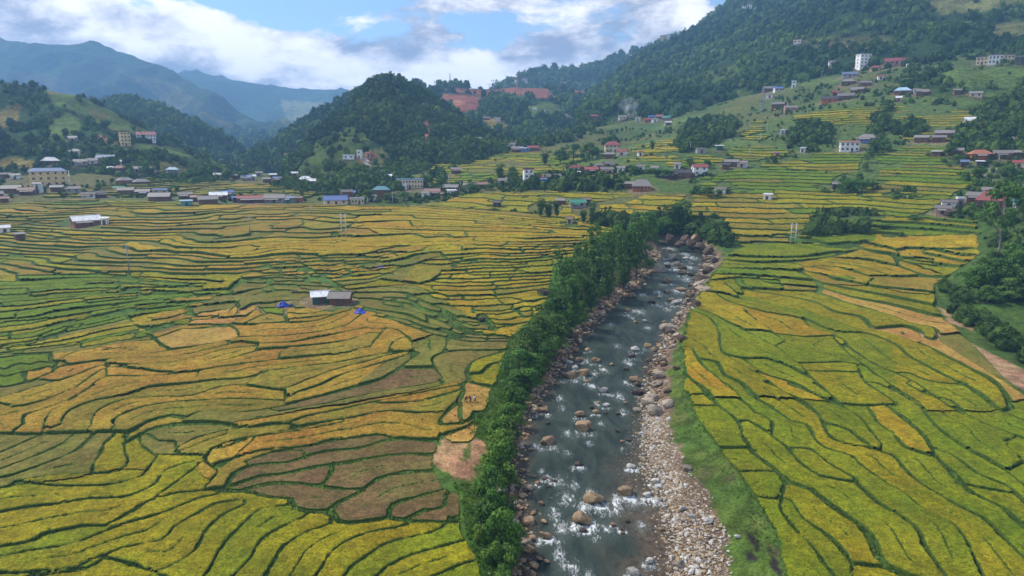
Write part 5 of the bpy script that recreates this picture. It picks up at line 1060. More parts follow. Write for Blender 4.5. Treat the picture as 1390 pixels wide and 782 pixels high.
for px_, py_, h_, w_ in [(135, 262, 12, 14), (240, 262, 12, 16), (232, 266, 10, 12), (410, 272, 14, 10), (500, 274, 18, 16), (540, 262, 20, 18), (548, 272, 12, 16), (530, 275, 12, 22), (475, 270, 10, 10), (640, 262, 12, 22), (680, 248, 22, 26), (695, 245, 18, 24), (665, 258, 10, 18), (740, 225, 20, 18), (760, 224, 24, 24), (778, 222, 26, 26), (800, 218, 22, 26), (810, 216, 16, 20), (770, 256, 14, 28), (800, 258, 14, 30), (820, 256, 16, 30), (838, 254, 12, 26), (780, 250, 12, 20), (892, 240, 12, 22), (905, 242, 14, 22), (860, 236, 10, 18), (560, 255, 14, 12), (600, 260, 8, 14), (52, 262, 8, 10), (90, 262, 10, 14), (200, 236, 16, 18), (215, 234, 14, 16), (175, 236, 12, 14), (260, 244, 14, 20), (275, 240, 14, 18), (310, 244, 12, 20), (330, 244, 12, 22), (885, 205, 14, 10), (765, 208, 10, 14), (1120, 262, 8, 12), (1240, 300, 8, 22), (1200, 312, 8, 24)]:
    plant(random.choice(['broad', 'broad', 'bamboo']), px_, py_, h_, w_, 'dark green village tree ' + VW(px_, py_), 'village trees ' + VW(px_, py_), name='broadleaf_tree')

# ------------------------------------------------------------------ the woods on the slopes: one mass, far off
def forest_mat():
    b = NB('forest_canopy'); t = b.attr('tone', 'Fac'); n = b.noise(.55, 5, .7); f = b.math('ADD', b.math('MULTIPLY', t, .65), b.math('MULTIPLY', b.mapr(n, .3, .7), .35))
    b.color(b.mix(f, (.016, .05, .012, 1), (.12, .20, .036, 1))); b.set(Roughness=.9, Specular_IOR_Level=.1); b.bump(b.noise(1.1, 5, .75), 1., 1.4); return b.m
M_FOREST = forest_mat()
def tuft_shapes():
    out = []
    for s in range(8):
        rs = np.random.default_rng(200 + s); V = ICO0[0] * .85; V *= (1 + fbm(V[:, 0] * 2.1 + s * 7, V[:, 1] * 2.1 + V[:, 2] * 1.7, 3, s)[:, None] * .75); V[:, 2] *= rs.uniform(.85, 1.35)
        n = 32; d = rs.normal(size=(n, 3)); d /= np.linalg.norm(d, axis=1)[:, None]; d[:, 2] = np.abs(d[:, 2]) * 1.0 - .1
        P = d * rs.uniform(.75, 1.15, n)[:, None]; u = rs.normal(size=(n, 3)) * .25; v = rs.normal(size=(n, 3)) * .25
        T = np.stack([P - u, P + u * .6 + v * .4, P + v], 1).reshape(-1, 3)
        out.append((np.concatenate([V, T]), np.concatenate([ICO0[1], np.arange(n * 3).reshape(-1, 3) + len(V)])))
    return out
TUFT = tuft_shapes()
def forest(name, pts, label):
    """pts: (x, y, z, radius, tone)"""
    rs = np.random.default_rng(len(pts)); pts = np.array(pts); vs, ts, tn, b = [], [], [], 0
    kind = rs.integers(0, len(TUFT), len(pts))
    for k, (V, Fc) in enumerate(TUFT):
        P = pts[kind == k]
        if not len(P): continue
        a = rs.uniform(0, 6.283, len(P)); c, s = np.cos(a), np.sin(a)
        W = np.empty((len(P), len(V), 3)); r = P[:, 3:4] * rs.uniform(.85, 1.15, (len(P), 1))
        W[..., 0] = (V[None, :, 0] * c[:, None] - V[None, :, 1] * s[:, None]) * r; W[..., 1] = (V[None, :, 0] * s[:, None] + V[None, :, 1] * c[:, None]) * r; W[..., 2] = V[None, :, 2] * r * 1.1
        W += P[:, None, :3] + np.array([0, 0, .55]) * r[:, :, None]
        vs.append(W.reshape(-1, 3)); ts.append((Fc[None] + (np.arange(len(P)) * len(V))[:, None, None]).reshape(-1, 3) + b); tn.append(np.repeat(P[:, 4], len(V))); b += W.shape[0] * len(V)
    me = mesh_np(name, np.concatenate(vs), tris=np.concatenate(ts), mats=[M_FOREST]); vfloat(me, np.concatenate(tn), 'tone')
    o = link(bpy.data.objects.new(name, me)); tag(o, label, 'forest', kind='stuff')
def hill_points(hn, n, rad, seed, ridge_extra=.3):
    S, open_, kk, nrow = HILL_INFO[hn]; rs = np.random.default_rng(seed); m, k = open_.shape
    d1 = np.linalg.norm(np.cross(S[1:, :-1] - S[:-1, :-1], S[:-1, 1:] - S[:-1, :-1]), axis=-1)
    up = (kk[:-1] < nrow - .6)[:, None]; dist = np.linalg.norm(S[:-1, :-1] - CAM, axis=-1); w = d1 * up / dist ** 1.2
    pr = (w / w.sum()).ravel(); idx = rs.choice(pr.size, n, p=pr); i, j = np.unravel_index(idx, d1.shape); f, g = rs.random(n)[:, None], rs.random(n)[:, None]
    P = S[i, j] * (1 - f) * (1 - g) + S[i + 1, j] * f * (1 - g) + S[i, j + 1] * (1 - f) * g + S[i + 1, j + 1] * f * g
    clear = fbm(P[:, 0] / 45, (P[:, 1] + P[:, 2]) / 45, 3, seed); keep = (rs.random(n) > open_[i, j] * 1.05) & (clear < .5)
    px, py = project(P[:, 0], P[:, 1], P[:, 2]); keep &= (px > -150) & (px < 1540) & (py > -40)
    P, dd = P[keep], dist[i, j][keep]; tone = np.clip(.45 + fbm(P[:, 0] / 60, (P[:, 1] + P[:, 2]) / 40, 3, seed + 5) * 1.7 + rs.normal(0, .16, len(P)), 0, 1)
    r = rad * np.exp(np.clip(rs.normal(0, .36, len(P)), -.8, .6)) * np.clip(dd / 700, .8, 2.6) ** .6
    return np.column_stack([P, r, tone]).tolist()
forest('hill_forest', hill_points('wooded_hill', 7000, 2.0, 1) + hill_points('wooded_ridge', 1900, 2.6, 2), 'dense dark forest cloaking the steep conical hill')
forest('slope_forest', hill_points('grassy_hill', 2600, 2.1, 3) + hill_points('wooded_spur', 3000, 2.6, 4) + hill_points('valley_slope', 1000, 4.5, 5), 'dark woods on the grassy hill and spur beyond the village')
forest('mountain_forest', hill_points('high_mountain', 10500, 2.7, 10) + hill_points('quarry_ridge', 2600, 2.8, 8) + hill_points('town_ridge', 1400, 3.4, 9), 'dark forest covering the high mountain and the quarried ridge')
WOODS = [([(690, 190), (700, 175), (745, 160), (800, 165), (808, 180), (790, 190), (740, 200), (700, 200)], 260), ([(915, 205), (930, 170), (960, 160), (1000, 165), (995, 185), (960, 200), (930, 208)], 230), ([(815, 195), (830, 185), (840, 195), (830, 205)], 14),
    ([(0, 200), (60, 190), (100, 205), (170, 205), (240, 210), (240, 220), (150, 225), (90, 215), (0, 210)], 130), ([(1070, 195), (1085, 170), (1130, 175), (1130, 200), (1100, 205)], 90), ([(1200, 180), (1235, 168), (1260, 175), (1245, 190)], 30), ([(1290, 205), (1300, 182), (1390, 150), (1400, 215), (1345, 210)], 170), ([(1320, 155), (1390, 125), (1400, 185), (1340, 180)], 150), ([(1175, 180), (1200, 140), (1210, 150), (1200, 195)], 36),
    ([(560, 250), (600, 230), (640, 205), (690, 196), (690, 204), (630, 225), (600, 250)], 60), ([(860, 305), (880, 300), (940, 305), (985, 315), (985, 335), (960, 330), (900, 318)], 110), ([(800, 303), (830, 300), (866, 308), (866, 316)], 40), ([(1120, 287), (1190, 284), (1190, 294), (1130, 298)], 34, .42), ([(1205, 262), (1240, 256), (1250, 270), (1215, 274)], 22, .4), ([(1320, 408), (1315, 385), (1340, 362), (1420, 350), (1420, 412), (1360, 414)], 120), ([(1285, 400), (1275, 388), (1300, 395), (1345, 440), (1400, 470), (1400, 480), (1330, 450)], 70), ([(1290, 420), (1400, 490), (1400, 500), (1290, 430)], 40), ([(1100, 300), (1140, 310), (1200, 318), (1100, 322)], 30), ([(690, 246), (760, 238), (850, 250), (850, 260), (760, 262), (690, 256)], 60), ([(0, 240), (260, 246), (260, 272), (120, 268), (0, 270)], 90, .45), ([(265, 262), (560, 262), (560, 277), (265, 275)], 80, .42), ([(570, 258), (680, 246), (840, 228), (900, 232), (840, 250), (690, 258), (600, 268)], 90, .5), ([(1240, 200), (1390, 205), (1390, 290), (1330, 262), (1290, 232)], 80, .5), ([(1040, 130), (1250, 100), (1250, 140), (1100, 150)], 60, .55)]
wp = []
for wd_ in WOODS:
    poly, n, rf = (wd_ + (1,))[:3]
    xs, ys = [p[0] for p in poly], [p[1] for p in poly]; c = 0; tries = 0
    while c < n and tries < n * 12:
        tries += 1; x, y = random.uniform(min(xs), max(xs)), random.uniform(min(ys), max(ys))
        if not inpoly(np.array([x]), np.array([y]), poly)[0]: continue
        p = hit(x, y); c += 1
        if p is not None: wp.append((p.x, p.y, p.z, rf * random.uniform(1.6, 3.6) * (.55 if p.y < 260 else 1), random.random()))
forest('grove', wp, 'dark groves and thickets between the hillside houses and terraces')
def scrub():
    rs = np.random.default_rng(77); P = []
    n = 20000; rr = np.exp(rs.uniform(math.log(250), math.log(640), n)); th = rs.uniform(R(-40), R(40), n); X, Y = rr * np.sin(th), rr * np.cos(th); Z = zvalley(X, Y); px, py = project(X, Y, Z)
    g = fbm(X / 16, Y / 16, 4, 301); ok = (g > .02) & (px > 560) & (py < 335) & ~((px < 985) & (py > 300))
    for z in Z_FAR: ok &= ~inpoly(px, py, z) | (g > .55)
    ok &= ~inpoly(px, py, Z_LEFT) & ~inpoly(px, py, Z_RIGHT)
    forest('scrub', np.column_stack([X, Y, Z - .3, rs.uniform(.35, 1.35, n) ** 1.5, np.clip(.5 + rs.normal(0, .25, n), 0, 1)])[ok].tolist(), 'low scrub and bushes dotted over the open hillside')
scrub()
def grass_tufts():                              # rank grass on banks and field edges
    rs = np.random.default_rng(5); P = []
    for k in range(12000):
        y = 52 + 170 * rs.random() ** 1.5
        side = rs.random()
        if side < .93: a, c = float(xl(y)), float(xfl(y)); x = c - .3 + (a - c) * rs.random() * .85
        else: b_, d = float(xr(y)), float(xfr(y)); x = d + .3 - (d - b_) * rs.random() ** 1.6 * .22
        P.append((x, y))
    P = np.array(P); Z = zground(P[:, 0], P[:, 1]); tx, ty = project(P[:, 0], P[:, 1], Z); ok = ((tx - 624) / 42) ** 2 + ((ty - 622) / 34) ** 2 > 1; P, Z = P[ok], Z[ok]; n = len(P); a = rs.uniform(0, 6.283, n); h = rs.uniform(.1, .34, n) * (1 + P[:, 1] / 250)
    nb = 3; V = []; tone = []
    for k in range(nb):
        ang = a + k * 2.1; w = h * .28; bx, by = np.cos(ang), np.sin(ang); lean = h * rs.uniform(.1, .7, n)
        V.append(np.stack([np.stack([P[:, 0] - by * w, P[:, 1] + bx * w, Z - .05], -1), np.stack([P[:, 0] + by * w, P[:, 1] - bx * w, Z - .05], -1), np.stack([P[:, 0] + bx * lean, P[:, 1] + by * lean, Z + h], -1)], 1)); tone.append(rs.random(n))
    V = np.concatenate(V).reshape(-1, 3); me = mesh_np('bank_grass', V, tris=np.arange(len(V)).reshape(-1, 3), mats=[M_LEAF['bright']]); vfloat(me, np.repeat(np.concatenate(tone), 3), 'tone')
    o = link(bpy.data.objects.new('bank_grass', me)); tag(o, 'rank green grass along the river banks', 'grass', kind='stuff')
grass_tufts()
# ------------------------------------------------------------------ houses
ROOFC = {'grey': (.20, .185, .175, 1), 'red': (.27, .05, .05, 1), 'pink': (.32, .16, .14, 1), 'blue': (.06, .15, .42, 1), 'pale blue': (.30, .47, .58, 1), 'teal': (.035, .20, .24, 1), 'green': (.02, .24, .15, 1), 'white': (.68, .70, .72, 1), 'dark': (.055, .055, .06, 1), 'brown': (.15, .095, .065, 1), 'orange': (.36, .13, .065, 1), 'slate blue': (.13, .20, .34, 1)}
WALLC = {'wooden': (.17, .085, .045, 1), 'orange wooden': (.42, .13, .035, 1), 'cream': (.66, .54, .36, 1), 'yellow': (.68, .52, .24, 1), 'white': (.78, .78, .76, 1), 'grey': (.34, .33, .32, 1), 'teal': (.10, .30, .30, 1), 'blue': (.12, .22, .50, 1), 'pink': (.55, .33, .28, 1), 'brick': (.32, .12, .08, 1), 'green': (.04, .12, .09, 1), 'dark': (.06, .05, .045, 1)}
def roof_mat(n):
    k = 'roof ' + n
    if k not in MATS:
        b = NB(k.replace(' ', '_')); st = b.noise(.7, 6, .7); c = ROOFC[n]; w = b.N.new('ShaderNodeTexWave'); w.inputs['Scale'].default_value = 1.6; w.inputs['Distortion'].default_value = .4
        tc = b.N.new('ShaderNodeTexCoord'); b.L.new(tc.outputs['Object'], w.inputs['Vector'])
        col = b.hsv(b.mix(b.mapr(st, .42, .72, 0, .6), c, (.17, .125, .10, 1)), val=b.mapr(b.objrand(), 0, 1, .75, 1.2, False)); b.color(col); b.set(Roughness=.6, Specular_IOR_Level=.4); b.bump(w.outputs[1], .5, .06); MATS[k] = b.m
    return MATS[k]
def wall_mat(n): return plain_mat(('wall ' + n).replace(' ', '_'), WALLC[n], .85, .22, .9)
M_GLASS = plain_mat('window_glass', (.025, .03, .038, 1), .12, .2, 1., .6); M_TRIM = plain_mat('window_frame', (.30, .27, .24, 1), .7); M_DOOR = plain_mat('door', (.10, .07, .05, 1), .7); M_CONC = plain_mat('concrete', (.38, .36, .33, 1), .9); M_METAL = plain_mat('dull_steel', (.30, .31, .33, 1), .5, .15, 2., .5, .6); M_YELLOW = plain_mat('crane_yellow', (.55, .28, .04, 1), .6)
def unit_box(name, m): mb = MB(); mb.box(-.5, .5, -.5, .5, -.5, .5); return mb.mesh(name, m)
U_WIN = None
def frame_unit():
    mb = MB()
    for a in ((-.5, -.42, -.5, .5), (.42, .5, -.5, .5), (-.42, .42, -.5, -.42), (-.42, .42, .42, .5), (-.03, .03, -.42, .42)): mb.box(a[0], a[1], -.5, .5, a[2], a[3])
    return mb.mesh('window', M_TRIM)
U_WIN = frame_unit(); U_PANE = unit_box('pane', M_GLASS); U_DOOR = unit_box('door', M_DOOR)
def roof_mesh(kind, w, d, h, m, ov=.55):
    mb = MB(); x, y = w / 2 + ov, d / 2 + ov; t = .16; lo = -ov * h / (d / 2 + ov) * .6
    if kind == 'gable':
        pr = [(-y, lo), (0, h), (y, lo)]; pts = []
        for s in (-x, x): pts += [(s, a, b) for a, b in pr] + [(s, a, b - t) for a, b in pr]
        mb.poly(pts, [(0, 6, 7, 1), (1, 7, 8, 2), (3, 4, 10, 9), (4, 5, 11, 10), (0, 1, 4, 3), (1, 2, 5, 4), (7, 6, 9, 10), (8, 7, 10, 11), (0, 3, 9, 6), (2, 8, 11, 5)])
        mb.box(-x + .02, x - .02, -.14, .14, h - .03, h + .07)
        gb = MB(); k = y - ov
        for s in (-w / 2 + .02, w / 2 - .02): gb.poly([(s - .05, -k, -.02), (s - .05, k, -.02), (s - .05, 0, h * .86), (s + .05, -k, -.02), (s + .05, k, -.02), (s + .05, 0, h * .86)], [(0, 2, 1), (3, 4, 5), (0, 1, 4, 3), (1, 2, 5, 4), (2, 0, 3, 5)])
        return mb.mesh('roof', m), gb
    if kind == 'hip':
        r = max(.1, w / 2 - d * .42)
        pts = [(-x, -y, lo), (x, -y, lo), (x, y, lo), (-x, y, lo), (-r, 0, h), (r, 0, h)]; pts += [(a, b, c - t) for a, b, c in pts]
        mb.poly(pts, [(0, 1, 5, 4), (1, 2, 5), (2, 3, 4, 5), (3, 0, 4), (7, 6, 10, 11), (8, 7, 11), (9, 8, 11, 10), (6, 9, 10), (0, 6, 7, 1), (1, 7, 8, 2), (2, 8, 9, 3), (3, 9, 6, 0)]); mb.box(-r, r, -.13, .13, h - .03, h + .07)
        return mb.mesh('roof', m), None
    if kind == 'shed':
        mb.poly([(-x, -y, 0), (x, -y, 0), (x, y, h * .7), (-x, y, h * .7), (-x, -y, t), (x, -y, t), (x, y, h * .7 + t), (-x, y, h * .7 + t)], [(0, 3, 2, 1), (4, 5, 6, 7), (0, 1, 5, 4), (1, 2, 6, 5), (2, 3, 7, 6), (3, 0, 4, 7)]); return mb.mesh('roof', m), None
    mb.box(-w / 2 - .25, w / 2 + .25, -d / 2 - .25, d / 2 + .25, 0, .25)                        # flat, with parapet
    for a in ((-w / 2 - .25, w / 2 + .25, -d / 2 - .25, -d / 2 - .05), (-w / 2 - .25, w / 2 + .25, d / 2 + .05, d / 2 + .25), (-w / 2 - .25, -w / 2 - .05, -d / 2 - .05, d / 2 + .05), (w / 2 + .05, w / 2 + .25, -d / 2 - .05, d / 2 + .05)): mb.box(*a, .25, .75)
    return mb.mesh('roof', m), None
YARDS = []
def house(px, py, wp, roof='grey', wall='wooden', st=1, rt='gable', yaw=None, dep=None, label=None, place='', group=None, name=None, hs=2.7, nwin=None, rh=None, cat='house', extra=None, lift=0):
    p = hit(px, py)
    if p is None: return None
    kw, kh = pix_m(p); w = wp * kw; d = dep * w if dep else min(max(w * .62, 3.2), 10.); h = hs * st
    yaw = random.uniform(-.35, .35) if yaw is None else yaw; yaw += math.atan2(-p.x, p.y) * .9
    e = empty(name or ('hut' if w < 5 else 'house'), (p.x, p.y + d * .35, p.z + lift), yaw)
    mb = MB(); mb.box(-w / 2, w / 2, -d / 2, d / 2, -2.2, h); wm = wall_mat(wall)
    rh = rh or {'gable': d * .30, 'hip': d * .34, 'shed': d * .15, 'flat': .3}[rt]
    rm, gb = roof_mesh(rt, w, d, rh, roof_mat(roof))
    if gb: b0 = len(mb.v); mb.v += [(a, b, c + h) for a, b, c in gb.v]; mb.f += [tuple(i + b0 for i in f) for f in gb.f]
    mb.build('wall', wm, e); ro = link(bpy.data.objects.new('roof', rm), e); ro.location = (0, 0, h)
    n = nwin if nwin is not None else max(1, int(w / 3.2)); ww, wh = min(1.3, w / n * .5), hs * .46
    for s in range(st):
        for i in range(n):
            x = -w / 2 + (i + .5) * w / n
            if s == 0 and i == n // 2 and n != 2:
                o = link(bpy.data.objects.new('door', U_DOOR), e); o.scale = (min(1.2, w / n * .6), .12, hs * .74); o.location = (x, -d / 2 - .03, hs * .37); continue
            o = link(bpy.data.objects.new('window', U_WIN), e); o.scale = (ww, .14, wh); o.location = (x, -d / 2 - .02, s * hs + hs * .56)
            q = link(bpy.data.objects.new('pane', U_PANE), o); q.scale = (.9, .5, .9); q.location = (0, .12, 0)
        if d > 4:
            for sx in (-1, 1):
                o = link(bpy.data.objects.new('window', U_WIN), e); o.rotation_euler = (0, 0, sx * math.pi / 2); o.scale = (min(1.2, d * .25), .14, wh); o.location = (sx * (w / 2 + .02), 0, s * hs + hs * .56)
                q = link(bpy.data.objects.new('pane', U_PANE), o); q.scale = (.9, .5, .9); q.location = (0, .12, 0)
    if extra: extra(e, w, d, h)
    elif w > 5 and st == 1 and rt in ('gable', 'hip') and random.random() < .45:      # lean-to porch on posts
        pw = w * random.uniform(.4, .9); x0 = random.uniform(-w / 2, w / 2 - pw); mb = MB(); y0 = -d / 2; yo = y0 - random.uniform(1.6, 2.6)
        mb.poly([(x0, yo, h * .62), (x0 + pw, yo, h * .62), (x0 + pw, y0 - .6, h * .82), (x0, y0 - .6, h * .82), (x0, yo, h * .62 + .1), (x0 + pw, yo, h * .62 + .1), (x0 + pw, y0 - .6, h * .82 + .1), (x0, y0 - .6, h * .82 + .1)], [(0, 3, 2, 1), (4, 5, 6, 7), (0, 1, 5, 4), (1, 2, 6, 5), (2, 3, 7, 6), (3, 0, 4, 7)]); mb.build('porch_roof', roof_mat(random.choice(['grey', 'brown', roof])), e)
        for xx in (x0 + .15, x0 + pw - .15): mb = MB(); mb.box(xx - .08, xx + .08, yo + .1, yo + .26, -2, h * .62 - .005); mb.build('post', wall_mat('wooden'), e)
    YARDS.append((p.x, p.y + d * .35, max(w, d)))
    if not label:
        art = {1: '', 2: 'two-storey ', 3: 'three-storey ', 4: 'four-storey '}[st]; label = f"{art}{wall} {'hut' if w < 5 else 'house'}, {roof} {rt if rt != 'shed' else 'lean-to'} roof, {place}"
        group = group or f"{roof}-roofed {wall} houses {place}"
    tag(e, label, cat, group); return e
def balconies(e, w, d, h):
    mb = MB(); n = 3
    for s in range(n): mb.box(w / 2 - .1, w / 2 + 1.6, -d / 2, d / 2, s * h / n - .1 + .02, s * h / n + .12); mb.box(w / 2 + 1.5, w / 2 + 1.6, -d / 2, d / 2, s * h / n + .12, s * h / n + .9)
    for y in (-d / 2 + .1, 0, d / 2 - .1): mb.box(w / 2 + 1.3, w / 2 + 1.5, y - .1, y + .1, -1, h)
    mb.build('balcony', wall_mat('white'), e)
def tower(e, w, d, h):
    mb = MB(); mb.tube([(-w * .22, -d / 2 - .8, -4), (-w * .22, -d / 2 - .8, h * .62)], 1.9, 12); mb.build('round_bay', wall_mat('white'), e, False)
V1 = 'in the village at the left of the valley'; V1 = 'in the village round the yellow school'
V2 = 'in the hamlet behind the red long house'; V3 = 'in the village at the foot of the conical hill'; V4 = 'in the hamlet beyond the bamboo clumps'; V5 = 'beside the terraces across the river'; V6 = 'on the wooded mountainside'; V7 = 'in the hamlet above the big red-roofed house'; V8 = 'on the slope of the conical hill'; V9 = 'below the quarried ridge'
H = house
H(64, 253, 51, 'slate blue', 'yellow', 3, 'hip', .12, .3, 'three-storey yellow school with blue hipped roof and white end balconies', nwin=5, hs=3.1, rh=1.9, name='school', extra=balconies, cat='building')
H(66, 223, 24, 'white', 'wooden', 1, 'hip', 0, label='brown pavilion with wide white hipped roof behind the yellow school', rh=2.4)
H(169, 198, 14, 'brown', 'yellow', 4, 'flat', .3, label='four-storey yellow block on the grassy hill beside a long red-roofed building', nwin=3, cat='building')
H(196, 191, 26, 'red', 'white', 2, 'gable', .1, label='long white building with red roof beside the four-storey yellow block', nwin=6, cat='building')
H(210, 192, 7, 'blue', 'blue', 1, 'flat', label='small blue shed at the end of the long white hill building')
for a in [(101, 215, 16, 'grey', 'cream', 2, 'hip'), (63, 207, 17, 'grey', 'wooden', 1, 'gable'), (98, 191, 12, 'grey', 'grey', 1, 'gable'), (142, 219, 25, 'slate blue', 'grey', 1, 'gable'), (150, 222, 11, 'red', 'pink', 1, 'gable'), (162, 233, 17, 'pink', 'wooden', 1, 'hip'), (150, 233, 8, 'white', 'cream', 1, 'gable'), (185, 233, 12, 'grey', 'grey', 1, 'gable'), (208, 233, 8, 'grey', 'white', 1, 'gable'), (233, 235, 16, 'pale blue', 'grey', 1, 'hip'),
          (168, 250, 20, 'grey', 'brick', 1, 'hip'), (190, 252, 20, 'grey', 'wooden', 1, 'hip'), (161, 261, 14, 'green', 'cream', 1, 'gable'), (170, 264, 22, 'grey', 'wooden', 1, 'gable'), (193, 266, 19, 'grey', 'dark', 1, 'gable'), (215, 273, 29, 'grey', 'wooden', 1, 'gable'), (217, 264, 21, 'blue', 'cream', 1, 'shed'), (118, 270, 19, 'dark', 'white', 1, 'gable'), (134, 268, 17, 'dark', 'wooden', 1, 'gable'),
          (14, 262, 28, 'grey', 'wooden', 1, 'gable'), (20, 243, 14, 'grey', 'white', 1, 'gable'), (6, 242, 15, 'grey', 'wooden', 1, 'gable'), (34, 264, 22, 'brown', 'wooden', 1, 'gable'), (51, 262, 11, 'grey', 'white', 2, 'gable'), (97, 262, 19, 'grey', 'grey', 1, 'gable'), (76, 260, 17, 'grey', 'wooden', 1, 'gable'), (-12, 270, 26, 'grey', 'wooden', 1, 'gable'), (4, 276, 12, 'pink', 'wooden', 1, 'gable'), (160, 224, 8, 'white', 'white', 1, 'gable'), (88, 222, 8, 'teal', 'white', 1, 'shed'), (108, 224, 18, 'grey', 'grey', 1, 'gable'), (124, 222, 14, 'grey', 'white', 1, 'gable')]:
    H(*a, place=V1)
H(113, 307, 38, 'white', 'brick', 1, 'gable', .25, .6, 'red brick house with broad white metal roof alone in the fields', nwin=4); H(141, 305, 8, 'white', 'white', 1, 'shed', label='small white lean-to beside the lone brick house')
H(4, 317, 14, 'white', 'white', 1, 'gable', label='white house with white metal roof among left field terraces'); H(25, 327, 13, 'grey', 'wooden', 1, 'shed', label='open field shelter with pale grey roof below white house')
for a in [(252, 280, 15, 'pale blue', 'teal', 1, 'shed'), (250, 270, 18, 'grey', 'wooden', 1, 'gable'), (280, 277, 26, 'grey', 'wooden', 1, 'gable'), (295, 271, 23, 'white', 'wooden', 1, 'gable'), (308, 267, 14, 'blue', 'grey', 1, 'gable'), (372, 275, 27, 'grey', 'grey', 1, 'gable'), (392, 275, 16, 'slate blue', 'teal', 1, 'gable'), (404, 275, 12, 'brown', 'brick', 1, 'gable'), (266, 274, 14, 'pink', 'wooden', 1, 'gable'), (320, 275, 10, 'blue', 'dark', 1, 'shed')]:
    H(*a, place='in the row beside the red long house')
H(340, 275, 37, 'red', 'wooden', 1, 'gable', 0, .28, 'long low house with dark red roof at the field edge', nwin=7)
for a in [(296, 242, 13, 'white', 'grey', 1, 'gable'), (307, 237, 8, 'white', 'white', 1, 'gable'), (334, 245, 13, 'slate blue', 'grey', 1, 'gable'), (343, 244, 6, 'white', 'white', 1, 'gable'), (351, 239, 9, 'grey', 'grey', 1, 'gable'), (370, 242, 9, 'white', 'wooden', 1, 'gable'), (376, 247, 12, 'slate blue', 'wooden', 1, 'gable'), (385, 247, 9, 'grey', 'wooden', 1, 'gable'), (399, 240, 8, 'white', 'wooden', 1, 'gable'), (320, 243, 9, 'grey', 'wooden', 1, 'gable'), (362, 248, 10, 'grey', 'wooden', 1, 'gable')]:
    H(*a, place=V2)
H(414, 248, 16, 'white', 'wooden', 1, 'hip', label='wooden house with white hipped roof at the hill foot'); H(427, 251, 15, 'white', 'brick', 1, 'gable', label='brown house with white gable beside the white hipped roof'); H(392, 217, 12, 'red', 'pink', 2, 'gable', label='pink house with red roof in the trees of the wooded ridge')
H(454, 278, 31, 'blue', 'cream', 1, 'gable', .1, label='cream hall with blue and teal roof at the field edge'); H(484, 277, 18, 'white', 'cream', 1, 'flat', label='low white-framed open shed beside the blue-roofed hall', nwin=4); H(517, 270, 22, 'teal', 'wooden', 2, 'hip', label='two-storey wooden house with wide teal roof in trees')
for a in [(470, 273, 15, 'grey', 'wooden', 2, 'gable'), (504, 273, 11, 'grey', 'white', 1, 'gable'), (586, 266, 20, 'pink', 'wooden', 1, 'gable'), (578, 268, 10, 'grey', 'white', 1, 'gable'), (612, 260, 19, 'grey', 'wooden', 1, 'gable'), (637, 257, 15, 'grey', 'grey', 1, 'gable'), (655, 256, 13, 'pink', 'wooden', 1, 'gable'), (490, 256, 10, 'brown', 'brick', 1, 'gable'), (476, 267, 12, 'blue', 'wooden', 1, 'gable')]:
    H(*a, place=V3)
H(613, 265, 11, 'white', 'white', 1, 'shed', label='small shed with bright white roof beside grey village houses'); H(556, 256, 36, 'pale blue', 'cream', 2, 'flat', 0, .35, 'long cream two-storey building with round white bay at hill foot', nwin=9, extra=tower, cat='building'); H(619, 235, 13, 'grey', 'wooden', 1, 'gable', label='lone wooden house with grey roof on the golden hill terraces'); H(675, 282, 9, 'dark', 'dark', 1, 'gable', label='small black-walled field hut on the golden terraces')
for a in [(473, 216, 15, 'white', 'white', 1, 'flat'), (488, 215, 6, 'white', 'white', 2, 'flat'), (499, 213, 6, 'orange', 'pink', 1, 'gable'), (522, 238, 11, 'grey', 'white', 1, 'gable'), (527, 244, 8, 'white', 'white', 1, 'gable')]:
    H(*a, place=V8)
for a in [(702, 206, 15, 'grey', 'wooden', 1, 'gable'), (694, 200, 10, 'grey', 'white', 1, 'gable'), (649, 192, 9, 'grey', 'white', 1, 'gable'), (664, 191, 8, 'grey', 'white', 1, 'gable'), (781, 233, 13, 'red', 'pink', 1, 'gable'), (803, 236, 17, 'red', 'wooden', 1, 'gable'), (824, 236, 16, 'grey', 'cream', 1, 'gable'), (828, 228, 15, 'grey', 'wooden', 1, 'gable'), (870, 232, 9, 'grey', 'white', 1, 'gable'), (889, 234, 9, 'grey', 'white', 1, 'gable'), (730, 247, 14, 'red', 'wooden', 1, 'gable'), (752, 246, 20, 'grey', 'wooden', 1, 'gable'), (762, 245, 13, 'grey', 'wooden', 1, 'hip'), (694, 247, 9, 'orange', 'orange wooden', 1, 'gable'), (685, 251, 17, 'grey', 'white', 1, 'gable'), (738, 250, 8, 'blue', 'blue', 1, 'shed'), (844, 234, 10, 'grey', 'white', 1, 'gable'), (813, 230, 10, 'grey', 'grey', 1, 'gable'), (828, 215, 12, 'grey', 'wooden', 1, 'gable')]:
    H(*a, place=V4)
H(713, 206, 12, 'white', 'blue', 1, 'shed', label='blue shed with white roof beside the small red-roofed house'); H(724, 205, 15, 'red', 'wooden', 1, 'gable', label='red-roofed house beside the blue shed on hillside terrace'); H(782, 240, 10, 'white', 'green', 1, 'shed', label='small green shed with white roof in hamlet trees'); H(717, 249, 13, 'red', 'white', 3, 'flat', label='narrow three-storey white house with red top', nwin=2)
H(832, 207, 21, 'red', 'cream', 2, 'hip', .1, .7, 'two-storey cream villa with red hipped roof above the hamlet', nwin=4); H(845, 211, 13, 'red', 'white', 1, 'gable', label='low white annex with red roof beside the cream villa'); H(869, 212, 6, 'orange', 'white', 1, 'hip', label='tiny white shrine with orange roof near utility poles', cat='shrine', name='shrine')
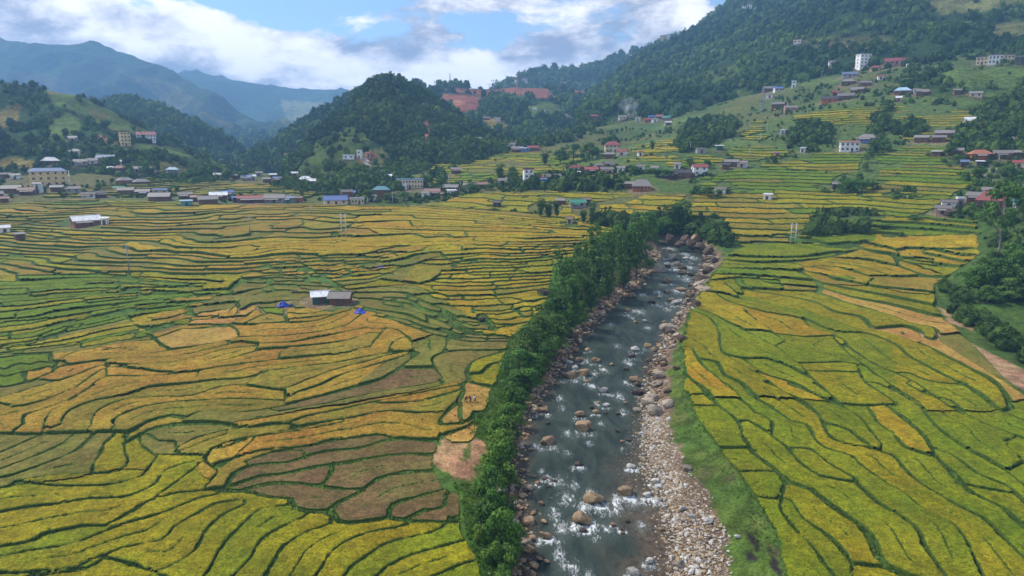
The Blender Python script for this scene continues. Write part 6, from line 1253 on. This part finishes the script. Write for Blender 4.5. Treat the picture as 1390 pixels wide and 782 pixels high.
H(872, 259, 25, 'grey', 'orange wooden', 1, 'hip', 0, .6, 'bright orange wooden house with grey hipped roof above terraces', rh=3.2, nwin=5); H(855, 256, 12, 'grey', 'wooden', 1, 'gable', label='small grey annex beside the bright orange wooden house'); H(784, 282, 21, 'green', 'grey', 1, 'gable', .15, label='grey house with bright green metal roof between bamboo clumps'); H(762, 279, 11, 'grey', 'wooden', 1, 'gable', label='small wooden hut with grey roof beside the green-roofed house'); H(797, 278, 10, 'brown', 'wooden', 1, 'gable', label='brown wooden hut beside the green-roofed house')
for a in [(879, 166, 10, 'red', 'brick', 1, 'gable'), (884, 162, 7, 'blue', 'blue', 1, 'gable'), (896, 161, 9, 'red', 'wooden', 1, 'gable'), (905, 163, 11, 'green', 'grey', 1, 'gable'), (889, 166, 8, 'grey', 'white', 1, 'gable'), (845, 162, 10, 'grey', 'white', 1, 'gable'), (907, 170, 8, 'white', 'grey', 1, 'gable'), (866, 164, 7, 'grey', 'white', 1, 'gable')]:
    H(*a, place='near the rising smoke on the grassy knoll')
for a in [(994, 226, 18, 'grey', 'wooden', 1, 'gable'), (1008, 227, 13, 'grey', 'white', 1, 'gable'), (928, 241, 22, 'dark', 'wooden', 1, 'gable'), (912, 243, 16, 'dark', 'dark', 1, 'gable'), (920, 229, 8, 'grey', 'white', 1, 'gable'), (978, 264, 13, 'grey', 'white', 1, 'gable'), (952, 208, 13, 'grey', 'grey', 1, 'shed'), (1137, 257, 13, 'grey', 'dark', 1, 'gable'), (986, 230, 10, 'dark', 'wooden', 1, 'gable')]:
    H(*a, place=V5)
H(950, 238, 20, 'red', 'white', 2, 'gable', .3, label='white two-storey house with pinkish red roof beside dark wooden barns', hs=2.3); H(977, 204, 9, 'white', 'green', 1, 'shed', label='green shed with white roof below the dark grove'); H(1043, 272, 10, 'white', 'white', 1, 'shed', label='small white field shed alone on golden terraces'); H(1063, 182, 8, 'white', 'white', 1, 'shed', label='small white roofed stall by the hillside road'); H(1091, 207, 6, 'white', 'white', 1, 'shed', label='tiny white shed above the green terraces'); H(1055, 214, 6, 'blue', 'orange wooden', 1, 'shed', label='small stall under a bright blue sheet above the terraces')
H(1173, 92, 17, 'white', 'white', 4, 'flat', .5, .8, 'tall white four-storey house on the wooded mountainside', nwin=3); H(1189, 96, 13, 'red', 'yellow', 1, 'hip', label='yellow house with red roof beside the tall white house'); H(1217, 87, 27, 'red', 'pink', 1, 'gable', label='long pinkish house with red roof near tall white house'); H(1239, 91, 14, 'dark', 'white', 1, 'flat', label='white-walled house with dark roof beside the long red-roofed house')
H(1227, 128, 23, 'pale blue', 'brick', 1, 'hip', 0, label='brick house with pale blue hipped roof above grassy terraces'); H(1154, 206, 26, 'orange', 'white', 2, 'shed', .12, .45, 'white two-storey house with long window rows above green terraces', nwin=4, rh=.9); H(1180, 193, 25, 'grey', 'blue', 1, 'hip', label='bluish house with grey hipped roof beside white two-storey house')
for a in [(1155, 105, 20, 'slate blue', 'grey', 1, 'gable'), (1153, 115, 18, 'grey', 'wooden', 1, 'hip'), (1176, 117, 15, 'grey', 'wooden', 1, 'gable'), (1166, 126, 18, 'grey', 'wooden', 1, 'gable'), (1135, 130, 10, 'red', 'wooden', 1, 'gable'), (1128, 139, 22, 'dark', 'orange wooden', 1, 'gable'), (1150, 135, 22, 'grey', 'wooden', 1, 'gable'), (1046, 124, 17, 'grey', 'wooden', 1, 'gable'), (1057, 124, 12, 'blue', 'white', 1, 'gable'), (1078, 119, 6, 'white', 'white', 2, 'flat'), (1045, 133, 9, 'grey', 'white', 1, 'gable'), (1058, 146, 17, 'grey', 'wooden', 1, 'gable'), (1074, 151, 17, 'grey', 'pink', 1, 'gable'), (1245, 127, 8, 'grey', 'white', 1, 'gable'), (1221, 138, 7, 'white', 'pink', 1, 'gable'), (1083, 59, 10, 'pink', 'white', 1, 'gable'), (1124, 66, 9, 'orange', 'pink', 1, 'gable'), (1196, 108, 8, 'red', 'white', 1, 'gable'), (1253, 129, 16, 'grey', 'wooden', 1, 'gable'), (1130, 88, 10, 'grey', 'white', 1, 'gable'), (1068, 70, 7, 'grey', 'white', 1, 'gable'), (949, 104, 9, 'pink', 'wooden', 1, 'gable'), (1300, 128, 10, 'grey', 'wooden', 1, 'gable')]:
    H(*a, place=V6)
def wings(e, w, d, h): pass
H(1334, 88, 15, 'grey', 'cream', 2, 'flat', 0, label='cream two-storey wing beside the white hillside lodge', nwin=3); H(1353, 87, 20, 'grey', 'white', 2, 'flat', 0, label='white hillside lodge with tall centre and flat roof', nwin=4, hs=3.2); H(1371, 85, 15, 'grey', 'cream', 2, 'flat', 0, label='cream and white wing at the far end of hillside lodge', nwin=3); H(1390, 88, 16, 'dark', 'dark', 2, 'gable', label='dark house beside the white hillside lodge')
H(1326, 132, 17, 'grey', 'cream', 1, 'gable', 0, label='small cream house with grey roof alone on the green slope'); H(1325, 176, 27, 'red', 'cream', 1, 'gable', .5, label='cream house with steep red roof in the hillside trees'); H(1350, 282, 42, 'red', 'wooden', 1, 'hip', -.1, .6, 'large wooden house with broad dark red roof above the knoll', nwin=6, hs=3.2, rh=3.4); H(1333, 216, 30, 'orange', 'orange wooden', 1, 'hip', label='orange-red roofed wooden house in the hillside hamlet')
for a in [(1320, 168, 19, 'white', 'grey', 1, 'gable'), (1285, 187, 25, 'grey', 'wooden', 1, 'gable'), (1276, 193, 18, 'grey', 'wooden', 1, 'gable'), (1253, 193, 19, 'grey', 'wooden', 1, 'gable'), (1383, 195, 15, 'grey', 'white', 1, 'gable'), (1299, 211, 20, 'grey', 'wooden', 1, 'gable'), (1363, 215, 25, 'grey', 'wooden', 1, 'gable'), (1384, 214, 15, 'grey', 'wooden', 1, 'gable'), (1384, 228, 16, 'red', 'cream', 1, 'gable'), (1273, 213, 12, 'white', 'wooden', 1, 'shed'), (1310, 227, 10, 'slate blue', 'dark', 1, 'gable'), (1332, 227, 9, 'white', 'dark', 1, 'shed'), (1330, 274, 28, 'grey', 'wooden', 1, 'gable'), (1346, 266, 20, 'grey', 'white', 1, 'gable'), (1289, 283, 19, 'grey', 'white', 1, 'gable'), (1282, 291, 21, 'grey', 'pink', 1, 'gable'), (1305, 279, 9, 'white', 'grey', 1, 'flat'), (1386, 282, 16, 'teal', 'white', 1, 'gable'), (1400, 262, 20, 'grey', 'wooden', 1, 'gable')]:
    H(*a, place=V7)
for a in [(659, 163, 10, 'grey', 'brick', 1, 'gable'), (675, 164, 8, 'grey', 'white', 1, 'gable'), (806, 161, 10, 'red', 'wooden', 1, 'gable'), (766, 159, 8, 'grey', 'white', 1, 'gable'), (773, 161, 7, 'grey', 'white', 1, 'gable'), (726, 150, 5, 'white', 'white', 1, 'gable'), (737, 153, 5, 'white', 'white', 1, 'gable'), (672, 127, 10, 'pale blue', 'white', 1, 'flat'), (709, 132, 9, 'white', 'cream', 1, 'flat')]:
    H(*a, place=V9)
for a in [(765, 119, 8, 'white', 'cream', 4, 'flat'), (779, 119, 11, 'white', 'cream', 4, 'flat'), (748, 118, 6, 'white', 'white', 3, 'flat'), (755, 118, 6, 'grey', 'white', 2, 'flat'), (688, 118, 6, 'grey', 'white', 3, 'flat'), (695, 117, 6, 'grey', 'cream', 3, 'flat'), (702, 114, 6, 'grey', 'white', 3, 'flat'), (714, 112, 9, 'slate blue', 'white', 2, 'gable'), (724, 112, 9, 'slate blue', 'grey', 2, 'gable'), (733, 113, 8, 'grey', 'white', 2, 'gable'), (740, 115, 6, 'grey', 'white', 2, 'gable'), (788, 120, 7, 'grey', 'white', 2, 'flat'),
          (900, 58, 7, 'grey', 'cream', 4, 'flat'), (908, 57, 6, 'grey', 'white', 4, 'flat'), (893, 60, 6, 'grey', 'pink', 3, 'flat'), (886, 65, 6, 'grey', 'grey', 3, 'flat'), (856, 79, 6, 'grey', 'white', 3, 'flat'), (851, 81, 5, 'grey', 'white', 2, 'flat'), (842, 84, 5, 'grey', 'white', 2, 'flat'), (1018, 12, 6, 'grey', 'white', 2, 'flat'), (1028, 16, 6, 'pink', 'white', 2, 'gable'), (1010, 14, 5, 'grey', 'white', 2, 'flat')]:
    H(*a, place='in the town along the mountain ridge', hs=3.1, name='town_block', cat='building')
# the two field huts
H(434, 412, 23, 'white', 'green', 1, 'gable', .05, .8, 'small green-walled field hut with weathered white metal roof', hs=2.3, rh=1.1); H(461, 413, 27, 'grey', 'wooden', 1, 'gable', -.25, .75, 'small field hut with pale thatched roof beside the green hut', hs=2.0, rh=1.4)
H(774, 303, 7, 'brown', 'cream', 1, 'gable', label='tiny straw-roofed shelter on a green hump in golden rice', hs=2.)

# ------------------------------------------------------------------ poles, pylons, cranes
def pole(px, py, hp, label, group, arms=1, mat=M_CONC):
    p = hit(px, py)
    if p is None: return
    k, kh = pix_m(p); h = hp * kh; e = empty('utility_pole', p); mb = MB(); mb.tube([(0, 0, -.5), (0, 0, h)], [.22, .13], 8); mb.build('post', mat, e, True)
    for i in range(arms):
        z = h - .5 - i * .9; mb = MB(); mb.box(-1.1, 1.1, -.06, .06, z, z + .12); mb.build('crossarm', M_METAL, e)
        for x in (-.95, 0, .95): mb = MB(); mb.tube([(x, 0, z + .12), (x, 0, z + .42)], [.09, .05], 6); mb.build('insulator', M_CONC, e)
    tag(e, label, 'pole', group)
for px_, py_, h_, l_ in [(176, 373, 42, 'tall dark utility pole in the left green rice terraces'), (340, 321, 28, 'dark utility pole with crossarms in the ochre fields before the long red house'), (423, 292, 13, 'short utility pole at the edge of the field below the village')]: pole(px_, py_, h_, l_, None, 2, M_METAL)
for px_, py_, h_ in [(937, 206, 14), (903, 210, 14), (990, 200, 12), (1032, 193, 11), (1018, 212, 10), (1041, 180, 12), (1018, 178, 10), (609, 256, 18), (625, 256, 10), (1355, 224, 13), (855, 208, 8), (1062, 184, 7), (1115, 108, 11), (533, 276, 16), (1095, 158, 8)]: pole(px_, py_, h_, 'pale concrete utility pole by the hillside houses', 'concrete poles among the houses')
def lattice(px, py, hp, label, group=None, mat=M_METAL, wr=.16, arms=True, name='pylon', cat='pylon', jib=None):
    p = hit(px, py)
    if p is None: return
    k, kh = pix_m(p); h = hp * kh; e = empty(name, p, .4); mb = MB(); t = max(.07, h * .006); a, b = h * wr / 2, h * wr / 8
    c = lambda s, z: (s[0] * (a + (b - a) * z / h), s[1] * (a + (b - a) * z / h), z)
    S = [(-1, -1), (1, -1), (1, 1), (-1, 1)]
    for s in S: mb.tube([c(s, -1), c(s, h)], t, 4)
    mb.build('mast', mat, e); mb = MB(); n = 7
    for i in range(n):
        z0, z1 = h * i / n, h * (i + 1) / n
        for j in range(4): mb.tube([c(S[j], z0), c(S[(j + 1) % 4], z1)], t * .6, 4); mb.tube([c(S[(j + 1) % 4], z0), c(S[j], z1)], t * .6, 4)
    mb.build('bracing', mat, e)
    if jib:
        mb = MB(); mb.tube([(-h * .25, 0, h * .95), (h * .8, 0, h * .95)], t * 2.2, 4); mb.tube([(0, 0, h), (0, 0, h * 1.15)], t * 1.6, 4); mb.tube([(0, 0, h * 1.14), (h * .6, 0, h * .96)], t * .7, 4); mb.tube([(0, 0, h * 1.14), (-h * .24, 0, h * .96)], t * .7, 4); mb.build('jib', mat, e)
        mb = MB(); mb.box(-h * .25, -h * .16, -t * 3, t * 3, h * .87, h * .95 - t * 2.3); mb.build('counterweight', M_CONC, e)
    elif arms:
        for z in (.78, .9): mb = MB(); mb.tube([(-h * .12, 0, h * z), (0, 0, h * z + h * .02), (h * .12, 0, h * z)], [t * .5, t, t * .5], 4); mb.build('crossarm', mat, e)
    tag(e, label, cat, group)
M_PALEM = plain_mat('galvanised', (.55, .56, .56, 1), .5, .1, 2, .5, .3)
def twin(px, py, hp, label):                     # twin-post line support
    p = hit(px, py); k, kh = pix_m(p); h = hp * kh; e = empty('twin_pole', p)
    for x in (-.9, .9): mb = MB(); mb.tube([(x, 0, -.5), (x, 0, h)], [.2, .15], 8); mb.build('post', M_PALEM, e, True)
    for z in (.35, .65, .93): mb = MB(); mb.box(-1.5, 1.5, -.08, .08, h * z, h * z + .16); mb.build('crossarm', M_PALEM, e)
    tag(e, label, 'pole')
twin(467, 323, 33, 'pale twin-post power support in the golden field before the conical hill'); twin(1076, 333, 30, 'pale twin-post power support at the edge of the right bank terraces')
lattice(1034, 152, 33, 'grey lattice pylon on the mountainside beside clustered houses'); lattice(611, 115, 15, 'far lattice mast on the crest beside the quarried ridge')
lattice(702, 128, 22, 'yellow tower crane standing in the red earth quarry', mat=M_YELLOW, wr=.1, name='tower_crane', cat='crane', jib=True)
for px_, py_, h_ in [(917, 51, 14), (932, 45, 10), (670, 123, 14), (664, 123, 9)]: lattice(px_, py_, h_, 'slender tower crane on the skyline of the building site', 'cranes on the skyline', wr=.08, name='tower_crane', cat='crane', jib=True)

# ------------------------------------------------------------------ tarpaulins, stones in the fields, harvest gear
M_TARP = plain_mat('blue_tarpaulin', (.018, .055, .42, 1), .45, .35, 2., .4); M_TARPG = plain_mat('dark_teal_sheet', (.02, .10, .14, 1), .5, .4, 2.)
def tarp(px, py, wp, hp, mat, label):
    p = hit(px, py); k = pix_m(p)[0]; w = wp * k; n = 26; u = np.linspace(-1, 1, n); X, Y = np.meshgrid(u, u); s = random.random() * 50
    Z = np.clip(1 - np.abs(X) ** 2.2 - np.abs(Y) ** 2.2 * .8, 0, 1) * (.55 + fbm(X * 1.6 + s, Y * 1.6, 4, 5) * 1.1); Z = np.maximum(Z, .02) * hp * k * .75 + np.abs(fbm(X * 4 + s, Y * 4, 3, 9)) * .22
    r = 1 + fbm(np.arctan2(Y, X) * 1.2 + s, X * 0 + 2, 3, 3) * .5; ids = np.arange(n * n).reshape(n, n); q = np.stack([ids[:-1, :-1], ids[:-1, 1:], ids[1:, 1:], ids[1:, :-1]], -1).reshape(-1, 4)
    me = mesh_np('tarpaulin', np.stack([X * w / 2 * r, Y * w * .4 * r, Z + .12], -1).reshape(-1, 3), q, mats=[mat]); o = bpy.data.objects.new('tarpaulin', me); o.location = p; link(o); tag(o, label, 'tarpaulin'); m = o.modifiers.new('thickness', 'SOLIDIFY'); m.thickness = .04
tarp(488, 425, 18, 8, M_TARP, 'crumpled blue tarpaulin on the field beside thatched hut'); tarp(385, 416, 16, 8, M_TARP, 'blue tarpaulin heap on bare soil before the green hut'); tarp(395, 416, 8, 5, M_TARPG, 'dark teal sheet heaped beside the blue tarpaulin'); tarp(515, 364, 14, 4, M_TARP, 'flat blue tarpaulin spread among the golden terraces'); tarp(213, 307, 8, 4, M_TARP, 'small blue sheet in the fields near the brick house'); tarp(1032, 332, 8, 3, M_TARPG, 'small blue-green sheet at the terrace edge near twin poles')
for px_, py_, w_, k_, l_ in [(655, 436, 13, 'dark', 'large brown boulder standing in the golden terraces'), (740, 400, 17, 'dark', 'large dark boulder at the foot of bamboo beside terraces'), (400, 398, 9, 'dark', 'dark stone lying in the fallow field near the tarpaulin'), (410, 393, 8, 'dark', 'low dark stone heap in the fallow field behind tarpaulin'), (1226, 455, 7, 'dark', 'grey stone on the bare soil strip between the terraces'), (640, 283, 6, 'dark', 'dark stone beside the far golden terraces'), (1355, 392, 14, 'pink', 'pinkish rock showing through bushes on the knoll')]:
    p = hit(px_, py_); k = pix_m(p)[0]; boulder(p.x, p.y, p.z, w_ * k, k_, l_, None, sink=.05)
def stook(px, py, label, group):
    p = hit(px, py); o = bpy.data.objects.new('straw_stook', STOOK); o.location = p; o.rotation_euler = (0, 0, random.uniform(0, 6)); s = random.uniform(.45, .75); o.scale = (s, s, s); link(o); tag(o, label, 'straw', group)
def mk_stook():
    rs = np.random.default_rng(4); V = []
    for k in range(70):
        a = rs.uniform(0, 6.28); r0 = rs.uniform(.15, .5); r1 = rs.uniform(0, .3); w = .05; V.append([(math.cos(a) * r0 - w, math.sin(a) * r0, 0), (math.cos(a) * r0 + w, math.sin(a) * r0, 0), (math.cos(a + .3) * r1, math.sin(a + .3) * r1, rs.uniform(.5, .95))])
    return mesh_np('straw_stook', np.array(V).reshape(-1, 3), tris=np.arange(210).reshape(-1, 3), mats=[CROP_M[6]])
STOOK = mk_stook()
for px_, py_ in [(622, 552), (628, 553), (634, 553), (641, 554), (646, 552), (618, 566), (626, 570), (634, 566), (640, 562), (612, 574), (630, 574), (636, 582), (646, 576), (652, 568), (612, 592), (617, 594), (640, 588)]: stook(px_, py_, 'sheaf of cut straw lying near the harvesters', 'straw sheaves by the harvesters')
for px_, py_ in [(755, 310), (762, 312), (770, 313), (778, 312), (785, 311), (792, 311), (768, 316), (776, 317)]: stook(px_, py_, 'straw sheaf by the tiny shelter in golden rice', 'straw sheaves by the shelter')
for px_, py_ in [(495, 353), (499, 354), (490, 357), (582, 322), (548, 321)]: stook(px_, py_, 'pale heap of threshed straw among the golden terraces', 'straw heaps among the terraces')
# trodden earth round the houses
def yards():
    Yd = np.array(YARDS)
    for o in list(scene.objects):
        if o.get('kind') != 'structure' or o.type != 'MESH' or 'Col' not in o.data.attributes: continue
        n = len(o.data.vertices); co = np.empty(n * 3, np.float32); o.data.vertices.foreach_get('co', co); co = co.reshape(-1, 3); at_ = o.data.attributes['Col'].data; c = np.empty(n * 4, np.float32); at_.foreach_get('color', c); c = c.reshape(-1, 4)
        for x, y, w in Yd:
            m = (np.abs(co[:, 0] - x) < w * 1.6) & (np.abs(co[:, 1] - y) < w * 1.6)
            if not m.any(): continue
            d = np.hypot(co[m, 0] - x, co[m, 1] - y) / w + fbm(co[m, 0] / 4, co[m, 1] / 4, 3, 31) * .5; k = (1 - sstep(.5, 1.15, d))[:, None] * .8
            c[m, :3] = c[m, :3] * (1 - k) + np.array([.19, .14, .095]) * k
        at_.foreach_set('color', c.ravel())
yards()
# ------------------------------------------------------------------ harvesters
M_SKIN = plain_mat('skin', (.36, .21, .14, 1), .6, .1); M_NAVY = plain_mat('navy_cloth', (.012, .014, .03, 1), .9, .3, 8); M_BLACK = plain_mat('black_cloth', (.008, .008, .010, 1), .9, .3, 8); M_WHITE = plain_mat('white_cloth', (.75, .75, .76, 1), .9, .1, 8); M_HAIR = plain_mat('black_hair', (.008, .007, .006, 1), .6); M_STRAWHAT = plain_mat('straw_hat', (.45, .34, .18, 1), .8)
def person(px, py, bend, yaw, top, bottom, label, hat=False):
    """one continuous skinned body: legs planted, trunk bent forward from the hips, arms reaching to the rice"""
    p = hit(px, py); b = R(bend); f = lambda s, u: (0, -(.86 * 0) - math.sin(b) * u, .92 + math.cos(b) * u)   # along the trunk, leaning to -Y
    J = {'pel': (0, 0, .92), 'chest': f(0, .30), 'sh': f(0, .47), 'neck': f(0, .55), 'head': f(0, .66), 'crown': f(0, .78)}
    sh = Vector(J['sh']); fwd = Vector((0, -math.cos(b) * .3 - .2, -.5)).normalized()
    E = [('pel', 'chest'), ('chest', 'sh'), ('sh', 'neck'), ('neck', 'head'), ('head', 'crown')]; rad = {'pel': .145, 'chest': .15, 'sh': .12, 'neck': .06, 'head': .098, 'crown': .08}; part = {'pel': 1, 'chest': 0, 'sh': 0, 'neck': 2, 'head': 2, 'crown': 2}
    for s, n in ((-1, 'l'), (1, 'r')):
        J['hip' + n] = (s * .10, .01, .86); J['knee' + n] = (s * .13, -.08 - .05 * s, .48); J['ank' + n] = (s * .14, .04 - .10 * s, .09); J['toe' + n] = (s * .15, -.12 - .10 * s, .05)
        J['shl' + n] = tuple(sh + Vector((s * .18, 0, -.02))); J['elb' + n] = tuple(sh + Vector((s * .24, -.08, -.26))); J['wri' + n] = tuple(sh + Vector((s * .16, -.26 if bend > 20 else -.12, -.46))); J['hand' + n] = tuple(Vector(J['wri' + n]) + Vector((-s * .01, -.06, -.07)))
        E += [('pel', 'hip' + n), ('hip' + n, 'knee' + n), ('knee' + n, 'ank' + n), ('ank' + n, 'toe' + n), ('sh', 'shl' + n), ('shl' + n, 'elb' + n), ('elb' + n, 'wri' + n), ('wri' + n, 'hand' + n)]
        for q, r_, t_ in (('hip', .10, 1), ('knee', .072, 1), ('ank', .05, 1), ('toe', .045, 3), ('shl', .075, 0), ('elb', .055, 0), ('wri', .036, 2), ('hand', .04, 2)): rad[q + n] = r_; part[q + n] = t_
        for i in range(5):                       # fingers
            k = f'f{i}{n}'; J[k] = tuple(Vector(J['hand' + n]) + Vector(((i - 2) * .02 * s, -.035 - .008 * (2 - abs(i - 2)), -.06))); E.append(('hand' + n, k)); rad[k] = .010; part[k] = 2
    names = list(J); idx = {n: i for i, n in enumerate(names)}
    me = bpy.data.meshes.new('person'); me.from_pydata([J[n] for n in names], [(idx[a], idx[c]) for a, c in E], []); o = bpy.data.objects.new('person', me); COL.objects.link(o)
    m = o.modifiers.new('skin', 'SKIN'); sv = me.skin_vertices[0].data
    for n in names: sv[idx[n]].radius = (rad[n], rad[n]); sv[idx[n]].use_root = (n == 'pel')
    o.modifiers.new('sub', 'SUBSURF').levels = 1; o.modifiers['sub'].render_levels = 1
    ev = o.evaluated_get(bpy.context.evaluated_depsgraph_get()); nm = bpy.data.meshes.new_from_object(ev); o.modifiers.clear(); o.data = nm; bpy.data.meshes.remove(me)
    nm.materials.clear()
    for mm in (top, bottom, M_SKIN, M_BLACK): nm.materials.append(mm)
    JP = np.array([J[n] for n in names]); JT = [part[n] for n in names]
    for pl in nm.polygons: pl.material_index = JT[int(np.argmin(((JP - np.array(pl.center)) ** 2).sum(1)))]; pl.use_smooth = True
    o.location = p; o.rotation_euler = (0, 0, yaw)
    tag(o, label, 'person', 'harvesters in the cut rice')
    hd = Vector(J['head']); up = (Vector(J['crown']) - hd).normalized(); mb = MB(); V, Fc = ICO2
    if hat: mb.tube([hd + up * .06, hd + up * .24], [.30, .02], 14); mb.build('hat', M_STRAWHAT, o, True)
    else:
        back = Vector((0, 1, 0)); pts = [hd + up * .035 + back * .025 + Vector(v) * .118 for v in V]; mb.poly(pts, [tuple(f_) for f_ in Fc]); mb.build('hair', M_HAIR, o, True)
    fw = Vector((0, -math.cos(b), -math.sin(b) * .6)).normalized()
    mb = MB(); c = hd + fw * .10; mb.poly([c + up * .03, c + up * -.02 + Vector((.018, 0, 0)), c + up * -.02 - Vector((.018, 0, 0)), c + fw * .03 - up * .02], [(0, 1, 3), (0, 3, 2), (1, 2, 3), (0, 2, 1)]); mb.build('nose', M_SKIN, o)
    for s in (-1, 1):
        mb = MB(); mb.poly([tuple(hd + fw * .088 + up * .025 + Vector((s * .035, 0, 0)) + Vector(v) * .014) for v in ICO1[0]], [tuple(f_) for f_ in ICO1[1]]); mb.build('eye', M_BLACK, o)
    return o
person(620, 549, 25, 1.2, M_BLACK, M_BLACK, 'person in black bending at the edge of the cut rice')
person(632, 547, 45, .5, M_NAVY, M_BLACK, 'person in dark clothes stooping over the cut rice beside another')
person(639, 547, 40, -.5, M_NAVY, M_NAVY, 'person in navy clothes bending beside the person in white')
person(645, 547, 20, -.8, M_WHITE, M_NAVY, 'person in a white shirt and dark trousers harvesting rice')

# ------------------------------------------------------------------ chimney-less smoke rising from the knoll
def build_smoke():
    p = hit(856, 163); m = bpy.data.materials.new('wood_smoke'); m.use_nodes = True; N = m.node_tree.nodes; N.clear(); o = N.new('ShaderNodeOutputMaterial'); v = N.new('ShaderNodeVolumePrincipled')
    v.inputs['Color'].default_value = (.9, .95, 1, 1); L = m.node_tree.links; tc = N.new('ShaderNodeTexCoord'); nz = N.new('ShaderNodeTexNoise'); nz.inputs['Scale'].default_value = .16; nz.inputs['Detail'].default_value = 4; L.new(tc.outputs['Object'], nz.inputs[0])
    g = N.new('ShaderNodeVectorMath'); g.operation = 'DISTANCE'; g.inputs[1].default_value = (.5, .5, .35); L.new(tc.outputs['Generated'], g.inputs[0])
    fall = N.new('ShaderNodeMapRange'); fall.inputs[1].default_value = .48; fall.inputs[2].default_value = .08; fall.inputs[3].default_value = 0; fall.inputs[4].default_value = .10; L.new(g.outputs['Value'], fall.inputs[0])
    br = N.new('ShaderNodeMapRange'); br.inputs[1].default_value = .42; br.inputs[2].default_value = .62; L.new(nz.outputs[0], br.inputs[0])
    mu = N.new('ShaderNodeMath'); mu.operation = 'MULTIPLY'; L.new(fall.outputs[0], mu.inputs[0]); L.new(br.outputs[0], mu.inputs[1]); L.new(mu.outputs[0], v.inputs['Density']); L.new(v.outputs[0], o.inputs['Volume'])
    V, Fc = ICO3; t = V[:, 2]; k = .5 + .5 * (t + 1) / 2
    X = V[:, 0] * (4 + 9 * k) * (1 + fbm(V[:, 0] * 2, V[:, 1] * 2 + t * 3, 3, 4) * .8) - 5 * (t + 1) + 4; Y = V[:, 1] * 9; Z = (t + 1) * 14 + 1
    me = mesh_np('smoke', np.stack([X, Y, Z], -1), tris=Fc, mats=[m], smooth=True); ob = bpy.data.objects.new('smoke', me); ob.location = p; link(ob); tag(ob, 'blue-white smoke rising from the grassy knoll', 'smoke', kind='stuff')
build_smoke()
# ------------------------------------------------------------------ air
def build_haze():
    mb = MB(); mb.box(-4200, 4200, -400, 4300, -185, 480)
    m = bpy.data.materials.new('haze'); m.use_nodes = True; N = m.node_tree.nodes; N.clear()
    o = N.new('ShaderNodeOutputMaterial'); v = N.new('ShaderNodeVolumePrincipled')
    v.inputs['Color'].default_value = HAZE_COL; v.inputs['Density'].default_value = HAZE_D; v.inputs['Anisotropy'].default_value = .15
    m.node_tree.links.new(v.outputs[0], o.inputs['Volume'])
    h = mb.build('haze', m); tag(h, 'thin blue air haze filling the whole valley', 'haze', kind='stuff')
HAZE_D = 2.3e-4; HAZE_COL = (.30, .58, 1., 1)
build_haze()
